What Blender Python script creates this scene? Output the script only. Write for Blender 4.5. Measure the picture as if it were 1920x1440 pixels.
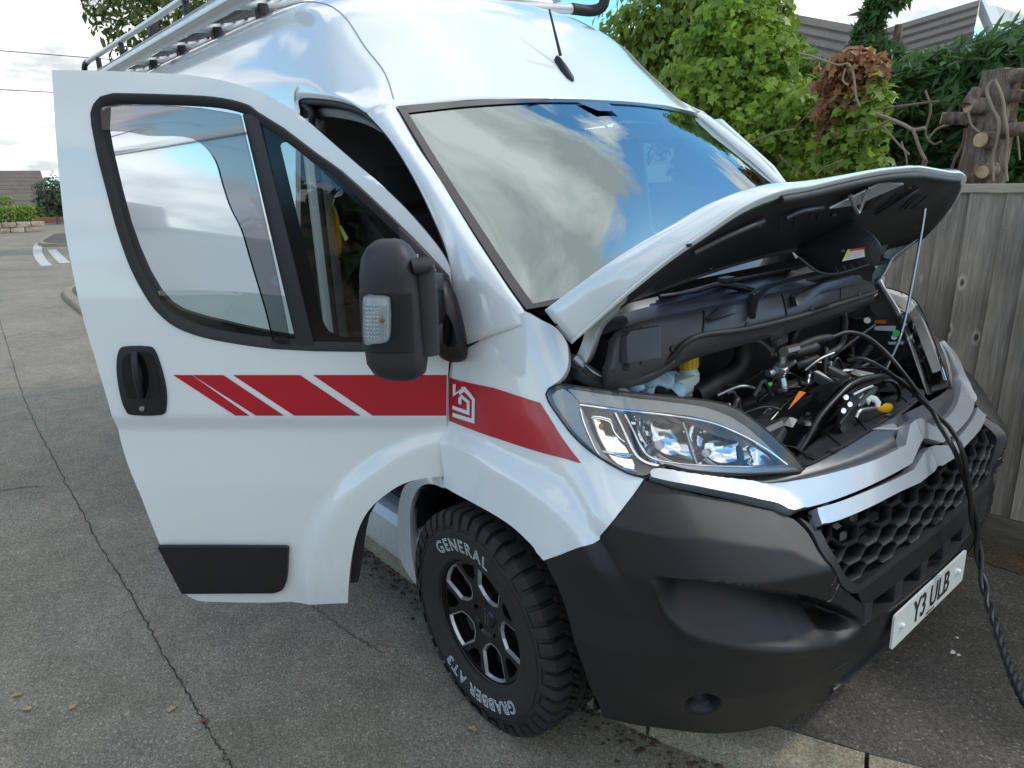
import bpy, bmesh, math, random
import numpy as np
from mathutils import Vector, Matrix
from mathutils.geometry import delaunay_2d_cdt

for o in list(bpy.data.objects): bpy.data.objects.remove(o)
scene = bpy.context.scene
COL = scene.collection
rnd = random.Random(7)

# ------------------------------------------------------------------ camera
# everything of the van is measured in the van's own frame (x forward, y to its left, z up, origin
# on the road under the front axle); the van stands with its far wheels on the pavement, tilted 2 degrees
VC = np.array([1.592, -2.123, 1.75]); VYAW, VPITCH, VROLL, VF = map(float, (math.radians(39.064), math.radians(17.053), math.radians(-2.336), 1333.0))
def cam_axes(yaw, pitch, roll):
    f = np.array([-math.cos(yaw)*math.cos(pitch), math.sin(yaw)*math.cos(pitch), -math.sin(pitch)])
    r = np.cross(f, [0, 0, 1]); r /= np.linalg.norm(r); u = np.cross(r, f)
    c, s = math.cos(roll), math.sin(roll)
    return c*r+s*u, -s*r+c*u, f
CR, CU, CF = cam_axes(VYAW, VPITCH, VROLL)
TILT = math.radians(2.0)
PIV = np.array([0, -1.0, 0])
MW = np.array([[1, 0, 0], [0, math.cos(TILT), -math.sin(TILT)], [0, math.sin(TILT), math.cos(TILT)]])
def to_world(p): return PIV + MW @ (np.asarray(p, float)-PIV)
VAN_MAT = Matrix([list(MW[i])+[(PIV-MW@PIV)[i]] for i in range(3)]+[[0, 0, 0, 1]])

cam_d = bpy.data.cameras.new('camera'); cam = bpy.data.objects.new('camera', cam_d); COL.objects.link(cam)
cam_d.sensor_fit = 'HORIZONTAL'; cam_d.sensor_width = 36; cam_d.lens = 36*VF/1920; cam_d.clip_start = .05; cam_d.clip_end = 3000
cw = to_world(VC); rw, uw, fw = MW@CR, MW@CU, MW@CF
cam.matrix_world = Matrix([[rw[i], uw[i], -fw[i], cw[i]] for i in range(3)]+[[0, 0, 0, 1]])
scene.camera = cam
scene.render.resolution_x, scene.render.resolution_y = 1024, 768
scene.render.engine = 'CYCLES'

# ------------------------------------------------------------------ sky and sun
SUN_EL, SUN_AZ = math.radians(46), math.radians(58)      # azimuth from +x towards +y: over the fence, a little to the front
world = bpy.data.worlds.new('World'); scene.world = world; world.use_nodes = True
nt = world.node_tree; nt.nodes.clear()
def wn(t, **k):
    n = nt.nodes.new(t)
    for a, b in k.items(): setattr(n, a, b)
    return n
L = nt.links.new
sky = wn('ShaderNodeTexSky', sky_type='NISHITA', sun_disc=False, sun_elevation=SUN_EL, sun_rotation=math.pi/2-SUN_AZ, air_density=1.0, dust_density=.4, ozone_density=2.5)
tc = wn('ShaderNodeTexCoord'); sep = wn('ShaderNodeSeparateXYZ'); L(tc.outputs['Generated'], sep.inputs[0])
mx = wn('ShaderNodeMath', operation='MAXIMUM'); mx.inputs[1].default_value = 0.0; L(sep.outputs[2], mx.inputs[0])
ad = wn('ShaderNodeMath', operation='ADD'); ad.inputs[1].default_value = .22; L(mx.outputs[0], ad.inputs[0])
cmb = wn('ShaderNodeCombineXYZ')
for i in (0, 1):
    dv = wn('ShaderNodeMath', operation='DIVIDE'); L(sep.outputs[i], dv.inputs[0]); L(ad.outputs[0], dv.inputs[1]); L(dv.outputs[0], cmb.inputs[i])
mp = wn('ShaderNodeMapping'); L(cmb.outputs[0], mp.inputs[0]); mp.inputs['Location'].default_value = (6.6595, -.3091, 4.6710); mp.inputs['Rotation'].default_value = (0, 0, .2850)
n1 = wn('ShaderNodeTexNoise'); n1.inputs['Scale'].default_value = 1.15; n1.inputs['Detail'].default_value = 9; n1.inputs['Roughness'].default_value = .56; n1.inputs['Distortion'].default_value = .25
L(mp.outputs[0], n1.inputs['Vector'])
cr1 = wn('ShaderNodeValToRGB'); cr1.color_ramp.elements[0].position = .472; cr1.color_ramp.elements[1].position = .522; L(n1.outputs[0], cr1.inputs[0])
cr2 = wn('ShaderNodeValToRGB'); cr2.color_ramp.elements[0].position = .50; cr2.color_ramp.elements[0].color = (8.2, 8.2, 8.0, 1); cr2.color_ramp.elements[1].position = .63; cr2.color_ramp.elements[1].color = (4.0, 4.3, 4.4, 1)
n2 = wn('ShaderNodeTexNoise'); n2.inputs['Scale'].default_value = 2.6; n2.inputs['Detail'].default_value = 7; n2.inputs['Roughness'].default_value = .55; L(mp.outputs[0], n2.inputs['Vector'])
blend = wn('ShaderNodeMath', operation='MULTIPLY_ADD'); blend.inputs[1].default_value = .36; L(n1.outputs[0], blend.inputs[0])
half = wn('ShaderNodeMath', operation='MULTIPLY'); half.inputs[1].default_value = .68; L(n2.outputs[0], half.inputs[0]); L(half.outputs[0], blend.inputs[2])
L(blend.outputs[0], cr2.inputs[0])
skm = wn('ShaderNodeMix', data_type='RGBA', blend_type='MULTIPLY'); skm.inputs[0].default_value = 1.0; L(sky.outputs[0], skm.inputs[6]); skm.inputs[7].default_value = (.88, 1.45, 1.58, 1)
mixc = wn('ShaderNodeMix', data_type='RGBA'); L(cr1.outputs[0], mixc.inputs[0]); L(skm.outputs[2], mixc.inputs[6]); L(cr2.outputs[0], mixc.inputs[7])
bg = wn('ShaderNodeBackground'); bg.inputs[1].default_value = .13; L(mixc.outputs[2], bg.inputs[0])
wo = wn('ShaderNodeOutputWorld'); L(bg.outputs[0], wo.inputs[0])

sun_d = bpy.data.lights.new('sun', 'SUN'); sun_d.energy = 1.1; sun_d.angle = math.radians(4.0); sun_d.color = (1.0, .95, .87)
sun = bpy.data.objects.new('sun', sun_d); COL.objects.link(sun)
sdir = Vector((math.cos(SUN_EL)*math.cos(SUN_AZ), math.cos(SUN_EL)*math.sin(SUN_AZ), math.sin(SUN_EL)))
sun.rotation_euler = sdir.to_track_quat('Z', 'Y').to_euler(); sun.location = (3, 6, 12)
vs = scene.view_settings; vs.view_transform = 'Standard'; vs.look = 'None'; vs.exposure = 0.52; vs.gamma = 1.0; vs.use_curve_mapping = False

# ------------------------------------------------------------------ materials
MATS = {}
class NT:
    def __init__(s, name):
        s.m = bpy.data.materials.new(name); s.m.use_nodes = True; s.t = s.m.node_tree; s.t.nodes.clear()
        s.out = s.n('ShaderNodeOutputMaterial'); MATS[name] = s.m
    def n(s, t, ins=None, **k):
        x = s.t.nodes.new(t)
        for a, b in k.items(): setattr(x, a, b)
        for a, b in (ins or {}).items():
            if isinstance(b, bpy.types.NodeSocket): s.t.links.new(b, x.inputs[a])
            else: x.inputs[a].default_value = b
        return x
    def pbsdf(s, **k):
        names = dict(col='Base Color', rough='Roughness', metal='Metallic', coat='Coat Weight', coatr='Coat Roughness', normal='Normal', trans='Transmission Weight', ior='IOR', spec='Specular IOR Level', sub='Subsurface Weight', alpha='Alpha', emc='Emission Color', ems='Emission Strength')
        ins = {}
        for a, b in k.items():
            if a in ('col', 'emc') and isinstance(b, tuple) and len(b) == 3: b = b+(1,)
            ins[names[a]] = b
        x = s.n('ShaderNodeBsdfPrincipled', ins); return x
    def done(s, sh): s.t.links.new(sh, s.out.inputs['Surface']); return s.m
    def coord(s, kind='Object', scale=None):
        c = s.n('ShaderNodeTexCoord').outputs[kind]
        if scale: c = s.n('ShaderNodeMapping', {'Vector': c, 'Scale': scale}).outputs[0]
        return c
    def noise(s, vec, scale, detail=4, rough=.55, out=0, dist=0): return s.n('ShaderNodeTexNoise', {'Vector': vec, 'Scale': scale, 'Detail': detail, 'Roughness': rough, 'Distortion': dist}).outputs[out]
    def ramp(s, fac, stops):
        r = s.n('ShaderNodeValToRGB', {'Fac': fac}); e = r.color_ramp.elements
        while len(e) < len(stops): e.new(.5)
        for el, (p, c) in zip(e, stops): el.position = p; el.color = tuple(c)+(1,) if isinstance(c, (tuple, list)) else (c, c, c, 1)
        return r.outputs[0]
    def mix(s, f, a, b, mode='MIX'):
        x = s.n('ShaderNodeMix', data_type='RGBA', blend_type=mode)
        for i, v in ((0, f), (6, a), (7, b)):
            if isinstance(v, bpy.types.NodeSocket): s.t.links.new(v, x.inputs[i])
            else: x.inputs[i].default_value = v if i == 0 or len(v) == 4 else tuple(v)+(1,)
        return x.outputs[2]
    def math(s, op, a, b=0.0):
        x = s.n('ShaderNodeMath', operation=op)
        for i, v in ((0, a), (1, b)):
            if isinstance(v, bpy.types.NodeSocket): s.t.links.new(v, x.inputs[i])
            else: x.inputs[i].default_value = v
        return x.outputs[0]
    def bump(s, h, strength=.3, dist=.01): return s.n('ShaderNodeBump', {'Height': h, 'Strength': strength, 'Distance': dist}).outputs[0]

def simple(name, col, rough=.5, metal=0.0, coat=0.0, bump=None, var=.0, spec=.5, coatr=.05):
    m = NT(name); c = m.coord()
    base = col+(1,)
    if var:
        nz = m.noise(c, 6, 4)
        base = m.mix(nz, tuple(v*(1-var) for v in col), tuple(min(1, v*(1+var)) for v in col))
    k = dict(col=base, rough=rough, metal=metal, coat=coat, spec=spec, coatr=coatr)
    if bump: k['normal'] = m.bump(m.noise(c, bump[0], 3), bump[1], bump[2])
    if isinstance(rough, float) and var:
        k['rough'] = m.math('ADD', m.math('MULTIPLY', m.noise(c, 9, 5), .16), rough-.08)
    return m.done(m.pbsdf(**k).outputs[0])

def glassy(name, tint, ior, fac_min=0.0, rough=0.0, extra=None):
    # thin pane: transparent with a Fresnel reflection
    m = NT(name)
    fr = m.n('ShaderNodeFresnel', {'IOR': ior}).outputs[0]
    if fac_min: fr = m.math('MAXIMUM', fr, fac_min)
    tr = m.n('ShaderNodeBsdfTransparent', {'Color': tint+(1,)}).outputs[0]
    gl = m.n('ShaderNodeBsdfGlossy', {'Color': (extra or (1, 1, 1))+(1,), 'Roughness': rough}).outputs[0]
    mx_ = m.n('ShaderNodeMixShader', {0: fr, 1: tr, 2: gl}).outputs[0]
    return m.done(mx_)

def mk_paint():
    m = NT('white_paint'); c = m.coord()
    dirt = m.ramp(m.noise(c, 2.2, 6, .65), [(.45, 0.0), (.8, 1.0)])
    fine = m.noise(m.coord(scale=(3, 3, .6)), 14, 5, .6)
    sep = m.n('ShaderNodeSeparateXYZ', {0: c})
    low = m.ramp(sep.outputs[2], [(.35, 1.0), (.75, 0.0)])        # road film low on the panels
    f = m.math('MULTIPLY', m.math('ADD', m.math('MULTIPLY', dirt, .12), m.math('MULTIPLY', low, .6)), fine)
    col = m.mix(f, (.77, .785, .78), (.48, .47, .43))
    rg = m.math('ADD', .12, m.math('MULTIPLY', f, .5))
    peel = m.bump(m.noise(c, 260, 2), .02, .002)
    return m.done(m.pbsdf(col=col, rough=rg, coat=.9, coatr=.03, spec=.5, normal=peel).outputs[0])
mk_paint()
def mk_plastic(name, col, rough, scale=900, st=.25):
    m = NT(name); c = m.coord()
    n_ = m.noise(c, 5, 6, .6)
    col_ = m.mix(n_, tuple(v*.82 for v in col), tuple(v*1.25 for v in col))
    dust = m.ramp(m.noise(c, 1200, 2), [(.77, 0.0), (.8, 1.0)])
    col_ = m.mix(m.math('MULTIPLY', dust, .25), col_, (.25, .24, .22))
    scuff = m.ramp(m.noise(m.coord(scale=(2, 2, 9)), 22, 6, .7), [(.66, 0.0), (.74, 1.0)])
    col_ = m.mix(m.math('MULTIPLY', scuff, .10), col_, (.30, .29, .27))
    r_ = m.math('ADD', rough-.06, m.math('MULTIPLY', n_, .14))
    return m.done(m.pbsdf(col=col_, rough=r_, spec=.42, normal=m.bump(m.noise(c, scale, 2), st, .002)).outputs[0])
mk_plastic('bumper_plastic', (.012, .012, .013), .40)
mk_plastic('black_plastic', (.011, .011, .013), .42)
mk_plastic('engine_plastic', (.036, .038, .043), .32, 500, .1)
mk_plastic('mirror_plastic', (.024, .025, .028), .45)
mk_plastic('grille_plastic', (.024, .026, .029), .4)
simple('gloss_black', (.006, .006, .007), .12)
simple('rubber', (.014, .014, .014), .6, var=.2)
simple('red_vinyl', (.46, .003, .018), .24, coat=.3, var=.06)
simple('white_vinyl', (.78, .78, .78), .3)
simple('silver_paint', (.52, .55, .58), .3, metal=.55, coat=.6, var=.05)
simple('chrome', (.82, .83, .85), .07, metal=1.0)
simple('satin_metal', (.45, .46, .47), .32, metal=1.0, var=.25)
simple('zinc_metal', (.36, .37, .38), .42, metal=.9, var=.35)
simple('machined_alloy', (.55, .55, .54), .3, metal=.75, var=.1)
simple('alloy_black', (.008, .008, .009), .3, coat=.3)
simple('grey_primer', (.36, .38, .39), .45, metal=.3, var=.15)
simple('bezel_grey', (.70, .67, .62), .35)
simple('aluminium', (.62, .63, .63), .38, metal=.6, var=.12)
simple('yellow_plastic', (.75, .42, .01), .4, var=.1)
simple('yellow_sticker', (.80, .70, .02), .5)
simple('orange_sticker', (.85, .20, .01), .45)
simple('green_sticker', (.02, .45, .05), .4)
simple('white_sticker', (.75, .77, .76), .4, var=.08)
simple('grey_sticker', (.42, .43, .40), .5, var=.2)
simple('red_print', (.7, .03, .03), .5)
simple('dark_print', (.02, .02, .02), .6)
simple('milky_plastic', (.55, .58, .52), .35, var=.1)
simple('amber', (.75, .22, .02), .2)
simple('plate_white', (.74, .77, .75), .25, coat=.3)
simple('seat_fabric', (.06, .065, .07), .9, bump=(200, .4, .003))
simple('head_lining', (.30, .31, .31), .9)
simple('visor_cream', (.60, .62, .58), .8)
simple('dash_plastic', (.022, .023, .025), .75)
simple('screen_ceramic', (.035, .032, .038), .12, spec=.9)
simple('jacket_black', (.012, .012, .014), .65, bump=(40, .8, .01))
simple('jacket_yellow', (.80, .36, .005), .7, bump=(60, .5, .01))
simple('reflective_tape', (.75, .80, .12), .5)
simple('cable_black', (.012, .012, .012), .45, var=.25)
simple('paper_white', (.78, .78, .75), .8)
simple('tyre_white', (.62, .63, .64), .6)
glassy('windscreen_glass', (.62, .70, .70), 4.4, extra=(.86, .98, .99))
glassy('side_glass', (.60, .70, .66), 1.6)
glassy('dark_glass', (.12, .14, .14), 1.5)
glassy('quarter_glass', (.60, .68, .66), 1.7)
glassy('lens_clear', (.93, .95, .96), 1.65)
glassy('smoke_plastic', (.36, .345, .36), 1.5)

def mk_tyre():
    m = NT('tyre_rubber'); c = m.coord()
    n_ = m.noise(c, 12, 6, .65)
    col = m.mix(n_, (.013, .013, .014), (.034, .033, .031))
    return m.done(m.pbsdf(col=col, rough=.72, spec=.4, normal=m.bump(m.noise(c, 180, 4), .35, .002)).outputs[0])
mk_tyre()
def mk_blue_cloth():
    m = NT('blue_cloth'); c = m.coord()
    n_ = m.ramp(m.noise(c, 18, 5, .6), [(.42, (.30, .55, .72)), (.62, (.42, .50, .52))])
    return m.done(m.pbsdf(col=n_, rough=.9, normal=m.bump(m.noise(c, 120, 3), .5, .004)).outputs[0])
mk_blue_cloth()

def mk_asphalt(name, dark, light, spot, scale=1.0):
    m = NT(name); c = m.coord()
    v = m.n('ShaderNodeTexVoronoi', {'Vector': c, 'Scale': 130*scale}); vd, vc = v.outputs['Distance'], v.outputs['Color']
    sp = m.n('ShaderNodeSeparateColor', {0: vc})
    grain = m.ramp(sp.outputs[0], [(0, dark), (.5, tuple((a+b)/2 for a, b in zip(dark, light))), (.965, light), (1, spot)])
    patch = m.ramp(m.noise(c, .9, 6, .6), [(.3, .80), (.7, 1.12)])
    patch2 = m.ramp(m.noise(c, 7, 5, .6), [(.35, .85), (.7, 1.1)])
    tint = m.mix(m.noise(c, 1.7, 4), (1.04, 1.0, .93), (.95, 1.0, 1.05))
    col = m.mix(1.0, m.mix(1.0, m.mix(1.0, grain, patch, 'MULTIPLY'), patch2, 'MULTIPLY'), tint, 'MULTIPLY')
    h = m.math('ADD', m.math('MULTIPLY', vd, -1.0), m.math('MULTIPLY', m.noise(c, 320*scale, 3), .4))
    return m.done(m.pbsdf(col=col, rough=.88, spec=.3, normal=m.bump(h, .45, .005)).outputs[0])
mk_asphalt('road_asphalt', (.165, .142, .108), (.36, .315, .25), (.54, .50, .42), 1.5)
mk_asphalt('pavement_asphalt', (.066, .057, .048), (.155, .136, .115), (.30, .28, .25), 1.3)
mk_asphalt('kerb_concrete', (.20, .165, .115), (.42, .36, .26), (.55, .50, .42), 1.6)
simple('crack_tar', (.04, .036, .03), .95, bump=(200, .6, .004))
simple('road_paint', (.50, .49, .45), .85, var=.3)
simple('soil', (.10, .065, .04), .95, var=.5, bump=(60, 1.0, .02))

def mk_wood(name, a, b, c_, knots=True, grain=(26, 26, 1.3)):
    m = NT(name); c = m.coord()
    oi = m.n('ShaderNodeObjectInfo')
    off = m.n('ShaderNodeCombineXYZ', {0: m.math('MULTIPLY', oi.outputs['Random'], 37.0), 1: m.math('MULTIPLY', oi.outputs['Random'], 11.0), 2: m.math('MULTIPLY', oi.outputs['Random'], 53.0)}).outputs[0]
    vec = m.n('ShaderNodeVectorMath', {0: c, 1: off}, operation='ADD').outputs[0]
    g = m.noise(m.n('ShaderNodeMapping', {'Vector': vec, 'Scale': grain}).outputs[0], 3.0, 8, .68, dist=.6)
    gf = m.noise(m.n('ShaderNodeMapping', {'Vector': vec, 'Scale': (grain[0]*4, grain[1]*4, grain[2]*2)}).outputs[0], 3.0, 5, .6)
    col = m.ramp(g, [(.28, a), (.52, b), (.74, c_)])
    col = m.mix(.5, col, m.ramp(gf, [(.3, tuple(x*.55 for x in b)), (.7, tuple(x*1.3 for x in b))]))
    blot = m.ramp(m.noise(vec, 2.2, 4), [(.3, .72), (.7, 1.25)])
    col = m.mix(1.0, col, blot, 'MULTIPLY')
    h = g
    if knots:
        v = m.n('ShaderNodeTexVoronoi', {'Vector': m.n('ShaderNodeMapping', {'Vector': vec, 'Scale': (9, .3, 4.3)}).outputs[0], 'Scale': 1.0, 'Randomness': .9})
        k = m.ramp(v.outputs['Distance'], [(.0, 1.0), (.06, .9), (.09, .0)])
        ring = m.ramp(v.outputs['Distance'], [(.08, 0.0), (.11, 1.0), (.19, 0.0)])
        col = m.mix(m.math('MULTIPLY', k, .8), col, (.035, .026, .02))
        col = m.mix(m.math('MULTIPLY', ring, .45), col, tuple(min(1, x*1.5) for x in c_))
        h = m.math('SUBTRACT', g, m.math('MULTIPLY', k, .5))
    tone = m.ramp(oi.outputs['Random'], [(0, .62), (1, 1.25)])
    col = m.mix(1.0, col, tone, 'MULTIPLY')
    return m.done(m.pbsdf(col=col, rough=.88, spec=.25, normal=m.bump(h, .6, .004)).outputs[0])
mk_wood('fence_wood', (.13, .10, .076), (.39, .33, .265), (.64, .57, .475))
mk_wood('new_timber', (.30, .25, .17), (.46, .40, .29), (.56, .50, .39), False, (1.2, 30, 30))
mk_wood('gravel_board_wood', (.07, .055, .04), (.16, .13, .095), (.27, .23, .17), True, (1.2, 26, 26))

def mk_bark():
    m = NT('bark'); c = m.coord()
    vec = m.n('ShaderNodeMapping', {'Vector': c, 'Scale': (14, 14, 3.2)}).outputs[0]
    v = m.n('ShaderNodeTexVoronoi', {'Vector': vec, 'Scale': 1.6}).outputs['Distance']
    g = m.noise(vec, 2.2, 7, .7)
    col = m.mix(1.0, m.ramp(g, [(.3, (.07, .045, .032)), (.5, (.22, .155, .115)), (.72, (.40, .30, .23))]), m.ramp(v, [(.05, .45), (.4, 1.1)]), 'MULTIPLY')
    return m.done(m.pbsdf(col=col, rough=.9, spec=.2, normal=m.bump(m.math('ADD', v, g), 1.0, .03)).outputs[0])
mk_bark()
def mk_cut():
    m = NT('cut_wood'); c = m.coord()
    n_ = m.noise(c, 30, 5)
    col = m.ramp(n_, [(.3, (.36, .22, .10)), (.7, (.62, .44, .24))])
    return m.done(m.pbsdf(col=col, rough=.85).outputs[0])
mk_cut()
simple('dry_vine', (.29, .22, .155), .85, var=.4)
simple('twig_brown', (.20, .13, .09), .85, var=.4)

def mk_leaf(name, dark, light, trans=.35, scale=3.0):
    m = NT(name)
    a = m.n('ShaderNodeAttribute', attribute_name='tint').outputs['Fac']
    c = m.coord(); patch = m.noise(c, scale, 3)
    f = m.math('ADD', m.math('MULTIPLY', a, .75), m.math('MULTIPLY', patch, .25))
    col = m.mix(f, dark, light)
    d = m.pbsdf(col=col, rough=.45, spec=.4)
    tr = m.n('ShaderNodeBsdfTranslucent', {'Color': m.mix(.5, col, tuple(min(1, x*1.4) for x in light))}).outputs[0]
    return m.done(m.n('ShaderNodeMixShader', {0: trans, 1: d.outputs[0], 2: tr}).outputs[0])
mk_leaf('ivy_leaf', (.035, .085, .012), (.36, .50, .06), .42)
mk_leaf('shrub_leaf', (.04, .08, .014), (.32, .42, .05), .4)
mk_leaf('conifer_leaf', (.014, .042, .013), (.10, .19, .04), .3)
mk_leaf('dead_leaf', (.17, .075, .03), (.44, .21, .085), .3)
mk_leaf('tree_leaf', (.05, .08, .02), (.17, .22, .06), .35)
mk_leaf('hedge_leaf', (.045, .10, .014), (.24, .36, .04), .3)
mk_leaf('olive_leaf', (.04, .06, .035), (.13, .17, .10), .3)
def mk_tiles():
    m = NT('roof_tile'); c = m.coord()
    n_ = m.noise(c, 1.3, 6, .65); n2 = m.noise(c, 14, 4, .6)
    col = m.mix(n_, (.075, .060, .050), (.19, .155, .13))
    col = m.mix(m.ramp(n2, [(.55, 0.0), (.75, .5)]), col, (.26, .235, .19))
    return m.done(m.pbsdf(col=col, rough=.9, normal=m.bump(n2, .5, .01)).outputs[0])
mk_tiles()
simple('render_white', (.70, .70, .68), .9, var=.08)
simple('brick_red', (.30, .12, .08), .9, var=.3)
def mk_stonewall():
    m = NT('stone'); c = m.coord()
    v = m.n('ShaderNodeTexVoronoi', {'Vector': c, 'Scale': 3.0}); sp = m.n('ShaderNodeSeparateColor', {0: v.outputs['Color']})
    col = m.mix(1.0, m.ramp(sp.outputs[0], [(0, (.30, .22, .17)), (1, (.50, .40, .33))]), m.ramp(m.noise(c, 9, 5), [(.3, .7), (.7, 1.2)]), 'MULTIPLY')
    return m.done(m.pbsdf(col=col, rough=.92, normal=m.bump(m.noise(c, 20, 4), .6, .02)).outputs[0])
mk_stonewall()

# ------------------------------------------------------------------ geometry helpers
def tag(o, label=None, cat=None, group=None, kind=None):
    if label: o['label'] = label
    if cat: o['category'] = cat
    if group: o['group'] = group
    if kind: o['kind'] = kind
    return o
def empty(name, mat=None, loc=None):
    o = bpy.data.objects.new(name, None); COL.objects.link(o); o.empty_display_size = .2
    if mat is not None: o.matrix_world = mat
    if loc is not None: o.location = loc
    return o
def link(name, me, parent=None):
    o = bpy.data.objects.new(name, me); COL.objects.link(o)
    if parent is not None: o.parent = parent
    return o
def mesh_obj(name, verts, faces, mat, parent=None, smooth=None, mats=None, fm=None):
    me = bpy.data.meshes.new(name)
    me.from_pydata([tuple(map(float, v)) for v in verts], [], [tuple(map(int, f)) for f in faces])
    me.validate()
    for k in ([mat] if mats is None else mats): me.materials.append(MATS[k])
    if fm is not None and len(fm) == len(me.polygons): me.polygons.foreach_set('material_index', fm)
    if smooth is not None:
        me.shade_smooth()
        if smooth < 180: me.set_sharp_from_angle(angle=math.radians(smooth))
    return link(name, me, parent)

def cr(pts, n=8, closed=False):
    P = np.array(pts, float)
    if len(P) < 3 and not closed:
        t = np.linspace(0, 1, n+1)[:, None]; return P[0]*(1-t)+P[1]*t
    if closed: Q = np.vstack([P[-1:], P, P[:2]])
    else: Q = np.vstack([2*P[:1]-P[1:2], P, 2*P[-1:]-P[-2:-1]])
    out = []
    m_ = len(P) if closed else len(P)-1
    for i in range(m_):
        p0, p1, p2, p3 = Q[i:i+4]
        for k in range(n):
            t = k/n
            out.append(.5*((2*p1)+(-p0+p2)*t+(2*p0-5*p1+4*p2-p3)*t*t+(-p0+3*p1-3*p2+p3)*t**3))
    if not closed: out.append(P[-1])
    return np.array(out)
def patch_grid(ctrl, nu, nv):
    rows = [cr(r, nv) for r in ctrl]
    rows = np.array(rows)
    return np.array([cr(rows[:, j], nu) for j in range(rows.shape[1])]).transpose(1, 0, 2)
def unit(v): v = np.asarray(v, float); return v/np.linalg.norm(v)

class MB:
    def __init__(s): s.v = []; s.f = []; s.m = []; s.cm = 0
    def add(s, V, F):
        b = len(s.v); s.v += [tuple(map(float, p)) for p in V]; s.f += [tuple(int(i)+b for i in f) for f in F]; s.m += [s.cm]*len(F); return s
    def box(s, c, size, rot=None, ax=None):
        c = np.array(c, float); h = np.array(size, float)/2
        A = np.eye(3) if ax is None else np.array(ax, float)
        if rot is not None:
            A = np.array(Matrix.Rotation(rot[2], 3, 'Z') @ Matrix.Rotation(rot[1], 3, 'Y') @ Matrix.Rotation(rot[0], 3, 'X')).T
        V = [c+A[0]*h[0]*i+A[1]*h[1]*j+A[2]*h[2]*k for i in (-1, 1) for j in (-1, 1) for k in (-1, 1)]
        return s.add(V, [(0, 1, 3, 2), (4, 6, 7, 5), (0, 4, 5, 1), (2, 3, 7, 6), (0, 2, 6, 4), (1, 5, 7, 3)])
    def tube(s, path, r, seg=8, cap=True, closed=False):
        P = np.array(path, float); n = len(P); R_ = np.ones(n)*r if np.isscalar(r) else np.array(r, float)
        T = np.gradient(P, axis=0)
        if closed: T = np.roll(P, -1, 0)-np.roll(P, 1, 0)
        T /= np.linalg.norm(T, axis=1)[:, None]+1e-12
        up = np.array([0, 0, 1.0]) if abs(T[0][2]) < .9 else np.array([1.0, 0, 0])
        N = unit(np.cross(T[0], up)); V = []
        for i in range(n):
            N = N-T[i]*(N@T[i]); N = unit(N); B = np.cross(T[i], N)
            for k in range(seg):
                a = 2*math.pi*k/seg; V.append(P[i]+R_[i]*(math.cos(a)*N+math.sin(a)*B))
        F = []
        m_ = n if closed else n-1
        for i in range(m_):
            for k in range(seg):
                a, b = i*seg+k, i*seg+(k+1) % seg; c, d = ((i+1) % n)*seg+(k+1) % seg, ((i+1) % n)*seg+k
                F.append((a, b, c, d))
        if cap and not closed: F += [tuple(range(seg))[::-1], tuple(range((n-1)*seg, n*seg))]
        return s.add(V, F)
    def grid(s, G, flip=False):
        G = np.asarray(G); a, b = G.shape[:2]
        F = [(i*b+j, i*b+j+1, (i+1)*b+j+1, (i+1)*b+j) for i in range(a-1) for j in range(b-1)]
        if flip: F = [f[::-1] for f in F]
        return s.add(G.reshape(-1, 3), F)
    def lathe(s, prof, c, ax, seg=32, cap=False):
        # prof: list of (radius, offset along ax)
        ax = unit(ax); up = np.array([0, 0, 1.0]) if abs(ax[2]) < .9 else np.array([1.0, 0, 0])
        n1_ = unit(np.cross(ax, up)); n2_ = np.cross(ax, n1_); V = []
        for r_, o_ in prof:
            for k in range(seg):
                a = 2*math.pi*k/seg; V.append(np.array(c)+ax*o_+r_*(math.cos(a)*n1_+math.sin(a)*n2_))
        F = [(i*seg+k, i*seg+(k+1) % seg, (i+1)*seg+(k+1) % seg, (i+1)*seg+k) for i in range(len(prof)-1) for k in range(seg)]
        if cap: F += [tuple(range(seg))[::-1], tuple(range((len(prof)-1)*seg, len(prof)*seg))]
        return s.add(V, F)
    def prism(s, poly, vec):
        P = np.array(poly, float); n = len(P); Q = P+np.array(vec, float)
        F = [(i, (i+1) % n, (i+1) % n+n, i+n) for i in range(n)]
        F += [tuple(range(n))[::-1], tuple(range(n, 2*n))]
        return s.add(np.vstack([P, Q]), F)
    def build(s, name, mat, parent=None, smooth=35, bevel=0, mats=None, seg=2, solid=0):
        me = bpy.data.meshes.new(name); me.from_pydata(s.v, [], s.f)
        if mats:
            for k in mats: me.materials.append(MATS[k])
            me.polygons.foreach_set('material_index', s.m)
        else: me.materials.append(MATS[mat])
        bm = bmesh.new(); bm.from_mesh(me)
        bmesh.ops.remove_doubles(bm, verts=bm.verts, dist=1e-5)
        bmesh.ops.recalc_face_normals(bm, faces=bm.faces)
        if bevel:
            E_ = [e for e in bm.edges if len(e.link_faces) == 2 and e.calc_face_angle(0) > math.radians(35)]
            bmesh.ops.bevel(bm, geom=E_, offset=bevel, segments=seg, affect='EDGES', profile=.6, clamp_overlap=True)
        bm.to_mesh(me); bm.free()
        if smooth is not None:
            me.shade_smooth(); me.set_sharp_from_angle(angle=math.radians(smooth))
        o = link(name, me, parent)
        if solid:
            md = o.modifiers.new('solid', 'SOLIDIFY'); md.thickness = solid; md.offset = 0
        return o

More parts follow.
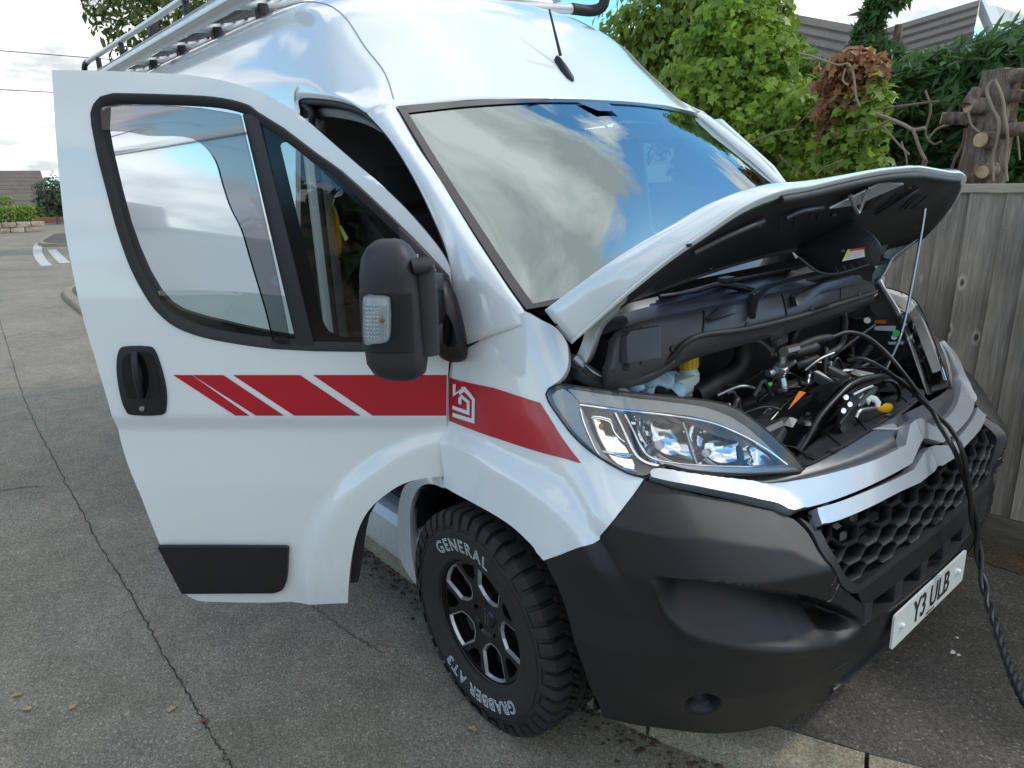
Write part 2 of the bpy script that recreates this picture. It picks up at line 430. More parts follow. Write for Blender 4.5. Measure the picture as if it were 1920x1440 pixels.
def resample(poly, step, closed=True):
    P = np.array(poly, float)
    if closed: P = np.vstack([P, P[:1]])
    out = []
    for i in range(len(P)-1):
        d = np.linalg.norm((P[i+1]-P[i])/np.array(step)); n = max(1, int(math.ceil(d)))
        for k in range(n): out.append(P[i]+(P[i+1]-P[i])*k/n)
    if not closed: out.append(P[-1])
    return np.array(out)
def inside(pts, poly):
    x, y = pts[:, 0], pts[:, 1]; r = np.zeros(len(pts), bool); P = np.array(poly); n = len(P); j = n-1
    for i in range(n):
        xi, yi = P[i]; xj, yj = P[j]
        c = ((yi > y) != (yj > y)) & (x < (xj-xi)*(y-yi)/(yj-yi+1e-15)+xi)
        r ^= c; j = i
    return r
def panel(name, surf, outline, holes=(), step=(.1, .02), mat='white_paint', parent=None, thick=.0, out=0.0, smooth=30, back=False, sgn=1):
    # a sheet cut to an outline (and holes) in the parameters of a surface, with turned-in edges
    loops = [resample(outline, step)]+[resample(h, step) for h in holes]
    P = np.vstack(loops); lo, hi = loops[0].min(0), loops[0].max(0)
    ga = np.arange(lo[0]+step[0]*.5, hi[0], step[0]); gb = np.arange(lo[1]+step[1]*.5, hi[1], step[1])
    G = np.array([(a, b) for a in ga for b in gb]) if len(ga)*len(gb) else np.zeros((0, 2))
    if len(G):
        ok = inside(G, loops[0])
        for h in loops[1:]: ok &= ~inside(G, h)
        G = G[ok]
        if len(G):
            sc = np.array(step)
            D = np.min(np.linalg.norm((G[:, None]-P[None])/sc, axis=2), axis=1) if len(G)*len(P) < 6e6 else np.ones(len(G))
            G = G[D > .45]
    sc = np.array(step)
    A = np.vstack([P, G])/sc if len(G) else P/sc
    edges = []; b = 0
    for l in loops:
        n = len(l); edges += [(b+i, b+(i+1) % n) for i in range(n)]; b += n
    vo, eo, fo, _, _, _ = delaunay_2d_cdt([Vector(p) for p in A], edges, [], 0, 1e-6)
    V2 = np.array([tuple(v) for v in vo])*sc
    F = [tuple(f) for f in fo if len(f) == 3]
    cen = np.array([V2[list(f)].mean(0) for f in F]); ok = inside(cen, loops[0])
    for h in loops[1:]: ok &= ~inside(cen, h)
    F = [f for f, k in zip(F, ok) if k]
    P3 = surf(V2[:, 0], V2[:, 1])
    e = 1e-3
    Na = surf(V2[:, 0]+e, V2[:, 1])-surf(V2[:, 0]-e, V2[:, 1]); Nb = surf(V2[:, 0], V2[:, 1]+e)-surf(V2[:, 0], V2[:, 1]-e)
    N = np.cross(Na, Nb)*sgn; N /= np.linalg.norm(N, axis=1)[:, None]+1e-12
    P3 = P3+N*out
    fn = sum(np.dot(np.cross(P3[f[1]]-P3[f[0]], P3[f[2]]-P3[f[0]]), N[f[0]]) for f in F[:200])
    if fn < 0: F = [f[::-1] for f in F]
    V = list(P3); FF = list(F)
    if thick:
        cnt = {}
        for f in F:
            for i in range(3): cnt[(f[i], f[(i+1) % 3])] = 1
        mp_ = {}
        for (a, b_) in list(cnt):
            if (b_, a) not in cnt:
                for q in (a, b_):
                    if q not in mp_: mp_[q] = len(V); V.append(P3[q]-N[q]*thick)
                FF.append((b_, a, mp_[a], mp_[b_]))
        if back:
            for q in range(len(P3)):
                if q not in mp_: mp_[q] = len(V); V.append(P3[q]-N[q]*thick)
            FF += [tuple(mp_[q] for q in f[::-1]) for f in F]
    return mesh_obj(name, V, FF, mat, parent, smooth)
def text_mesh(txt, size=1.0, depth=0.0, wire=0.0, bold=0.0, spacing=1.0, align='CENTER'):
    cu = bpy.data.curves.new('lettering', 'FONT'); cu.body = txt; cu.size = size; cu.align_x = align; cu.align_y = 'CENTER'; cu.space_character = spacing
    cu.offset = bold; cu.resolution_u = 3
    if wire: cu.fill_mode = 'NONE'; cu.bevel_depth = wire; cu.bevel_resolution = 0
    else: cu.extrude = depth
    o = bpy.data.objects.new('lettering', cu); COL.objects.link(o)
    bpy.context.view_layer.update()
    dg = bpy.context.evaluated_depsgraph_get(); me = bpy.data.meshes.new_from_object(o.evaluated_get(dg))
    V = np.array([tuple(v.co) for v in me.vertices]).reshape(-1, 3); F = [tuple(p.vertices) for p in me.polygons]
    bpy.data.objects.remove(o); bpy.data.curves.remove(cu); bpy.data.meshes.remove(me)
    return V, F
def put_text(name, txt, c, right, up, size, mat, parent, bold=0.0, depth=.0004, sx=1.0, align='CENTER'):
    V, F = text_mesh(txt, size, depth, 0, bold, align=align)
    right, up = unit(right), unit(up); n_ = np.cross(right, up)
    W_ = np.array(c)+V[:, :1]*sx*right+V[:, 1:2]*up+V[:, 2:3]*n_
    return mesh_obj(name, W_, F, mat, parent)

# measuring helpers in the van's frame: where the sight line of a photo point meets a plane
def ray(u, v): return CF+(u-960)/VF*CR-(v-720)/VF*CU
def at(u, v, x=None, y=None, z=None):
    d = ray(u, v)
    i, val = (0, x) if x is not None else (1, y) if y is not None else (2, z)
    return VC+d*(val-VC[i])/d[i]
def atw(u, v, x=None, y=None, z=None):
    d = MW@ray(u, v); c0 = to_world(VC)
    i, val = (0, x) if x is not None else (1, y) if y is not None else (2, z)
    return c0+d*(val-c0[i])/d[i]
def at_plane(u, v, P, n): d = ray(u, v); n = np.asarray(n); return VC+d*((np.asarray(P)-VC)@n/(d@n))
def sstep(a, b, x): t = np.clip((np.asarray(x, float)-a)/(b-a), 0, 1); return t*t*(3-2*t)

# ================================================================== THE SETTING
def struct(o): return tag(o, kind='structure')
KERB = cr([(-30, 1.9), (-26.5, 1.15), (-25.2, .98), (-24.4, 1.15), (-24.2, 1.6)], 5)       # far corner beyond the side turning
KN = cr([(-13.6, .9), (-13.2, .15), (-12.2, -.28), (-9, -.40), (-6, -.50), (-3, -.58), (-1, -.60), (0, -.575), (.4, -.51), (.64, -.417), (.835, -.325), (1.015, -.241), (1.3, -.06), (1.7, .25), (2.3, .8), (3.2, 1.45)], 6)
KH = .072
road = MB()
xs = np.concatenate([np.arange(-120, -6, 6), np.arange(-6, 6, .5), np.arange(6, 40, 4)]); yy = np.concatenate([np.arange(-90, -8, 8), np.arange(-8, 6, .5), np.arange(6, 92, 8)])
road.grid(np.array([[(x, y, 0) for y in yy] for x in xs]))
road = struct(road.build('road', 'road_asphalt', smooth=None))
# ground under gardens reaching the horizon
gr_ = MB().add([(-900, -900, -.05), (900, -900, -.05), (900, 900, -.05), (-900, 900, -.05)], [(0, 1, 2, 3)]).build('ground', 'soil', smooth=None); struct(gr_)
# joint in the asphalt and shorter cracks
def crack(px, w0, seed):
    r_ = random.Random(seed)
    P_ = cr([atw(u, v, z=.004) for u, v in px], 14); P_[:, 2] = .004
    t_ = np.gradient(P_, axis=0); n_ = np.stack([-t_[:, 1], t_[:, 0], t_[:, 0]*0], 1); n_ /= np.linalg.norm(n_, axis=1)[:, None]
    j = np.array([r_.gauss(0, .0035) for _ in P_])[:, None]; wl = np.array([w0*(.35+r_.random()) for _ in P_])[:, None]; wr_ = np.array([w0*(.35+r_.random()) for _ in P_])[:, None]
    MB().grid(np.array([P_+n_*(j+wl), P_+n_*(j-wr_)])).build('crack', 'crack_tar', road, smooth=None)
crack([(-60,470),(-20,540),(0,600),(30,700),(60,780),(95,850),(130,915),(175,1000),(230,1090),(275,1165),(300,1215),(340,1280),(375,1340),(410,1400),(445,1450)], .0028, 3)
crack([(-60,925),(0,919),(40,914),(82,911)], .004, 5)
crack([(585,1135),(620,1160),(660,1190),(720,1225)], .002, 6)
# pavement: a flat sheet from the kerb line to the fence, kerb stones along it
pv = [(p[0], p[1]+.0, KH+.006) for p in KN if p[0] < 3]
m = MB()
ki = KN[KN[:, 0] > -13.3]
nrm_ = np.stack([-np.gradient(ki[:, 1]), np.gradient(ki[:, 0])], 1); nrm_ /= np.linalg.norm(nrm_, axis=1)[:, None]
inner = np.stack([ki[:, 0], ki[:, 1], np.full(len(ki), KH+.004)], 1)
outer = np.stack([ki[:, 0], np.full(len(ki), 3.2), np.full(len(ki), KH+.024)], 1)
ok = inner[:, 1] < 1.40
inner, outer = inner[ok], outer[ok]; outer[:, 1] = np.maximum(1.46, inner[:, 1]+.02)
pav = MB().grid(np.array([inner*(1-t)+outer*t for t in np.linspace(0, 1, 8)])).build('pavement', 'pavement_asphalt', smooth=None); struct(pav)
struct(MB().grid(np.array([inner[:60]*1.0+np.array([0, 0, .0]), np.stack([inner[:60, 0], inner[:60, 1]+.001, inner[:60, 2]-.1], 1)])).build('pavement_edge', 'pavement_asphalt', pav, smooth=None))
kerb = empty('kerb', loc=(0, 0, 0)); struct(kerb)
L_ = np.concatenate([[0], np.cumsum(np.linalg.norm(np.diff(ki, axis=0), axis=1))])
def kpt(s): return np.array([np.interp(s, L_, ki[:, 0]), np.interp(s, L_, ki[:, 1])]), np.array([np.interp(s, L_, nrm_[:, 0]), np.interp(s, L_, nrm_[:, 1])])
s = 0.0; kr = random.Random(4)
while s < L_[-1]-.3:
    ln = .915 if s < L_[-1]-6 else .60
    secs = []
    dz0 = kr.uniform(-.004, .004)
    for q in np.linspace(s+.006, min(s+ln, L_[-1])-.006, 4):
        p, n_ = kpt(q); n_ = n_/np.linalg.norm(n_)
        prof = [(-.150, -.1), (-.150, KH-.03), (-.132, KH-.004), (-.115, KH+.002), (-.006, KH+.003), (0, KH-.002), (0, -.1)]
        secs.append([(p[0]+n_[0]*a, p[1]+n_[1]*a, b+(dz0 if b > 0 else 0)) for a, b in prof])
    m = MB().grid(np.array(secs)); b0 = len(secs[0])
    m.f.append(tuple(range(b0))); m.m.append(0); m.f.append(tuple(range(3*b0, 4*b0))[::-1]); m.m.append(0)
    m.build('kerb_stone', 'kerb_concrete', kerb, smooth=40)
    s += ln
# litter and soil in the gutter, against the fence
def scatter(name, n, fx, size, mat, parent, seed):
    r_ = random.Random(seed); V = []; F = []
    for _ in range(n):
        x, y, z = fx(r_); a = r_.uniform(0, 6.28); s_ = size*r_.uniform(.5, 1.5); b = len(V)
        for q in range(5):
            t = a+q*1.257; V.append((x+s_*math.cos(t)*r_.uniform(.6, 1.1), y+s_*math.sin(t)*r_.uniform(.6, 1.1), z+r_.uniform(0, s_*.5)))
        V.append((x, y, z+s_*.5)); F += [(b+q, b+(q+1) % 5, b+5) for q in range(5)]
    o = mesh_obj(name, V, F, mat, parent); o['kind'] = 'stuff'; return o
def gutter(r_):
    q = r_.uniform(L_[-1]-9, L_[-1]); p, n_ = kpt(q); d = abs(r_.gauss(0, .05)); return p[0]-n_[0]*(.155+d), p[1]-n_[1]*(.155+d), .002
g_ = scatter('gutter_litter', 1500, gutter, .009, 'soil', None, 3); tag(g_, 'brown grit and leaf litter lying in the gutter along the kerb', 'litter')
g_ = scatter('fence_litter', 1500, lambda r_: (r_.uniform(-1, 2.4), 1.385-abs(r_.gauss(0, .10)), KH+.024), .008, 'dead_leaf', None, 5); tag(g_, 'reddish brown leaf litter lying along the foot of the fence', 'litter')
scl = MB().grid(np.array([[(x, y+.03*math.sin(x*9+y*3), KH+.028-.003*(1.39-y)/.2) for y in np.linspace(1.18, 1.40, 4)] for x in np.linspace(-3, 2.6, 60)])).build('soil_strip', 'soil'); struct(scl)
# painted lines at the turning
def paint(px, w):
    P_ = cr([atw(u, v, z=.005) for u, v in px], 5); t_ = np.gradient(P_, axis=0); n_ = np.stack([-t_[:, 1], t_[:, 0], t_[:, 0]*0], 1); n_ /= np.linalg.norm(n_, axis=1)[:, None]
    MB().grid(np.array([P_+n_*w, P_-n_*w])).build('road_marking', 'road_paint', road, smooth=None)
paint([(83,450),(73,458),(70,470),(76,485),(88,498)], .11)
paint([(97,468),(108,480),(122,493)], .11)
# far pavement corner
fk = np.stack([KERB[:, 0], KERB[:, 1], np.full(len(KERB), .10)], 1)
struct(MB().grid(np.array([fk, fk+np.array([-1.5, 9, 0])])).build('pavement', 'pavement_asphalt', smooth=None))
fkb = empty('kerb', loc=(0, 0, 0)); struct(fkb)
MB().grid(np.array([fk-[0, .12, .1], fk-[0, .12, 0], fk+[0, .02, .003]])).build('kerb_edge', 'kerb_concrete', fkb, smooth=40)

# ---- fence
FY = 1.39
fence = empty('timber_fence', loc=(0, FY, KH)); tag(fence, 'weathered grey feather-edge timber fence with pale new capping rail', 'fence')
fence.location = (0, 0, 0)
x = -6.0; fr = random.Random(11); k = 0
def board_mesh(w, seed):
    r_ = random.Random(seed); z0, z1 = .236, 1.646
    V = []; zs = np.linspace(z0, z1, 5); cup = r_.uniform(-.004, .004)
    for z in zs:
        o_ = cup*(z-.9)
        V += [(0, -.024+o_, z), (w*.5, -.018+o_, z), (w, -.010+o_, z), (w, -.003+o_, z), (0, -.006+o_, z)]
    F = []
    for i in range(4):
        for j in range(5): F.append((i*5+j, i*5+(j+1) % 5, (i+1)*5+(j+1) % 5, (i+1)*5+j))
    F += [tuple(range(5))[::-1], tuple(range(20, 25))]
    me = bpy.data.meshes.new('board'); me.from_pydata(V, [], F); me.materials.append(MATS['fence_wood']); return me
bms = [board_mesh(.142, q) for q in range(6)]
while x < 2.7:
    o = link('board', bms[fr.randrange(6)], fence); o.location = (x, FY+fr.uniform(-.003, .003), fr.uniform(-.004, .004)); o.rotation_euler = (fr.uniform(-.003, .003), fr.uniform(-.010, .010), .10+fr.uniform(-.03, .05))
    x += .121; k += 1
MB().box((-1.6, FY+.006, 1.664), (8.8, .062, .036)).build('capping_rail', 'new_timber', fence, bevel=.003)
for xx in (-5.0, -2.0, 1.0): MB().box((xx, FY-.006, .160), (2.996, .028, .150)).build('gravel_board', 'gravel_board_wood', fence, bevel=.003)
nv = random.Random(3)
for zz in (.45, 1.0, 1.5):
    for q in range(46, 66):
        xx = -6+q*.121+.035; n_ = MB().lathe([(0, .002), (.003, .0015), (.0035, 0)], (xx, FY-.026+.004, zz+nv.uniform(-.012, .012)), (0, -1, 0), 6).build('nail', 'zinc_metal', fence)
for zz in (.45, 1.0, 1.5): MB().box((-1.6, FY+.035, zz), (8.8, .05, .07)).build('arris_rail', 'fence_wood', fence)
for xx in (-6, -3.6, -1.2, 1.2, 2.75): MB().box((xx, FY+.06, .85), (.09, .09, 1.6)).build('post', 'fence_wood', fence)

# ---- foliage tools
def leaf_cloud(name, C, N, size, shape, mat, parent, seed, tint=None, aspect=1.0, droop=0.0):
    rs_ = np.random.RandomState(seed); n = len(C); S_ = np.array(shape, float); k = len(S_)
    N = N+rs_.normal(0, .55, N.shape); N /= np.linalg.norm(N, axis=1)[:, None]+1e-9
    up = np.tile([0, 0, 1.0], (n, 1))+rs_.normal(0, .7, (n, 3)); up[:, 2] -= droop
    X_ = np.cross(up, N); X_ /= np.linalg.norm(X_, axis=1)[:, None]+1e-9; Y_ = np.cross(N, X_)
    sz = (size*(.45+1.1*rs_.uniform(0, 1, n)**1.3))[:, None]
    V = np.zeros((n, k, 3))
    for i, (a, b, c_) in enumerate(S_): V[:, i] = C+sz*(a*aspect*X_+b*Y_+c_*N)
    me = bpy.data.meshes.new(name); fn = k-2 if shape is RH else None
    tri = LEAF_TRI[id(shape)]; T = len(tri)
    me.vertices.add(n*k); me.vertices.foreach_set('co', V.reshape(-1))
    idx = (np.arange(n)[:, None, None]*k+np.array(tri)[None]).reshape(-1)
    me.loops.add(n*T*3); me.loops.foreach_set('vertex_index', idx.astype(np.int32))
    me.polygons.add(n*T); me.polygons.foreach_set('loop_start', (np.arange(n*T)*3).astype(np.int32)); me.polygons.foreach_set('loop_total', np.full(n*T, 3, np.int32))
    me.update(calc_edges=True); me.validate()
    tn = tint if tint is not None else rs_.uniform(0, 1, n)
    at_ = me.attributes.new('tint', 'FLOAT', 'POINT'); at_.data.foreach_set('value', np.repeat(tn, k).astype(np.float32))
    me.materials.append(MATS[mat]); me.shade_smooth()
    return link(name, me, parent)
RH = [(0, -1, 0), (.42, -.1, .14), (0, 1, -.08), (-.42, -.1, .14)]
IVY = [(0, -.75, 0), (.62, -.85, -.05), (.55, -.1, .10), (.95, .25, -.06), (.40, .35, .08), (0, 1.05, -.12), (-.40, .35, .08), (-.95, .25, -.06), (-.55, -.1, .10), (-.62, -.85, -.05), (0, -.1, -.04)]
FROND = [(0, -1, 0), (.16, -.3, .03), (.10, .4, -.02), (0, 1.1, -.16), (-.10, .4, -.02), (-.16, -.3, .03)]
LEAF_TRI = {id(RH): [(0, 1, 3), (1, 2, 3)], id(IVY): [(10, i, (i+1) % 10) for i in range(10)], id(FROND): [(0, 1, 5), (1, 2, 4), (1, 4, 5), (2, 3, 4)]}
def blob_points(blobs, n, seed, shell=.55):
    # points through clumps, denser near their surface, broken up with gaps
    rs_ = np.random.RandomState(seed); w = np.array([b[3]*b[4]*b[5] for b in blobs])**.75; w /= w.sum(); P_ = []; Nn = []; ti = []
    cnt = rs_.multinomial(n, w)
    for b, c_ in zip(blobs, cnt):
        d = rs_.normal(0, 1, (c_, 3)); d /= np.linalg.norm(d, axis=1)[:, None]
        rad = shell+(1-shell)*rs_.uniform(0, 1, c_)**.6
        lump = 1+.22*np.sin(d[:, 0]*5+b[0]*3)*np.cos(d[:, 1]*6+b[1]*5)+.16*np.sin(d[:, 2]*9+b[2]*7)
        q = d*(rad*lump)[:, None]*np.array(b[3:6]); P_.append(q+np.array(b[:3])); Nn.append(d*.8+np.array([-.1, -.35, .45]))
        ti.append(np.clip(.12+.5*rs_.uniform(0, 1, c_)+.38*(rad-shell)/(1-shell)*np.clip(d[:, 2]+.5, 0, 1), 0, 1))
    return np.vstack(P_), np.vstack(Nn), np.concatenate(ti)
def tree_trunk(parent, base, top, r0, r1, seed, limbs=5, mat='bark', spread=.8):
    r_ = random.Random(seed); base, top = np.array(base, float), np.array(top, float)
    path = cr([base, base*.6+top*.4+[r_.uniform(-.1, .1), r_.uniform(-.1, .1), 0], top], 5); MB().tube(path, np.linspace(r0, r1, len(path)), 10).build('trunk', mat, parent, smooth=60)
    for k in range(limbs):
        t = r_.uniform(.35, .95); p = base*(1-t)+top*t; a = r_.uniform(0, 6.28); l = spread*r_.uniform(.6, 1.2)
        e = p+np.array([math.cos(a)*l, math.sin(a)*l, l*.7]); MB().tube(cr([p, (p+e)/2+[0, 0, .08*l], e], 4), np.linspace(r1*.8, r1*.25, 9), 6).build('limb', mat, parent, smooth=60)
def single_leaves(parent, src, nvis, shape, mat, size, seed, toward):
    # the leaves nearest the viewer, each one an object sharing a few meshes
    rs_ = np.random.RandomState(seed); C, N = src
    protos = []
    for q in range(5):
        me = bpy.data.meshes.new('leaf'); me.from_pydata([tuple(np.array(p)*size) for p in shape], [], LEAF_TRI[id(shape)]); me.materials.append(MATS[mat]); me.shade_smooth()
        a_ = me.attributes.new('tint', 'FLOAT', 'POINT'); a_.data.foreach_set('value', np.full(len(shape), .35+.16*q, np.float32)); protos.append(me)
    d = np.linalg.norm(C-np.array(toward), axis=1); sel = np.argsort(d)[:nvis*3]; sel = rs_.permutation(sel)[:nvis]
    for i in sel:
        n_ = unit(N[i]+rs_.normal(0, .3, 3)); q = Vector(n_).to_track_quat('Z', 'Y')
        o = link('leaf', protos[rs_.randint(5)], parent); o.location = C[i]; o.rotation_mode = 'QUATERNION'
        o.rotation_quaternion = q @ Matrix.Rotation(rs_.uniform(-1, 1)+math.pi, 3, 'Z').to_quaternion(); s_ = rs_.uniform(.7, 1.35); o.scale = (s_,)*3

# ---- behind the fence
def W_(u, v, y): return atw(u, v, y=y)
# ivy-grown tree
tr = empty('ivy_covered_tree', loc=(0, 0, 0)); tag(tr, 'bright green ivy smothering a tree above the van bonnet', 'tree')
tree_trunk(tr, (-2.0, 3.2, 0), (-1.9, 3.1, 2.2), .16, .07, 5, 4, spread=.25)
px = [(1360,90,.30,.35,.30),(1400,130,.34,.35,.30),(1340,170,.30,.35,.30),(1400,210,.36,.35,.32),(1450,215,.26,.3,.28),(1385,280,.36,.35,.30),(1450,300,.32,.3,.28),(1375,35,.22,.28,.22),(1490,270,.20,.25,.28),(1430,345,.36,.3,.24),(1505,215,.12,.2,.16),(1430,100,.20,.25,.22)]
bl_ = [tuple(W_(u, v, 2.75+.15*math.sin(i*2.3)))+(a, b, c_) for i, (u, v, a, b, c_) in enumerate(px)]
C, N, ti = blob_points(bl_, 16000, 1, .55); cr0 = leaf_cloud('crown', C, N, .031, IVY, 'ivy_leaf', tr, 2, ti); cr0['kind'] = 'stuff'
C2, N2, _ = blob_points(bl_, 1200, 9, .95); front_ = (C2[:, 1] < 2.75); single_leaves(tr, (C2[front_], N2[front_]), 230, IVY, 'ivy_leaf', .036, 4, to_world(VC))
# broad-leaved shrub behind, to the left
tr = empty('broadleaf_shrub', loc=(0, 0, 0)); tag(tr, 'tall olive green broadleaf shrub beside the van roof, behind the ivy', 'tree')
tree_trunk(tr, (-3.3, 4.2, 0), (-3.1, 4.1, 2.4), .14, .06, 8, 4, spread=.3)
px = [(1190,70,.36,.4,.34),(1250,40,.45,.45,.45),(1215,140,.45,.45,.4),(1290,110,.5,.45,.5),(1320,10,.5,.45,.4),(1250,200,.45,.45,.45),(1390,0,.42,.45,.36),(1435,45,.22,.3,.24),(1330,240,.5,.45,.5),(1400,320,.6,.45,.5)]
bl_ = [tuple(W_(u, v, 4.0))+(a, b, c_) for u, v, a, b, c_ in px]
C, N, ti = blob_points(bl_, 14000, 21, .5); o = leaf_cloud('crown', C, N, .05, RH, 'shrub_leaf', tr, 22, ti, 1.2); o['kind'] = 'stuff'
# dying ivy clump
tr = empty('withered_ivy_clump', loc=(0, 0, 0)); tag(tr, 'withered brown and green ivy clump on a dead stem above the open bonnet', 'shrub')
MB().tube(cr([(-.75, 2.55, 0), (-.70, 2.5, 1.2), W_(1590, 150, 2.5)], 5), np.linspace(.06, .03, 11), 8).build('stem', 'bark', tr, smooth=60)
px = [(1600,120,.16,.14,.10),(1570,150,.16,.14,.14),(1630,135,.12,.12,.11),(1590,200,.16,.14,.16),(1560,220,.12,.12,.18),(1620,180,.12,.12,.14)]
bl_ = [tuple(W_(u, v, 2.42))+(a, b, c_) for u, v, a, b, c_ in px]
C, N, ti = blob_points(bl_, 1500, 31, .4); o = leaf_cloud('dead_foliage', C, N, .026, IVY, 'dead_leaf', tr, 32, ti); o['kind'] = 'stuff'
px = [(1600,260,.14,.14,.22),(1570,290,.18,.14,.18),(1640,230,.10,.12,.2),(1610,200,.14,.12,.12),(1640,170,.08,.1,.14),(1590,310,.24,.14,.1)]
bl_ = [tuple(W_(u, v, 2.38))+(a, b, c_) for u, v, a, b, c_ in px]
C, N, ti = blob_points(bl_, 800, 33, .35); o = leaf_cloud('green_foliage', C, N, .033, IVY, 'ivy_leaf', tr, 34, ti); o['kind'] = 'stuff'
single_leaves(tr, (C, N), 60, IVY, 'ivy_leaf', .04, 6, to_world(VC))
C, N, ti = blob_points([tuple(W_(u, v, 2.36))+(a, a, b) for u, v, a, b in [(1580,200,.16,.3),(1610,130,.2,.1),(1570,280,.14,.14)]], 200, 35, .6); single_leaves(tr, (C, N), 50, IVY, 'dead_leaf', .03, 7, to_world(VC))
# conifers
def conifer(name, label, px, y, n, seed, size, trunk, mat='conifer_leaf', lean=0):
    t = empty(name, loc=(0, 0, 0)); tag(t, label, 'tree')
    tree_trunk(t, trunk[0], trunk[1], .12, .03, seed, 4, spread=.4)
    bl_ = [tuple(W_(u, v, y+dy))+(a, b, c_) for u, v, dy, a, b, c_ in px]
    C, N, ti = blob_points(bl_, n, seed, .45); N = N*.5+np.array([-.2, -.4, .2]); o = leaf_cloud('crown', C, N, size, FROND, mat, t, seed+1, ti, 1.5, .6); o['kind'] = 'stuff'
conifer('conifer_tree', 'dense dark green conifer behind the cut trunk at the right edge', [(1700,195,0,.40,.5,.34),(1760,200,0,.45,.5,.40),(1820,190,.2,.45,.5,.44),(1890,190,0,.45,.5,.46),(1700,265,0,.5,.5,.35),(1780,285,.2,.55,.5,.4),(1880,280,.2,.5,.5,.45),(1940,170,0,.45,.5,.5),(1660,230,.1,.26,.4,.32),(1880,130,.3,.30,.4,.25),(1735,140,.1,.22,.3,.14),(1800,130,.1,.22,.3,.14)], 3.6, 34000, 41, .055, ((-.2, 3.9, 0), (-.2, 3.8, 2.0)))
conifer('cypress_sapling', 'thin feathery cypress tip standing between the two tiled roofs', [(1625,95,0,.16,.16,.2),(1630,55,0,.12,.12,.2),(1640,25,0,.09,.09,.16),(1650,8,0,.12,.08,.06),(1618,130,0,.22,.2,.2),(1672,5,0,.16,.06,.05),(1655,110,0,.2,.1,.1)], 4.2, 3600, 44, .055, ((-1.3, 4.3, 0), (-1.25, 4.25, 2.9)))
conifer('conifer_hedge', 'yellow green conifer hedge behind the ivy, below the tiled roof', [(1490,140,0,.22,.3,.2),(1535,170,0,.22,.3,.2),(1510,230,0,.4,.4,.3),(1580,265,.2,.5,.4,.34),(1475,110,0,.16,.25,.18),(1650,300,.3,.6,.4,.36),(1560,330,.2,.7,.4,.3),(1470,300,.3,.6,.4,.4)], 3.9, 18000, 47, .055, ((-2.0, 4.1, 0), (-1.9, 4.0, 2.2)), 'hedge_leaf')
# the lopped trunk with its vines
tr = empty('lopped_tree_trunk', loc=(0, 0, 0)); tag(tr, 'lopped bare tree trunk with cut branch stubs and dry vines behind the fence', 'tree')
tb = W_(1858, 240, 2.1); tx = tb[0]
ring = []; rsr = random.Random(2)
prof = [(0, .15), (.8, .13), (1.4, .116), (1.68, .108), (1.85, .096), (2.0, .088), (2.12, .080), (2.215, .076)]
offx = [0, 0, .0, .0, .005, .01, .015, .02]
sec = []
for (z, r_), ox in zip(prof, offx):
    sec.append([(tx-.012+ox+(r_+.012*math.sin(5*a+z*3)+.008*math.sin(11*a-z*7))*math.cos(a), 2.1+(r_+.01*math.sin(4*a))*math.sin(a), z) for a in np.linspace(0, 2*math.pi, 29)])
sg_ = patch_grid(np.array(sec), 5, 1); MB().grid(sg_).build('trunk', 'bark', tr, smooth=70)
MB().prism([p+np.array([0, 0, -.004]) for p in np.array(sec[-1][:-1])], (0, 0, .005)).build('cut_top', 'cut_wood', tr)
def stub(u0, v0, u1, v1, r_, dy0=0, dy1=-.12, cut=True):
    a, b = W_(u0, v0, 2.06+dy0), W_(u1, v1, 2.06+dy1); d = unit(b-a)
    MB().tube([a, (a+b)/2+[0, 0, .004], b], [r_*1.2, r_*1.05, r_], 12).build('branch_stub', 'bark', tr, smooth=60)
    if cut: MB().lathe([(0, .003), (r_*.88, .002), (r_*.93, -.002)], b, d, 16).build('cut_face', 'cut_wood', tr)
stub(1860,205,1816,197,.040,0,-.10); stub(1850,225,1765,222,.030,0,-.08); stub(1865,265,1838,262,.038,-.04,-.17); stub(1862,320,1842,322,.034,-.05,-.16)
stub(1880,248,1930,240,.030,-.05,-.12, False); stub(1885,180,1935,183,.028,0,0, False); stub(1890,145,1940,140,.03, 0, 0, False); stub(1830,335,1795,337,.025,-.05,-.1)
stub(1815,200,1832,170,.03,-.1,-.05,False)
def vine(px, r_, y=1.93, mat='dry_vine', parent=None): MB().tube(cr([W_(u, v, y) for u, v in px], 6), r_, 6).build('vine', mat, parent or tr, smooth=60)
vine([(1862,150),(1850,170),(1860,200),(1873,230),(1868,265),(1860,300),(1862,340)], .008); vine([(1866,150),(1880,185),(1884,220),(1890,260),(1885,300),(1888,340)], .007)
vine([(1815,210),(1822,235),(1840,250),(1862,262)], .006);
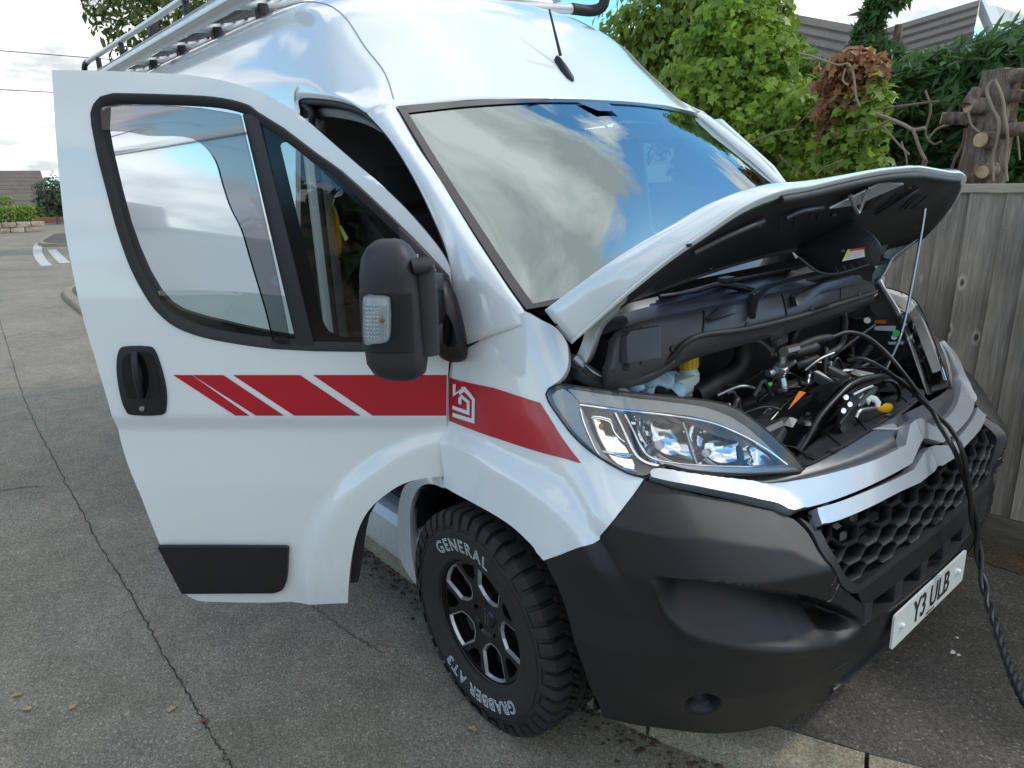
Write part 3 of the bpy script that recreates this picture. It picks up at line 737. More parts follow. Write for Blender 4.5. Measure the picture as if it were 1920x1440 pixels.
# bare twigs
tw = empty('bare_shrub', loc=(0, 0, 0)); tag(tw, 'leafless shrub of thin curved grey twigs between withered ivy and lopped trunk', 'shrub')
for i, (px, r_) in enumerate([([(1640,205),(1680,200),(1740,192),(1760,190)], .006), ([(1643,213),(1690,232),(1712,243),(1735,240)], .011), ([(1712,243),(1725,280),(1735,300)], .009), ([(1735,170),(1745,205),(1735,250),(1750,270),(1765,265)], .006), ([(1740,260),(1760,240),(1790,230),(1805,215)], .006), ([(1650,230),(1680,265),(1705,290)], .005), ([(1600,248),(1640,240),(1670,225)], .005), ([(1500,100),(1530,108),(1570,122),(1590,120),(1600,140),(1605,180),(1612,200)], .007), ([(1585,128),(1580,150),(1590,160)], .005), ([(1460,290),(1480,310),(1505,328)], .006), ([(1530,330),(1545,315),(1580,300)], .005), ([(1690,265),(1700,300),(1698,330)], .004), ([(1780,330),(1790,300),(1805,270),(1810,240)], .007), ([(1900,180),(1905,230),(1912,300)], .005), ([(1400,270),(1450,250),(1490,242)], .004), ([(1490,240),(1520,210),(1540,195)], .004)]):
    MB().tube(cr([W_(u, v, 2.2+.05*math.sin(i*3)) for u, v in px], 6), r_, 6).build('twig', 'dry_vine' if i % 3 else 'twig_brown', tw, smooth=60)
MB().tube(cr([(-.2, 2.3, .0), (-.25, 2.25, 1.0), W_(1735, 300, 2.2)], 5), .014, 6).build('stem', 'twig_brown', tw)

# ---- houses
def tiled_roof(parent, tl, tr_, drop, run, courses, name='roof'):
    tl, tr_ = np.array(tl, float), np.array(tr_, float)
    along = unit((tr_-tl)*np.array([1, 1, 0])); out_ = np.array([along[1], -along[0], 0]); out_ = out_ if out_[1] < 0 else -out_
    for k in range(courses):
        t0, t1 = k/courses, (k+1)/courses
        t0 = t0-.6/courses if k else t0
        a, b = tl+out_*run*t0-np.array([0, 0, drop*t0]), tr_+out_*run*t0-np.array([0, 0, drop*t0]); c_, d = tr_+out_*run*(t1+.02)-np.array([0, 0, drop*t1-.035]), tl+out_*run*(t1+.02)-np.array([0, 0, drop*t1-.035])
        yield MB().add([a, b, c_, d, c_-[0, 0, .045], d-[0, 0, .045]], [(0, 1, 2, 3), (3, 2, 4, 5)])
hs = empty('bungalow', loc=(-8, 16, 0)); hs.location = (0, 0, 0); tag(hs, 'brown tiled roof of a bungalow left of the feathery cypress', 'house')
for m_ in tiled_roof(hs, W_(1330, -3, 17), W_(1660, 58, 15.5), 3.0, 4.2, 16): m_.build('tile_course', 'roof_tile', hs, smooth=None)
MB().box((-8.5, 19.5, 1.6), (9, 6, 3.2)).build('wall', 'render_white', hs)
hs = empty('gabled_house', loc=(0, 0, 0)); tag(hs, 'brown tiled gable roof with white bargeboard behind the conifer at the right', 'house')
for m_ in tiled_roof(hs, W_(1590, 75, 13.5), W_(1838, -1, 14.2), 3.2, 4.4, 17): m_.build('tile_course', 'roof_tile', hs, smooth=None)
g0, g1 = W_(1838, 0, 14.2), W_(1838, 0, 14.2)+np.array([2.0, -2.6, -2.6])
MB().prism([g0+[0, 0, .05], g1+[0, 0, .05], g1+[0, 0, -.25], g0+[0, 0, -.25]], (.05, .05, 0)).build('bargeboard', 'render_white', hs)
MB().prism([g0+[.1, .1, -.1], g1+[.1, .1, -.2], g1+[.1, .1, -3], g0+[4, 3, -5], g0+[4, 3, -2]], (.1, .1, 0)).build('gable_wall', 'render_white', hs)
# ---- far end of the street
def hedge(name, label, p0, p1, h, d, n, seed, size=.10, parent=None, zb=0.0):
    t = empty(name, loc=(0, 0, 0)); tag(t, label, 'hedge')
    rs_ = np.random.RandomState(seed); p0, p1 = np.array(p0, float), np.array(p1, float); l = np.linalg.norm(p1-p0); a = (p1-p0)/l; q = np.array([-a[1], a[0], 0])
    u_, v_, w_ = rs_.uniform(0, 1, n), rs_.uniform(-.5, .5, n), rs_.uniform(0, 1, n)
    sel = rs_.randint(0, 3, n); w_ = np.where(sel == 0, 1+rs_.normal(0, .02, n), w_); v_ = np.where(sel > 0, np.sign(v_)*(.5+rs_.normal(0, .03, n)), v_)
    C = p0+np.outer(u_*l, a)+np.outer(v_*d, q)+np.outer(zb+w_*h, [0, 0, 1]); N = np.where((sel == 0)[:, None], [0, 0, 1.0], np.outer(np.sign(v_), q)+[0, 0, .3])
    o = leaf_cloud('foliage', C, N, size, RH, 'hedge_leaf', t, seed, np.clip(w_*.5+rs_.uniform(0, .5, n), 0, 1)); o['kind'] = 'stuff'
    MB().box(tuple((p0+p1)/2+np.array([0, 0, zb+h*.46])), (l*.98, d*.84, h*.9), ax=[a, q, np.array([0, 0, 1.0])]).build('branches', 'twig_brown', t)
wl = empty('stone_wall', loc=(0, 0, 0)); tag(wl, 'low pinkish stone garden wall at the far corner of the street', 'wall')
w0, w1 = np.array([-33.5, -6, 0]), np.array([-34.2, 1.95, 0]); wr2 = random.Random(9)
nst = 16
for i in range(nst):
    for j in range(2):
        t = (i+.5+(.5 if j else 0))/nst
        if t > 1: continue
        p = w0*(1-t)+w1*t
        MB().box((p[0], p[1], .11+j*.21+wr2.uniform(-.01, .01)), (.3+wr2.uniform(-.03, .03), .47, .20)).build('stone', 'stone', wl, bevel=.03)
hedge('clipped_hedge', 'clipped bright green hedge on top of the stone wall', (-34.3, -7, .0), (-34.9, 1.95, .0), .62, 1.0, 9000, 61, .07, zb=.38)
hedge('garden_hedge', 'rear green hedge rising above the clipped hedge', (-37.5, -7, 0), (-38.5, 1.6, 0), 1.32, 1.0, 6000, 62, .09)
hedge('far_hedge', 'straight dark green hedge behind the low red brick wall', (-44, 1.6, 0), (-44, 9, 0), .75, 1.0, 6000, 63, .09, zb=.1)
bw = empty('brick_wall', loc=(0, 0, 0)); tag(bw, 'low red brick wall under the far hedge', 'wall'); MB().box((-43.0, 6, .14), (.25, 10, .28)).build('bricks', 'brick_red', bw, bevel=.01)
bh = empty('round_bush', loc=(0, 0, 0)); tag(bh, 'rounded grey green bush in front of the far house', 'bush')
tree_trunk(bh, (-41, 3.6, 0), (-41, 3.6, 1.2), .08, .04, 71, 3)
C, N, ti = blob_points([(-41, 3.7, 1.5, .95, .85, .85), (-41, 4.2, 1.2, .8, .8, .8), (-41, 3.4, 1.1, .7, .6, .6)], 3500, 72, .6); o = leaf_cloud('crown', C, N, .10, RH, 'olive_leaf', bh, 73, ti); o['kind'] = 'stuff'
fh = empty('far_house', loc=(0, 0, 0)); tag(fh, 'long dark tiled house roof at the far left end of the street', 'house')
a_, b_ = atw(-150, 314, x=-60), atw(84, 321, x=-60)
for m_ in tiled_roof(fh, (-60, -14, a_[2]+.2), (-60, 5.9, b_[2]), 2.2, 0.01, 8):
    pass
for k in range(9):
    z1, z0 = 3.0-k*.26, 3.0-(k+1)*.26; x1, x0 = -62+k*.3, -62+(k+1)*.3
    MB().add([(x1, -16, z1), (x1, 5.95, z1), (x0, 5.95, z0+.03), (x0, -16, z0+.03), (x0, 5.95, z0-.02), (x0, -16, z0-.02)], [(0, 1, 2, 3), (3, 2, 4, 5)]).build('tile_course', 'roof_tile', fh, smooth=None)
MB().box((-63, -5, .35), (5, 20, .9)).build('wall', 'render_white', fh)
# street tree behind the rack
st_ = empty('street_tree', loc=(0, 0, 0)); tag(st_, 'loose leafed tree rising behind the van roof rack', 'tree')
tc_ = atw(235, 30, x=-20)
tree_trunk(st_, (-20, 5.2, 0), (-20, 4.9, 5.4), .2, .08, 81, 7, spread=1.4)
bl_ = [tuple(atw(u, v, x=-20+dx))+(a, a, b) for u, v, dx, a, b in [(200,20,0,.55,.5),(250,50,.3,.7,.6),(300,30,0,.8,.7),(230,-30,0,.9,.7),(330,70,.3,.8,.6),(195,60,0,.35,.35),(370,30,0,1.0,.7),(440,0,.5,1.2,.8),(285,-40,-.5,1.2,.8),(215,95,0,.22,.3),(262,100,0,.4,.4),(180,15,0,.35,.25)]]
C, N, ti = blob_points(bl_, 3600, 83, .3); o = leaf_cloud('crown', C, N, .11, RH, 'tree_leaf', st_, 84, ti); o['kind'] = 'stuff'
for i, (v0, nm) in enumerate(((95, 'upper overhead wire crossing the sky at the left edge'), (168, 'lower overhead wire crossing the sky at the left edge'))):
    p0 = atw(0, v0, x=-24); zz = p0[2]
    o = MB().tube(cr([(-24, -30, zz+.2), (-24, -10, zz), (-24, p0[1], zz), (-24, 12, zz+.2), (-24, 40, zz+1.2)], 6), .012, 5).build('overhead_wire', 'rubber'); tag(o, nm, 'wire', 'overhead wires')

# unseen trees added behind the viewer so the glass and bumper mirror something dark
ac = empty('added_reflection_trees', loc=(0, 0, 0)); tag(ac, 'dark row of tall trees added across the road to darken reflections, otherwise unseen', 'trees', kind='stuff')
bl_ = [(8+i*2.6-(i % 2)*.8, -13.5-(i % 3)*.7+i*1.1, 1.7+(i % 2)*.5, 1.7, 1.5, 2.2+(i % 3)*.4) for i in range(6)]
C, N, ti = blob_points(bl_, 9000, 91, .5); leaf_cloud('crown', C, N, .32, RH, 'conifer_leaf', ac, 92, ti)
for b in bl_: MB().tube([(b[0], b[1], 0), (b[0], b[1], 2.2), (b[0], b[1], 3.6)], [1.5, 1.4, .6], 10).build('trunk', 'twig_brown', ac)  # wide solid core inside each added tree, closing gaps in its reflection

# ================================================================== THE VAN
van = empty('van', VAN_MAT)
tag(van, 'white high-roof panel van with red stripe, open bonnet and open front door', 'van')

# ---- one smooth skin for the nose, wings and bumper: plan curves at several heights, s runs from the
# middle of the front (0) round the corner to behind the wheel (9); the far side is its mirror image
LEV = [
 (.15, [(.80,0),(.795,.25),(.78,.5),(.72,.63),(.62,.74),(.49,.83),(.36,.88),(.15,.90),(0,.90),(-.3,.90)]),
 (.25, [(.845,0),(.84,.25),(.825,.5),(.765,.65),(.665,.77),(.52,.87),(.37,.93),(.15,.95),(0,.95),(-.3,.95)]),
 (.45, [(.925,0),(.92,.25),(.90,.5),(.845,.68),(.745,.83),(.585,.95),(.40,1.0),(.15,1.01),(0,1.01),(-.3,1.01)]),
 (.58, [(.938,0),(.933,.25),(.913,.5),(.862,.70),(.755,.86),(.585,.975),(.38,1.02),(.15,1.022),(0,1.02),(-.3,1.015)]),
 (.80, [(.918,0),(.911,.25),(.887,.5),(.836,.705),(.735,.868),(.575,.972),(.36,1.012),(.15,1.018),(0,1.018),(-.3,1.008)]),
 (.95, [(.835,0),(.815,.25),(.765,.47),(.70,.68),(.625,.86),(.50,.955),(.33,.995),(.15,1.0),(0,.998),(-.3,.993)]),
 (1.10,[(.75,0),(.735,.25),(.68,.47),(.605,.68),(.51,.85),(.40,.93),(.28,.965),(.13,.98),(0,.985),(-.3,.985)]),
 (1.25,[(.66,0),(.65,.25),(.60,.45),(.52,.65),(.43,.81),(.345,.885),(.255,.925),(.13,.952),(0,.963),(-.3,.968)]),
 (1.40,[(.52,0),(.51,.25),(.47,.45),(.40,.65),(.31,.80),(.245,.86),(.18,.895),(.08,.925),(-.03,.942),(-.3,.95)]),
 (1.60,[(.40,0),(.39,.25),(.36,.45),(.30,.63),(.22,.77),(.16,.83),(.10,.865),(.0,.90),(-.10,.918),(-.3,.925)]),
]
def build_table():
    S_ = np.linspace(0, 9, 271); Z_ = np.arange(.15, 1.6005, .005)
    lv = []
    for z, pts in LEV:
        c_ = cr(pts, 30); lv.append(c_)
    lv = np.array(lv); zs = np.array([l[0] for l in LEV])
    T = np.zeros((len(S_), len(Z_), 2))
    for k in range(2):
        for i in range(len(S_)): T[i, :, k] = np.interp(Z_, zs, lv[:, i, k])
    g = np.exp(-.5*(np.arange(-8, 9)*.005/.0065)**2); g /= g.sum()
    pad = np.pad(T, ((0, 0), (8, 8), (0, 0)), mode='reflect', reflect_type='odd')
    T = sum(pad[:, k:k+len(Z_)]*g[k] for k in range(17))
    # wheel-arch flare
    X, Zg = T[:, :, 0], Z_[None, :]
    r_ = np.hypot(X, Zg-.372); rb = .615+.085*sstep(.08, .5, X)
    fl = .030*(1-sstep(-.019, .019, r_-rb))*sstep(4.2, 5.6, S_)[:, None]
    T[:, :, 1] += fl
    # ridge across the bumper: the face above it leans back, the face below stands upright
    zc = np.interp(S_, [0, 1.9, 2.1, 2.47, 2.84, 3.83, 4.81, 5.6, 9], [.70, .70, .71, .80, .85, .90, .92, .92, .92])[:, None]
    am = .042*(sstep(2.0, 2.5, S_)*(1-sstep(4.9, 5.7, S_)))[:, None]
    up = np.clip(1-(Zg-zc)/.12, 0, 1)**1.0; dn = np.clip(1-(zc-Zg)/.24, 0, 1)
    rid = am*np.where(Zg > zc, up, dn)
    dS = np.gradient(T, axis=0); nl = np.stack([dS[:, :, 1], -dS[:, :, 0]], 2); nl /= np.linalg.norm(nl, axis=2)[:, :, None]+1e-9
    T += nl*rid[:, :, None]
    return S_, Z_, T
TS, TZ, TT = build_table()
def nose(s, z):
    s = np.atleast_1d(np.asarray(s, float)); z = np.atleast_1d(np.asarray(z, float))
    a = np.clip(s/(TS[1]-TS[0]), 0, len(TS)-1.001); b = np.clip((z-TZ[0])/.005, 0, len(TZ)-1.001)
    i, j = a.astype(int), b.astype(int); fa, fb = (a-i)[:, None], (b-j)[:, None]
    q = (TT[i, j]*(1-fa)+TT[i+1, j]*fa)*(1-fb)+(TT[i, j+1]*(1-fa)+TT[i+1, j+1]*fa)*fb
    return np.stack([q[:, 0], -q[:, 1], z], 1)
def nose_l(s, z): return nose(s, z)*np.array([1, -1, 1])
def nose_n(s, z, e=.02):
    N = np.cross(nose(s+e, z)-nose(s-e, z), nose(s, z+e*.5)-nose(s, z-e*.5)); return -N/np.linalg.norm(N, axis=1)[:, None]
NSGN = -1 if nose_n(np.array([1.0]), np.array([.6]))[0][0] > 0 else 1
_seed = [(s, z, nose(s, z)[0]) for s in np.arange(0, 9, .5) for z in np.arange(.2, 1.6, .1)]
def _px(P): d = np.asarray(P)-VC; w = d@CF; return np.array([960+VF*(d@CR)/w, 720-VF*(d@CU)/w])
_spx = np.array([_px(q[2]) for q in _seed])
def on_nose(u, v):
    # parameters of the skin point seen at a photo point
    k = np.argmin(np.hypot(_spx[:, 0]-u, _spx[:, 1]-v)); s, z = _seed[k][0], _seed[k][1]
    for _ in range(14):
        p0 = _px(nose(s, z)[0]); e = .02
        J = np.column_stack([(_px(nose(min(s+e, 9), z)[0])-_px(nose(max(s-e, 0), z)[0]))/(min(s+e, 9)-max(s-e, 0)), (_px(nose(s, z+e)[0])-_px(nose(s, z-e)[0]))/(2*e)])
        d = np.linalg.lstsq(J, np.array([u, v])-p0, rcond=None)[0]
        m_ = max(1, abs(d[0])/.8, abs(d[1])/.15); s = min(max(s+d[0]/m_, 0), 9); z = min(max(z+d[1]/m_, .16), 1.59)
    return np.array([s, z])
def nz(pts, n=4, smooth=True):
    q = np.array([on_nose(*p) for p in pts]); return cr(q, n) if smooth and n > 1 else q
def cat(*a): return np.vstack([np.atleast_2d(x) for x in a])

# ---- body shell: empty part carrying the painted panels would be a fourth level, so panels hang on the van itself
# front wing, near side
w_top = nz([(880,650),(925,612),(985,584)])
w_in = nz([(1012,599),(1040,613),(1057,632),(1065,652),(1064,690),(1050,712),(1030,726)], 3)
w_hl = nz([(1023,736),(1030,756),(1060,800),(1100,843),(1150,876),(1207,898)])
w_seam = nz([(1204,903),(1160,962),(1124,1012)], 3); w_seam2 = nz([(1112,1019),(1065,1034),(1019,1051)], 3)
w_arch = nz([(1006,1036),(995,1020),(962,989),(925,964),(887,943),(850,923),(831,912)])
w_back = nz([(832,885),(836,800),(841,712),(846,680)], 3)
wing_out = cat(w_top, w_in, w_hl, w_seam, w_seam2, w_arch, w_back)
wing = panel('front_wing', nose, wing_out, step=(.12, .018), parent=van, thick=.022, sgn=NSGN, smooth=40)
WL = [tuple(p) for p in wing_out]
panel('front_wing', nose_l, wing_out, step=(.25, .04), parent=van, thick=.02, sgn=-NSGN, smooth=40)
# red stripe on the wing and the house mark on it
st = cat(nz([(843,708),(925,727),(1013,755)], 3), nz([(1040,798),(1065,836),(1090,869)], 2), nz([(1060,860),(1000,844),(920,818),(843,789)], 2))
panel('stripe', nose, st, step=(.1, .015), mat='red_vinyl', parent=wing, out=.0016, sgn=NSGN, smooth=60)
def mark(pts, name='house_mark'):
    q = nz([(600+x/3, 400+y/3) for x, y in pts], 1)
    panel(name, nose, q, step=(.05, .01), mat='white_vinyl', parent=wing, out=.003, sgn=NSGN, smooth=60)
mark([(752,960),(768,960),(766,1010),(800,985),(800,975),(820,975),(876,1045),(873,1182),(750,1142),(750,1120),(858,1153),(860,1052),(815,1003),(790,1022),(785,1008),(752,1030)])
mark([(782,1040),(800,1018),(846,1058),(845,1135),(748,1100),(750,1080),(830,1108),(831,1066),(800,1040),(800,1075),(783,1072)])

# inner pillar and arch flange behind the open door
fl_o = [at(u, v, y=-.975) for u, v in [(831,893),(800,896),(775,902),(757,915),(747,955),(746,1000),(750,1040),(760,1068),(781,1096)]]
fl_i = [at(u, v, y=-.985) for u, v in [(832,915),(810,907),(790,911),(776,930),(769,960),(769,1000),(772,1040),(777,1068),(783,1090)]]
o_, i_ = cr(fl_o, 5), cr(fl_i, 5)
MB().grid(np.array([o_+[0, .10, 0], o_+[0, .012, 0], o_, i_, i_+[0, .03, 0]])).build('arch_flange', 'white_paint', van, smooth=45, solid=.002)

# ---- bumper skin with the scoop and the fog-lamp hole pressed in
sc_top = np.array([on_nose(*p) for p in [(1228,1082),(1300,1088),(1400,1100),(1500,1115),(1570,1135),(1612,1162)]])
sc_bot = np.array([on_nose(*p) for p in [(1228,1092),(1238,1125),(1262,1160),(1300,1186),(1370,1204),(1450,1213),(1520,1213),(1575,1201),(1612,1176)]])
def _fz(arr, s):
    q = cr(arr, 10); o = np.argsort(q[:, 0]); return np.interp(s, q[o, 0], q[o, 1])
S_lo, S_hi = min(sc_bot[:, 0].min(), sc_top[:, 0].min()), max(sc_bot[:, 0].max(), sc_top[:, 0].max())
fog_c = on_nose(1318, 1322)
def bump_disp(s, z):
    zt, zb = _fz(sc_top, s), _fz(sc_bot, s); t = (zt-z)/np.maximum(zt-zb, .012)
    ins = sstep(S_lo-.02, S_lo+.25, s)*(1-sstep(S_hi-.25, S_hi+.02, s))
    d = np.where((t > 0) & (t < 1), np.clip(t/.16, 0, 1)*np.clip((1.0-t)/.62, 0, 1), 0)*.095*ins
    ex = (s > S_lo-.35) & (s < S_hi+.15)
    lip = np.where(ex, .007*np.exp(-.5*((zb-z-.014)/.010)**2), 0)*sstep(S_lo-.3, S_lo+.05, s)*(1-sstep(S_hi-.05, S_hi+.15, s))
    rr = np.hypot((s-fog_c[0])*.2, (z-fog_c[1])*.9)
    fog = .05*(1-sstep(.028, .05, rr))
    return d+fog-lip
def bumper_s(s, z):
    s = np.atleast_1d(np.asarray(s, float)); z = np.atleast_1d(np.asarray(z, float))
    return nose(s, z)-nose_n(s, z)*bump_disp(s, z)[:, None]*(1 if nose_n(np.array([1.]), np.array([.6]))[0][0] > 0 else -1)
def bumper_l(s, z): return bumper_s(s, z)*np.array([1, -1, 1])
b_top = cat(nz([(1022,1051),(1065,1035),(1110,1020)], 3), nz([(1124,1014),(1165,960),(1207,900)], 3), nz([(1220,904),(1300,925),(1400,946),(1468,963)], 4), nz([(1490,975),(1515,1000),(1545,1050),(1570,1090),(1592,1112)], 3), nz([(1606,1125),(1622,1136)], 1))
sI = on_nose(1622, 1136); 
b_mid = np.array([[sI[0]+.02, .55], [sI[0]+.0, .50], [sI[0]-.02, .40], [sI[0]-.02, .33], [sI[0]-.1, .285]])
b_bot = np.array([[2.5, .265], [3.2, .255], [4.0, .25], [4.8, .255], [5.4, .275]])
b_back = nz([(1122,1318),(1108,1290),(1085,1225),(1068,1165),(1048,1105),(1030,1070)], 3)
bump_out = cat(b_top, b_mid, b_bot, b_back)
bumper = panel('front_bumper', bumper_s, bump_out, step=(.03, .0045), mat='bumper_plastic', parent=van, thick=.03, sgn=NSGN, smooth=60)
panel('front_bumper', bumper_l, bump_out, step=(.12, .02), mat='bumper_plastic', parent=van, thick=.03, sgn=-NSGN, smooth=60)
fp = nose(*fog_c)[0]
MB().lathe([(.034, .0), (.030, .01), (.026, .006)], fp+np.array([-.03, .035, 0]), (.7, -.7, 0), 20).build('fog_lamp', 'black_plastic', bumper)
for zz in (1290, 1330):
    q = cr([nose(*on_nose(u, v))[0]+np.array([.001, -.001, 0]) for u, v in ([(1560,1257),(1575,1248),(1590,1240)] if zz == 1290 else [(1556,1289),(1572,1283),(1588,1273)])], 3)
    MB().tube(q, .0016, 5).build('tow_cover_edge', 'black_plastic', bumper)

# ---- grille, bars and chevrons (mirrored about the middle)
def both(pts): # right half outline param points from photo, mirrored copy
    return pts
def front_bar(name, up, lo, mat, proud, thick):
    # closed band between an upper and a lower edge (photo points, right half out to the middle)
    U = nz(up, 3); Lw = nz(lo, 3)
    for fn, sg in ((nose, NSGN), (nose_l, -NSGN)):
        panel(name, fn, cat(U, Lw[::-1]), step=(.08, .012), mat=mat, parent=van, thick=thick, out=proud, sgn=sg, smooth=35)
def zs_poly(pts): return np.array(pts)
# silver upper strip and lower strip running into the double chevron
up1 = [(1217,890),(1232,880),(1300,893),(1380,903),(1440,909),(1515,899),(1590,879),(1650,856),(1686,837)]
lo1 = [(1219,899),(1300,917),(1400,938),(1450,950),(1480,963),(1530,949),(1590,927),(1650,898),(1698,871)]
U1, L1 = nz(up1, 3), nz(lo1, 3)
pk1 = np.array([on_nose(1699, 804), on_nose(1706, 804), on_nose(1717, 828), on_nose(1712, 835)])
def close_mid(q): q = np.array(q); q[:, 0] = np.maximum(q[:, 0], 0); return q
zpk = [at(1703, 805, y=0)[2], at(1716, 829, y=0)[2], at(1716, 843, y=0)[2], at(1729, 864, y=0)[2]]
sW = on_nose(1686, 837)[0]; sV = on_nose(1699, 871)[0]
chev1 = cat(U1, [(.14, .986)], [(0, .990)], [(0, .940)], [(.10, .932)], L1[::-1])
up2 = [(1520,958),(1560,946),(1620,921),(1670,898),(1697,884)]
lo2 = [(1527,991),(1560,980),(1620,953),(1670,926),(1709,908)]
U2, L2 = nz(up2, 3), nz(lo2, 3)
chev2 = cat(U2, [(.14, .910)], [(0, .915)], [(0, .866)], [(.10, .858)], L2[::-1])
for k, ch in ((0, chev1), (1, chev2)):
    for fn, sg in ((nose, NSGN), (nose_l, -NSGN)):
        panel('grille_bar', fn, close_mid(ch), step=(.06, .012), mat='silver_paint', parent=van, thick=.035, out=.020+.006*k, sgn=sg, smooth=35)
# dark upper apron behind the strips (the shelf in front of the bonnet opening)
shelf_f = nz([(1226,884),(1300,897),(1380,907),(1440,913),(1515,903),(1590,883),(1650,860),(1690,842)], 3)
shelf_pts = nose(shelf_f[:, 0], shelf_f[:, 1])
back_px = [(1232,880),(1290,884),(1380,890),(1470,888),(1525,872),(1590,838),(1650,800),(1690,775)]
shelf_b = cr([at(u, v, z=.955+.02*(i/7)) for i, (u, v) in enumerate(back_px)], 3)
n_ = min(len(shelf_pts), len(shelf_b))
fs, bs = shelf_pts[:n_], shelf_b[:n_]
mid = (fs+bs)/2+np.array([.002, 0, .003])
def mirror(G): return np.asarray(G)*np.array([1, -1, 1])
front_c = nose(0, .93)[0]
A_ = np.vstack([fs, [[front_c[0], 0, fs[-1][2]+.005]]]); B_ = np.vstack([bs, [[bs[-1][0]+.02, 0, bs[-1][2]]]]); M_ = np.vstack([mid, [(A_[-1]+B_[-1])/2+[.002, 0, .003]]])
A_[-1][1] = B_[-1][1] = M_[-1][1] = 0
m = MB()
for q in (lambda g: g, mirror): m.grid(q(np.array([A_, M_, B_, B_-[0.0, 0, .04]])))
m.build('bonnet_shelf', 'engine_plastic', van, smooth=50, solid=.002)

# grille field: dark backing, rows of kinked blades
gp = cat(nz([(1500,975),(1522,1002),(1548,1050),(1572,1090),(1594,1108),(1606,1106)], 3), nz([(1660,1075),(1720,1030),(1775,985)], 3))
zg_lo = on_nose(1606, 1106)[1]; s_g = on_nose(1594, 1104)[0]; zg_hi = on_nose(1527, 991)[1]
back_out = np.array([[0, zg_lo-.01], [s_g, zg_lo-.01], [on_nose(1540, 1040)[0], .5*(zg_lo+zg_hi)], [on_nose(1512, 990)[0], zg_hi+.02], [1, zg_hi+.05], [0, zg_hi+.12]])
for fn, sg in ((nose, NSGN), (nose_l, -NSGN)):
    panel('grille_back', fn, back_out, step=(.15, .03), mat='gloss_black', parent=van, out=-.05, sgn=sg)
    fr = cat(nz([(1497,972),(1522,1002),(1548,1050),(1572,1090),(1592,1110),(1606,1110)], 3), np.array([[1.0, zg_lo+.006], [0, zg_lo+.006], [0, zg_lo+.028], [1.0, zg_lo+.028]]), nz([(1609,1096),(1600,1094),(1582,1078),(1560,1040),(1540,1003),(1520,985)], 3))
    panel('grille_frame', fn, fr, step=(.05, .008), mat='grille_plastic', parent=van, thick=.045, out=.004, sgn=sg, smooth=35)
rows = 9
def wave(y, ph, per=.155):
    t = ((y/per+ph) % 1.0); tri = np.interp(t, [0, .17, .33, .5, .67, .83, 1], [0, 0, 1, 1, 1, 0, 0]); return tri
for fn in (nose, nose_l):
    for k in range(rows):
        s_ = np.linspace(0, on_nose(1545, 1030)[0]+.12*(rows/2-k)*.25-.02, 120)
        zc = zg_lo+.035+(zg_hi-zg_lo+.04)*(k+.4)/rows
        y_ = -nose(s_, np.full_like(s_, zc))[:, 1]
        w_ = wave(y_, .5*(k % 2)); amp = (zg_hi-zg_lo+.04)/rows-.003
        slope = .02*(1-np.clip(s_, 0, 2)/2)
        zu = zc+amp*(w_-.5)+slope*k/rows; zl = zu-.004
        dd = .004
        a = fn(s_, zu); b = fn(s_, zl); N = nose_n(s_, zu)*(1 if NSGN == -1 else -1)
        if fn is nose_l: N = N*np.array([1, -1, 1])
        inn = .034
        G = np.array([a-N*inn, a-N*dd, (a+b)/2+N*.001, b-N*dd, b-N*inn])
        MB().grid(G).build('grille_blade', 'grille_plastic', van, smooth=50, solid=.0015)
        # uprights between this blade and the next
        if False:
            for j in range(0, 8):
                yy = .155*(j+.0+(.25 if k % 2 == 0 else .75))
                i0 = np.argmin(abs(y_-yy))
                if abs(y_[i0]-yy) < .01 and s_[i0] < s_[-1]-.05:
                    zc2 = zc+(zg_hi-zg_lo+.04)/rows
                    p0, p1 = fn(s_[i0], zu[i0]-.004)[0], fn(s_[i0], zc2-amp*.5+slope[i0]*(k+1)/rows)[0]
                    Nn = N[i0]
                    t_ = np.array([0, .015, 0])
                    MB().add([p0-t_-Nn*.004, p0+t_-Nn*.004, p1+t_*1.7-Nn*.012, p1-t_*1.7-Nn*.012, p0-t_-Nn*.034, p0+t_-Nn*.034, p1+t_*1.7-Nn*.034, p1-t_*1.7-Nn*.034], [(0,1,2,3),(4,7,6,5),(0,4,5,1),(2,6,7,3),(0,3,7,4),(1,5,6,2)]).build('grille_web', 'grille_plastic', van, smooth=None)
# strip below the grille, lower intake with fins, plate panel
z_a, z_b = zg_lo+.004, on_nose(1640, 1132)[1]
sO = on_nose(1600, 1118)[0]
def band(name, z0, z1, s1, mat, out, thick=.02, step=(.12, .012)):
    for fn, sg in ((nose, NSGN), (nose_l, -NSGN)):
        panel(name, fn, np.array([[0, z0], [s1[0], z0], [s1[1], z1], [0, z1]]), step=step, mat=mat, parent=van, thick=thick, out=out, sgn=sg, smooth=40)
ps = on_nose(1617, 1136); sI_ = ps[0]
z_strip_lo = ps[1]-.002
band('grille_strip', z_strip_lo, zg_lo+.004, (sI_-.01, on_nose(1604, 1112)[0]), 'bumper_plastic', .002)
z_int_lo = on_nose(1625, 1166)[1]
band('intake_back', z_int_lo, z_strip_lo, (sI_, sI_), 'gloss_black', -.05)
band('intake_ledge', z_int_lo-.012, z_int_lo, (sI_-.02, sI_-.02), 'bumper_plastic', .004, .05)
band('plate_panel', .315, z_int_lo-.012, (sI_-.07, sI_-.04), 'bumper_plastic', -.003, .02)
band('lower_lip', .285, .315, (sI_-.1, sI_-.07), 'engine_plastic', .006, .03)
for y_ in (-.40, -.24, -.08, .08, .24, .40):
    x_ = nose(abs(y_)/.25, .5*(z_int_lo+z_strip_lo))[0][0]
    MB().box((x_-.026, y_, .5*(z_int_lo+z_strip_lo)), (.05, .05, z_strip_lo-z_int_lo+.01)).build('intake_fin', 'grille_plastic', van, bevel=.006)

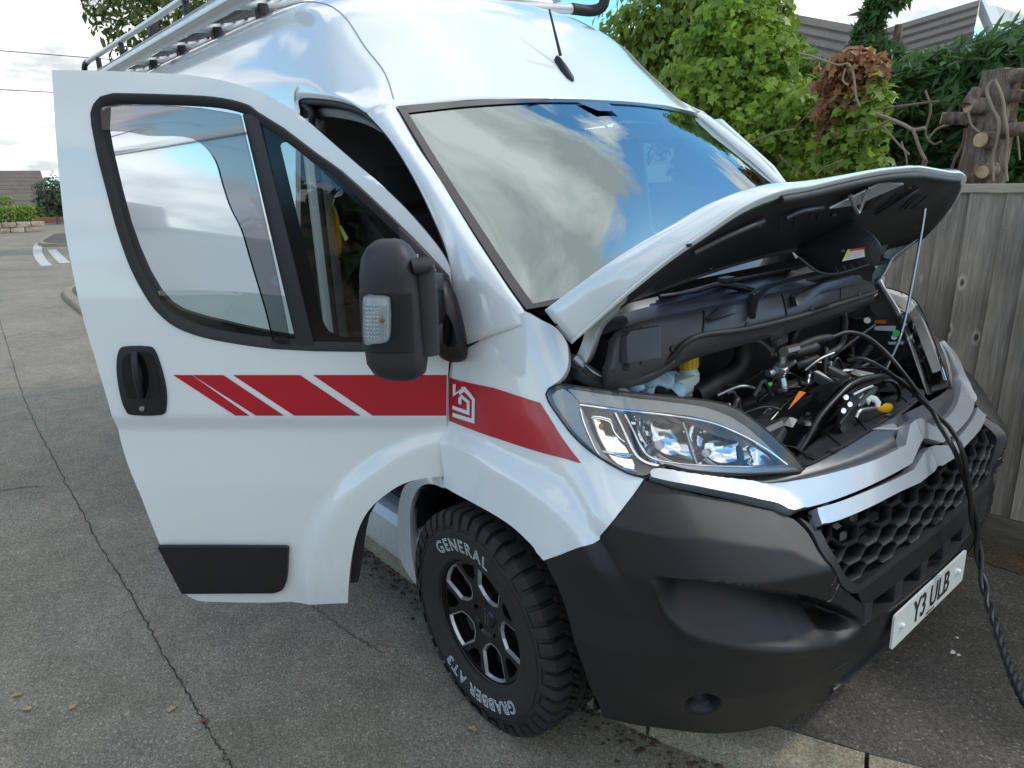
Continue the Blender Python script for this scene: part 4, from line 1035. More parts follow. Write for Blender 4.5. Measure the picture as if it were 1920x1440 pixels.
# number plate
pl = empty('number_plate'); pl.parent = van
pc = np.array([.937, 0, .46]); nrm = unit(np.cross(np.array([0, 1.0, 0]), np.array([-.014, 0, 1.0]))); upv = unit(np.array([-.014, 0, 1]))
rr = []
for cx, cz, a0 in ((.25, .0455, 0), (-.25, .0455, 90), (-.25, -.0455, 180), (.25, -.0455, 270)):
    for k in range(5):
        a = math.radians(a0+k*22.5); rr.append(pc+np.array([0, 1, 0])*(cx+.01*math.cos(a))+upv*(cz+.01*math.sin(a)))
MB().prism([p-nrm*.004 for p in rr], nrm*.006).build('plate', 'plate_white', pl, smooth=30)
put_text('lettering', 'Y3 ULB', pc+nrm*.0032, (0, 1, 0), upv, .108, 'dark_print', pl, bold=.0012, sx=.78)
for y_ in (-.205, .205): MB().lathe([(0, .009), (.006, .008), (.0085, .004), (.009, 0)], pc+np.array([0, y_, .0])+nrm*.002, nrm, 14).build('screw_cap', 'white_sticker', pl)
put_text('small_print', 'SIGNS & PLATES', pc-upv*.046+nrm*.0032, (0, 1, 0), upv, .008, 'dark_print', pl)

# ---- headlamps
hl_up = nz([(1030,729),(1053,721),(1100,727),(1167,735),(1230,741),(1283,747),(1333,753),(1377,765),(1410,787),(1443,813),(1480,848),(1507,880)], 3)
hl_lo = nz([(1500,884),(1440,888),(1360,888),(1290,882),(1246,872),(1226,882),(1213,893),(1187,891),(1150,873),(1100,840),(1060,797),(1032,757),(1025,740)], 3)
hl_out = cat(hl_up, hl_lo)
def hpt(u, v, depth): 
    q = on_nose(u, v); return nose(*q)[0]-NN(*q)*depth
def NN(s, z): n_ = nose_n(np.array([s]), np.array([z]))[0]; return n_ if n_[0] > 0 else -n_
def hl_shrunk(k):
    c_ = hl_out.mean(0); return c_+(hl_out-c_)*k
for side, fn, sg in (('r', nose, NSGN), ('l', nose_l, -NSGN)):
    hl = empty('headlight'); hl.parent = van
    mir = (lambda P: np.asarray(P)) if side == 'r' else (lambda P: np.asarray(P)*np.array([1, -1, 1]))
    panel('lens', fn, hl_out, step=(.1, .02), mat='lens_clear', parent=hl, out=.004, sgn=sg, smooth=60)
    panel('housing', fn, hl_shrunk(.985), step=(.12, .02), mat='bezel_grey', parent=hl, out=-.075, sgn=sg, smooth=60)
    # side wall of the housing between lens edge and back
    e = resample(hl_out, (.1, .02)); P_ = fn(e[:, 0], e[:, 1]); Nn = nose_n(e[:, 0], e[:, 1]); Nn = np.where(Nn[:, :1] > 0, Nn, -Nn)
    if side == 'l': Nn = Nn*np.array([1, -1, 1])
    e2 = resample(hl_shrunk(.97), (.1, .02))
    G = np.array([P_+Nn*.002, P_-Nn*.078]); G = np.concatenate([G, G[:, :1]], 1)
    MB().grid(G).build('housing_wall', 'bezel_grey' if side == 'r' else 'lens_clear', hl, smooth=60)
    MB().tube(np.vstack([P_+Nn*.003, (P_+Nn*.003)[:1]]), .0028, 6).build('lens_seal', 'rubber', hl)
    def pts(px, d): return mir([hpt(u, v, d) for u, v in px])
    def strip(name, px, r_, d, mat, n=6): MB().tube(cr(pts(px, d), n), r_, 8).build(name, mat, hl)
    def plate(name, px, d, th, mat, n=3):
        q = nz(px, n); c2 = cat(q)
        panel(name, fn, c2, step=(.08, .012), mat=mat, parent=hl, out=-d, thick=th, sgn=sg, smooth=40)
    # upper eyebrow, chrome; inner mask
    plate('brow', [(1062,728),(1170,742),(1290,756),(1350,770),(1400,796),(1460,850),(1440,836),(1390,808),(1330,785),(1250,772),(1150,762),(1085,754)], .010, .03, 'bezel_grey', 2)
    strip('brow_edge', [(1086,758),(1150,766),(1250,776),(1330,789),(1390,812),(1440,840),(1480,870)], .0045, .010, 'chrome')
    plate('side_mask', [(1031,741),(1052,728),(1082,752),(1098,790),(1115,830),(1140,862),(1190,886),(1150,871),(1102,837),(1062,794),(1036,757)], .010, .02, 'bezel_grey', 2)
    strip('chrome_frame', [(1086,766),(1092,790),(1104,820),(1120,850),(1150,872),(1195,882)], .004, .012, 'chrome')
    strip('light_guide', [(1152,772),(1166,800),(1180,830),(1196,855),(1220,868),(1250,872)], .0065, .020, 'chrome')
    strip('light_guide', [(1172,774),(1188,804),(1202,832),(1218,852),(1245,862)], .0055, .024, 'chrome')
    plate('divider', [(1152,774),(1176,777),(1192,806),(1206,834),(1226,856),(1212,860),(1192,848),(1176,822)], .034, .04, 'gloss_black', 2)
    strip('indicator_frame', [(1105,782),(1125,784),(1143,790),(1150,806),(1160,818),(1172,826)], .0035, .022, 'chrome')
    strip('indicator_frame', [(1115,842),(1140,848),(1165,850),(1188,850)], .0035, .022, 'chrome')
    plate('indicator_reflector', [(1096,776),(1140,780),(1160,815),(1185,850),(1190,876),(1150,866),(1118,838),(1104,808)], .055, .0, 'chrome', 2)
    plate('indicator_shade', [(1118,784),(1148,790),(1156,812),(1130,814)], .038, .02, 'gloss_black', 2)
    b_ = mir([hpt(1122, 797, .045)])[0]; MB().lathe([(0, .016), (.007, .013), (.009, 0), (.006, -.01)], b_, mir([NN(*on_nose(1122, 797))])[0], 12).build('indicator_bulb', 'amber', hl)
    # main beams: two stepped chrome bowls
    plate('reflector_back', [(1190,778),(1250,784),(1330,796),(1390,820),(1440,850),(1470,874),(1400,880),(1300,876),(1235,862),(1212,830)], .068, .0, 'chrome', 2)
    for poly, (u, v) in (([(1190,779),(1240,783),(1288,790),(1300,824),(1314,871),(1270,868),(1238,862),(1214,832)], (1252, 826)), ([(1294,791),(1335,800),(1392,822),(1436,848),(1462,871),(1400,874),(1322,872),(1308,826)], (1352, 842))):
        q0_ = on_nose(u, v)
        def bowl(a, b, fn=fn, q0_=q0_):
            a = np.atleast_1d(np.asarray(a, float)); b = np.atleast_1d(np.asarray(b, float)); r2 = ((a-q0_[0])*.2/.085)**2+((b-q0_[1])/.075)**2
            n_ = nose_n(a, b); n_ = np.where(n_[:, :1] > 0, n_, -n_)*(np.array([1, -1, 1]) if fn is nose_l else 1)
            return fn(a, b)-n_*(.066-.046*np.clip(r2, 0, 1.2))[:, None]
        panel('reflector', bowl, nz(poly, 1), step=(.05, .008), mat='chrome', parent=hl, sgn=sg, smooth=60)
    for (u, v, r_) in ((1250, 826, .040), (1345, 842, .036)):
        q = on_nose(u, v); ax = mir([NN(*q)])[0]; c_ = mir([nose(*q)[0]-NN(*q)*.022])[0]
        prof = [(r_, .0), (r_*.93, -.012), (r_*.78, -.028), (r_*.55, -.040), (r_*.3, -.047), (r_*.16, -.048)]
        MB().lathe([(0, -.022), (r_*.26, -.024), (r_*.30, -.03), (r_*.26, -.044)], c_, ax, 16).build('bulb', 'satin_metal', hl)
    strip('beam_divider', [(1288,788),(1296,810),(1304,836),(1312,858),(1318,872)], .004, .026, 'satin_metal')
    plate('lower_shelf', [(1236,864),(1300,872),(1400,876),(1470,874),(1500,880),(1400,886),(1300,883),(1246,872)], .008, .05, 'satin_metal', 2)
    strip('lower_chrome', [(1236,862),(1300,870),(1400,874),(1476,872)], .0032, .008, 'chrome')
    plate('inner_mask', [(1396,832),(1440,848),(1476,872),(1400,874),(1340,872),(1400,860)], .03, .03, 'gloss_black', 2)

# ---- front wheels
def make_wheel():
    w = empty('front_wheel'); w.parent = van
    c = np.array([0, 0, 0]); ax = np.array([0, -1.0, 0])
    ty = [(.208, .100), (.214, .112), (.235, .116), (.27, .122), (.30, .121), (.325, .114), (.343, .104), (.352, .094), (.356, .085), (.356, -.085), (.343, -.104), (.30, -.121), (.235, -.116), (.208, -.10)]
    prof = cr(ty, 4)
    MB().lathe(prof, c, ax, 96).build('tyre', 'tyre_rubber', w, smooth=60)
    def P(r_, o_, a): return np.array([r_*math.cos(a), -o_, r_*math.sin(a)])
    n_ = 46; m = MB(); m2 = MB()
    for k in range(n_):                                            # shoulder lugs, alternately long and short
        a0 = 2*math.pi*k/n_; da = math.pi/n_*.66; lg = .314 if k % 2 else .328
        pr_ = [(.3725, .050), (.3725, .092), (.366, .106), (.350, .115), (lg, .1215)]
        inn = [(.352, .050), (.350, .086), (.346, .097), (.335, .106), (lg+.002, .117)]
        tw = .012
        V = []
        for q, (r_, o_) in enumerate(pr_):
            sk = tw*(q/4-.5)
            V += [P(r_, o_, a0-da+sk), P(r_, o_, a0+da+sk)]
        for q, (r_, o_) in enumerate(inn):
            sk = tw*(q/4-.5)
            V += [P(r_, o_, a0-da*1.02+sk), P(r_, o_, a0+da*1.02+sk)]
        F = [(2*q, 2*q+1, 2*q+3, 2*q+2) for q in range(4)]+[(2*q, 2*q+2, 2*q+12, 2*q+10) for q in range(4)]+[(2*q+3, 2*q+1, 2*q+11, 2*q+13) for q in range(4)]+[(0, 10, 11, 1), (8, 9, 19, 18)]
        m.add(V, F); m2.add([v*np.array([1, -1, 1]) for v in V], [f[::-1] for f in F])
    m.build('shoulder_tread', 'tyre_rubber', w, smooth=25); m2.build('shoulder_tread', 'tyre_rubber', w, smooth=25)
    m = MB()
    for row, (o0, o1, ph, sk) in enumerate(((.020, .046, .5, .03), (-.013, .015, .0, -.03), (-.046, -.020, .5, .03))):
        for k in range(n_):
            a0 = 2*math.pi*(k+ph)/n_; da = math.pi/n_*.74
            for q in (0, 1):
                aa = a0+(q-.5)*da*1.06; d2 = da*.46
                V = [P(r_, o_, aa+sg_*d2+sk*(1 if o_ == o1 else -1)) for r_ in (.3735, .350) for o_ in (o0, o1) for sg_ in (-1, 1)]
                m.add(V, [(0, 1, 3, 2), (4, 6, 7, 5), (0, 4, 5, 1), (2, 3, 7, 6), (0, 2, 6, 4), (1, 5, 7, 3)])
    m.build('centre_tread', 'tyre_rubber', w, smooth=None)
    for r_ in (.302, .318): MB().lathe([(r_-.001, .1218-(.0005 if r_ < .31 else .004)), (r_, .1238-(.0005 if r_ < .31 else .004)), (r_+.001, .1218-(.0005 if r_ < .31 else .0045))], c, ax, 96).build('sidewall_ring', 'tyre_rubber', w)
    # outlined lettering bent round the sidewall
    def arc_text(txt, a_mid, size, rad, flip, spc):
        V, F = text_mesh(txt, size, 0, .0013, .0, spacing=spc)
        out = []
        for x, y, z in V:
            if flip: a = a_mid+x/rad; r_ = rad-y     # baseline outwards: letters stand with their feet to the rim outside
            else: a = a_mid-x/rad; r_ = rad+y
            o_ = np.interp(r_, [.235, .27, .30, .325], [.116, .122, .121, .114])+.0022+z*.5
            out.append(P(r_, o_, a))
        mesh_obj('lettering', out, F, 'tyre_white', w)
    arc_text('GENERAL', math.radians(101), .058, .264, False, 1.2)
    arc_text('GRABBER AT3', math.radians(274), .055, .264, False, 1.15)
    # rim
    bar = [(.212, .098), (.216, .104), (.221, .107), (.219, .1005), (.206, .094), (.199, .06), (.190, -.02), (.192, -.09)]
    MB().lathe(bar, c, ax, 72).build('rim_barrel', 'alloy_black', w, smooth=50)
    MB().lathe([(.187, -.06), (.12, -.055), (.0, -.055)], c, ax, 40).build('brake_disc', 'black_plastic', w)
    R0 = .203
    def face(a, b):
        a = np.atleast_1d(a); b = np.atleast_1d(b); r_ = np.hypot(a, b)
        o_ = .092-.030*np.clip(1-r_/R0, 0, 1)**1.2-.004*(r_ < .06)
        return np.stack([a, -o_, b], 1)
    outl = [(R0*math.cos(t), R0*math.sin(t)) for t in np.linspace(0, 2*math.pi, 73)[:-1]]
    holes = []; inner = []
    for k in range(5):
        t0 = math.radians(72*k+73)
        def pp(r_, d): return (r_*math.cos(t0+math.radians(d)), r_*math.sin(t0+math.radians(d)))
        holes.append([pp(.194, -16), pp(.196, -8), pp(.1965, 0), pp(.196, 8), pp(.194, 16), pp(.155, 19), pp(.122, 24), pp(.094, 16), pp(.082, 0), pp(.094, -16), pp(.122, -24), pp(.155, -19)])
    lugs = []; holesB = []
    for k in range(5):
        t0 = math.radians(72*k+73+36)
        holesB.append([(r_*math.cos(t0+math.radians(d)), r_*math.sin(t0+math.radians(d))) for r_, d in ((.19, -11), (.193, 0), (.19, 11), (.15, 8), (.135, 0), (.15, -8))])
    for k in range(5):
        t0 = math.radians(72*k+18); lugs.append([(.058*math.cos(t0)+.0085*math.cos(q), .058*math.sin(t0)+.0085*math.sin(q)) for q in np.linspace(0, 2*math.pi, 13)[:-1]])
    panel('rim_face', face, outl, holes+holesB+lugs, step=(.008, .008), mat='alloy_black', parent=w, thick=.035, out=0, sgn=1 if face(.1, 0)[0][1] < 0 else -1, smooth=35)
    for h in holes:
        h = np.array(h)
        d = np.vstack([h, h[:1]])
        Pq = [face(*q)[0] for q in resample(h, (.006, .006))]
        G = []
        cen = h.mean(0); rs = resample(h, (.006, .006)); rs = np.vstack([rs, rs[:1]])
        in_, ou_ = face(*(rs.T))-[0, .0012, 0], face(*((rs+(rs-cen)/np.linalg.norm(rs-cen, axis=1)[:, None]*.004).T))-[0, .0012, 0]
        in2 = face(*((cen+(rs-cen)*.93).T))+[0, .008, 0]
        keep = []
        MB().grid(np.array([ou_, in_, in2])).build('machined_edge', 'machined_alloy', w, smooth=40)
        # stepped pocket inside the window
        q = cen*.93+(h-cen)*.45; MB().prism(face(*q.T)+[0, .03, 0], (0, .02, 0)).build('spoke_pocket', 'alloy_black', w, bevel=.003)
    MB().lathe([(0, .070), (.030, .069), (.034, .064), (.036, .055)], c, ax, 28).build('hub_cap', 'alloy_black', w, smooth=40)
    V, F = text_mesh('ROGUE\nALLOY', .013, .0003)
    mesh_obj('hub_lettering', [np.array([-y*0+ -y, -.0706, -x]) for x, y, z in V], F, 'machined_alloy', w)
    return w
def make_wheel_pos(w, loc, rz=0): w.location = loc; w.rotation_euler = (0, 0, rz); return w
wh = make_wheel(); wh.location = (0, -.905, .366); wh.rotation_euler = (0, math.radians(0), 0)
def copy_tree(o, parent):
    c_ = o.copy(); COL.objects.link(c_); c_.parent = parent
    for k in list(o.children): copy_tree(k, c_)
    return c_
for nm, loc, rz in (('front_wheel', (0, .905, .366), math.pi), ('rear_wheel', (-3.45, -.905, .366), 0), ('rear_wheel', (-3.45, .905, .366), math.pi)):
    c_ = copy_tree(wh, van); c_.location = loc; c_.rotation_euler = (0, 0, rz); c_.name = nm

# wheel housing liners and underside
for sy in (-1, 1):
    for x0 in (0, -3.45):
        arc = np.array([[x0+.47*math.cos(t), 0, .37+.47*math.sin(t)] for t in np.linspace(-.15, math.pi+.15, 25)])
        G = np.array([arc+[0, sy*.97, 0], arc+[0, sy*.62, 0]]); m = MB().grid(G)
        m.build('wheel_arch_liner', 'black_plastic', van, smooth=60)
        MB().prism([(x0+.46*math.cos(t), sy*.63, .37+.46*math.sin(t)) for t in np.linspace(0, 2*math.pi, 24)], (0, -sy*.02, 0)).build('wheel_arch_wall', 'black_plastic', van)
MB().box((-2.05, 0, .33), (4.9, 1.5, .06)).build('underbody', 'black_plastic', van)
# sill under the door with its step
so = np.array([[x, -.955, .30] for x in np.linspace(-1.15, -.40, 8)])
MB().grid(np.array([so+[0, .10, .20], so+[0, .02, .195], so+[0, -.005, .17], so+[0, -.01, .06], so+[0, .01, .01], so+[0, .06, -.01]])).build('sill', 'white_paint', van, smooth=35, solid=.002)
MB().box((-.78, -.80, .47), (.75, .14, .03)).build('cab_step', 'black_plastic', van, bevel=.005)
MB().box((-.78, -.70, .62), (.80, .02, .34)).build('step_riser', 'seat_fabric', van)

# ---- door frame of reference: hinge line, rearward along the door, outward
DH = at(838, 703, y=-.985)
E1 = -CR.copy(); nn = -CF.copy(); nn[2] = 0; DN = unit(nn-E1*(nn@E1)); E2 = np.cross(DN, E1); E2 = E2 if E2[2] > 0 else -E2
def dprof(b):
    z = b+1.16
    return np.interp(z, [.30, .45, .80, .985, 1.035, 1.16, 1.38, 1.60, 1.80, 2.05], [-.012, .0, .006, -.003, .017, .014, -.002, -.024, -.046, -.085])
def dsurf(a, b):
    a = np.atleast_1d(np.asarray(a, float)); b = np.atleast_1d(np.asarray(b, float))
    d = .25*dprof(b-.007)+.5*dprof(b)+.25*dprof(b+.007)
    x = -.117-a; r_ = np.hypot(x, b+1.16-.372)
    d = d+.022*(1-sstep(-.03, .03, r_-.615))
    # hollow running round the window
    return DH+a[:, None]*E1+b[:, None]*E2+d[:, None]*DN
def on_door(u, v, off=0.0):
    d0 = 0.0
    for _ in range(6):
        P_ = at_plane(u, v, DH+DN*(d0+off), DN); a, b = (P_-DH)@E1, (P_-DH)@E2
        d0 = float((dsurf(a, b)[0]-DH)@DN)
    return np.array([a, b])
def dz(pts, n=4, sm=True):
    q = np.array([on_door(*p) for p in pts]); return cr(q, n) if sm and n > 1 else q
def dpt(u, v, off=0.0): a, b = on_door(u, v, off); return dsurf(a, b)[0]+DN*off
DS = 1 if np.cross(dsurf(.51, 0)[0]-dsurf(.5, 0)[0], dsurf(.5, .01)[0]-dsurf(.5, 0)[0])@DN > 0 else -1

door = empty('cab_door'); door.parent = van
top = dz([(97,131),(200,133),(300,137),(367,142),(433,155),(500,178),(560,214),(610,256),(660,300),(710,343),(760,391),(807,445),(833,480),(845,505)])
front = cat(dz([(848,560),(845,640),(840,703),(838,790),(834,893)], 3))
arch = dz([(831,893),(800,896),(775,901),(750,910),(725,926),(700,947),(681,973),(666,1012),(656,1070),(652,1131)])
botm = cat(dz([(640,1131),(500,1130),(385,1128)], 2), dz([(370,1126),(355,1119),(342,1108)], 2))
rear = dz([(300,1021),(280,972),(262,925),(243,880),(230,840),(223,811),(210,780),(197,735),(183,688),(163,622),(147,561),(133,492),(122,433),(110,320),(103,230)])
win = cat(dz([(213,177),(300,179),(400,184),(460,197),(483,212)]), dz([(533,243),(600,294),(640,322),(700,376),(747,421),(800,474),(838,516)], 2), dz([(845,560),(845,620),(840,656)], 2), dz([(760,657),(670,657),(590,656)], 1), dz([(513,652),(447,643),(380,630),(330,611),(297,584),(272,550),(247,502),(227,448),(213,400),(200,350),(187,300),(174,235)], 3), dz([(172,213),(178,196),(190,183)], 2))
door_out = cat(top, front, arch, botm, rear)
panel('outer_skin', dsurf, door_out, [win], step=(.022, .012), parent=door, thick=.030, sgn=DS, smooth=50)
# rolled hollow along the window
# inner panel and trim
inn = cat(dz([(128,165),(300,165),(420,172),(520,205),(640,310),(760,415),(828,495)], 3), dz([(832,660),(826,880)], 2), dz([(770,905),(720,935),(685,985),(672,1060),(665,1110)], 2), dz([(500,1112),(380,1110)], 2), dz([(320,1030),(260,880),(200,700),(150,520),(135,330)], 3))
win_in = cat(dz([(178,186),(300,178),(400,184),(470,202),(560,266),(700,380),(800,480)], 2), dz([(835,640),(700,652)], 1), dz([(520,632),(450,618),(400,606),(345,592),(300,570),(258,510),(220,415),(190,300),(176,230)], 2))
panel('inner_trim', dsurf, inn, [win_in], step=(.05, .05), mat='dash_plastic', parent=door, thick=.03, out=-.05, sgn=DS, smooth=40)
# window rubber round the opening
wr = resample(win, (.02, .02))
def dring(q, off): return dsurf(q[:, 0], q[:, 1])+DN*off
cen = win.mean(0)
def inset(q, d):
    q = np.array(q); n_ = len(q); t_ = np.roll(q, -1, 0)-np.roll(q, 1, 0); t_ /= np.linalg.norm(t_, axis=1)[:, None]+1e-9
    nr = np.stack([-t_[:, 1], t_[:, 0]], 1)
    if ((cen-q)*nr).sum() < 0: nr = -nr
    return q+nr*d
ra, rb_, rc = inset(wr, -.004), inset(wr, .010), inset(wr, .024)
G = np.array([dring(ra, .001), dring(wr, .006), dring(rb_, .005), dring(rc, -.004), dring(rc, -.022)]); G = np.concatenate([G, G[:, :1]], 1)
MB().grid(G).build('window_seal', 'rubber', door, smooth=45)
# division bar
q = [dpt(*p, .004) for p in [(453,213),(483,213),(592,657),(556,652)]]
MB().prism([np.array(p) for p in q], -DN*.03).build('division_bar', 'mirror_plastic', door, bevel=.006)
# drop glass, wound most of the way down, and the fixed quarter light
glass_d = cat(dz([(292,546),(330,543),(430,546),(536,556)], 3), dz([(556,650)], 1), dz([(513,648),(447,640),(380,627),(330,607),(305,580)], 2))
panel('drop_glass', dsurf, glass_d, step=(.04, .04), mat='side_glass', parent=door, thick=.004, out=-.012, sgn=DS)
ql = cat(dz([(484,216),(533,247),(600,298),(640,326),(700,380),(747,425)], 2), dz([(815,500),(830,560),(830,653)], 2), dz([(670,655),(592,654)], 1))
panel('quarter_glass', dsurf, ql, step=(.04, .04), mat='quarter_glass', parent=door, out=-.010, sgn=DS)
qin = cat(dz([(524,272),(529,266),(540,266)], 2), dz([(600,318),(690,400),(745,450)], 2), dz([(772,500),(775,560),(720,625),(690,634)], 2), dz([(640,632),(616,622),(603,600)], 2), dz([(575,480),(545,360)], 2))
panel('quarter_border', dsurf, ql, [qin], step=(.04, .04), mat='gloss_black', parent=door, out=-.0085, sgn=DS)
# smoked wind deflector
df_o = cat(dz([(194,213),(200,203),(230,199)], 2), dz([(300,199),(380,205),(453,217)], 2), dz([(470,290),(500,420),(530,560),(545,640)], 2), dz([(527,640),(515,640)], 1), dz([(500,580),(485,530),(470,480),(455,430),(435,390),(420,345),(407,302),(382,272),(345,257),(280,255),(240,248),(197,246)], 3))
panel('wind_deflector', dsurf, df_o, step=(.03, .03), mat='smoke_plastic', parent=door, out=.016, thick=.014, sgn=DS, smooth=40)
# pull handle
hd = [dpt(*p, .002) for p in cr([(224,655),(240,649),(275,649),(290,656),(303,690),(312,730),(312,765),(303,778),(250,778),(237,770),(226,740),(219,690)], 3, True)]
MB().prism([p+DN*.006 for p in hd], -DN*.02).build('handle_plate', 'black_plastic', door, bevel=.005)
hb = [dpt(*p, .0085) for p in cr([(233,668),(262,660),(285,665),(296,700),(300,728),(290,745),(246,748),(236,735),(229,700)], 3, True)]
MB().prism(hb, -DN*.0010).build('handle_recess', 'gloss_black', door)
gr = cr([dpt(*p, o_) for p, o_ in [((253,662), .010), ((253,680), .026), ((256,705), .032), ((261,728), .026), ((265,746), .010)]], 6)
MB().tube(gr, .0095, 10).build('handle_grip', 'black_plastic', door, smooth=60)
MB().lathe([(0, .009), (.0075, .0085), (.009, .006), (.009, 0)], dpt(268, 765, .004), DN, 18).build('lock_barrel', 'satin_metal', door)
# red stripes of the door
for quad in ([(325,703),(360,703),(468,779),(442,779)], [(361,703),(419,703),(533,779),(480,779)], [(437,703),(563,703),(676,779),(552,779)], [(587,703),(838,703),(837,779),(699,779)]):
    panel('stripe', dsurf, dz(quad, 1), step=(.03, .02), mat='red_vinyl', parent=door, out=.0015, sgn=DS, smooth=60)
# rubbing strip
rs = cat(dz([(300,1022)], 1), dz([(540,1022),(543,1026)], 1), dz([(541,1070),(538,1090),(530,1102),(515,1107)], 2), dz([(345,1108)], 1))
panel('rubbing_strip', dsurf, rs, step=(.03, .02), mat='black_plastic', parent=door, out=.016, thick=.018, sgn=DS, smooth=40)
rs2 = cat(dz([(302,1021),(420,1021),(541,1022)], 2))
MB().tube(dring(rs2, .012), .006, 8).build('strip_edge', 'bumper_plastic', door)
tr_ = [dpt(u, 1112, .001) for u in (350, 450, 550, 650)]

# mirror
mir_ = empty('door_mirror'); mir_.parent = van
MO = dpt(738, 578, .235)                       # centre of the mirror head, out from the door
def mp_(a, b, c_=0.0): return MO+E1*a+E2*b+DN*c_
secs = []
for b, hw, hd_, cx in ((.178, .012, .010, .004), (.172, .034, .032, .004), (.158, .052, .050, .004), (.130, .068, .064, .004), (.09, .075, .070, .004), (.03, .078, .070, .002), (-.05, .079, .066, .0), (-.10, .080, .066, -.002), (-.14, .078, .066, -.004), (-.168, .068, .058, -.010), (-.185, .045, .04, -.012), (-.192, .012, .012, -.012)):
    ring = []
    for k in range(36):
        t = 2*math.pi*k/36; c_, s_ = math.cos(t), math.sin(t); e_ = .62
        ring.append(mp_(cx+hw*abs(c_)**e_*np.sign(c_), b-.02*c_*0, hd_*abs(s_)**e_*np.sign(s_)))
    secs.append(ring+ring[:1])
m = MB().grid(np.array(secs)); m.build('housing', 'mirror_plastic', mir_, smooth=60)
# lower, darker band of the housing with the indicator
band_ = []
for b in (.052, .050, -.10, -.102):
    k_ = .0025 if b in (.050, -.10) else .0
    band_.append([mp_(.001+(.0785+k_)*abs(math.cos(t))**.62*np.sign(math.cos(t)), b, (.068+k_)*abs(math.sin(t))**.62*np.sign(math.sin(t))) for t in np.linspace(-.2, 2.2, 30)])
MB().grid(np.array(band_)).build('lower_cover', 'black_plastic', mir_, smooth=50)
def iq(u, v, o_): return at_plane(u, v, MO+DN*o_, DN)
io = cr([(681,557),(705,555),(726,557),(731,568),(732,600),(731,630),(724,642),(700,645),(682,645),(680,600)], 2, True)
ip = [iq(u, v, .089) for u, v in io]
MB().prism([p-DN*.012 for p in ip], DN*.014).build('indicator_lens', 'lens_clear', mir_, bevel=.003)
MB().prism([p-DN*.010 for p in ip], DN*.001).build('indicator_reflector', 'white_sticker', mir_)
m = MB()
for i in range(9):
    for j in range(5):
        u, v = 684+j*6.0, 573+i*7.4; m.lathe([(0, .003), (.0028, .0018), (.0036, 0)], iq(u, v, .0805), DN, 6)
m.build('indicator_optics', 'chrome', mir_)
m = MB()
for j in range(3): m.tube([iq(714+j*6, 572, .082), iq(714+j*6, 634, .082)], .0014, 6)
m.build('indicator_rib', 'white_sticker', mir_)
MB().lathe([(0, .012), (.006, .010), (.007, 0)], iq(717, 600, .079), DN, 10).build('indicator_bulb', 'amber', mir_)
# arms and foot
def arm(v0, v1, h):
    p0 = mp_(-.055, v0, .02); p1 = dpt(832, v1, .085)
    path = cr([p0, p0*.55+p1*.45+DN*.03, p1], 5)
    secs = []
    for i, p in enumerate(path):
        secs.append([p+E2*h*math.sin(t)+DN*.035*math.cos(t) for t in np.linspace(0, 2*math.pi, 15)])
    MB().grid(np.array(secs)).build('arm', 'mirror_plastic', mir_, smooth=50)
arm(.085, 530, .026); arm(-.115, 622, .030)
hinge = cr([mp_(-.082, .10, .005), mp_(-.084, .0, .006), mp_(-.084, -.12, .005)], 4)
MB().tube(hinge, .032, 14).build('pivot', 'mirror_plastic', mir_, smooth=50)
MB().tube([mp_(-.06, .112, .045), mp_(-.09, .118, .04), dpt(800, 505, .16)], [.02, .022, .024], 12).build('arm_cap', 'mirror_plastic', mir_, smooth=60)
base = [dpt(u, v, .004) for u, v in [(748,424),(775,449),(808,482),(842,516),(850,545),(846,600),(842,655),(800,657),(790,600),(772,520),(752,450)]]
MB().prism(base, DN*.02).build('sail', 'mirror_plastic', mir_, bevel=.005)
fb = []
for k, (sc, o_) in enumerate(((1.0, .004), (1.0, .045), (.93, .075), (.75, .092), (.4, .10))):
    cc = np.array([858., 612.]); q = np.array(cr([(842,520),(858,540),(872,572),(884,615),(889,650),(880,670),(850,669),(830,650),(824,600),(828,550)], 3, True))
    q = cc+(q-cc)*sc; fb.append([dpt(845, 612, 0)+((at_plane(u, v, DH+DN*.03, DN)-at_plane(858, 612, DH+DN*.03, DN)))+DN*o_+E1*-.006 for u, v in np.vstack([q, q[:1]])])
MB().grid(np.array(fb)).build('foot', 'black_plastic', mir_, smooth=50)
MB().prism([p-DN*.05 for p in [mp_(-.06, .13), mp_(.06, .13), mp_(.06, -.15), mp_(-.06, -.15)]], -DN*.02).build('mirror_glass', 'chrome', mir_)

# shut line of the door: rubber in the gap and the two hinges
gp_ = cr([nose(*on_nose(u, v))[0]+np.array([-.012, .022, 0]) for u, v in [(846,690),(841,712),(836,800),(832,890)]], 6)
MB().tube(gp_, .010, 8).build('door_gap_seal', 'rubber', van, smooth=60)
for v in (735, 850): MB().box(nose(*on_nose(838, v))[0]+np.array([-.02, .03, 0]), (.05, .02, .07)).build('door_hinge', 'white_paint', van, bevel=.006)

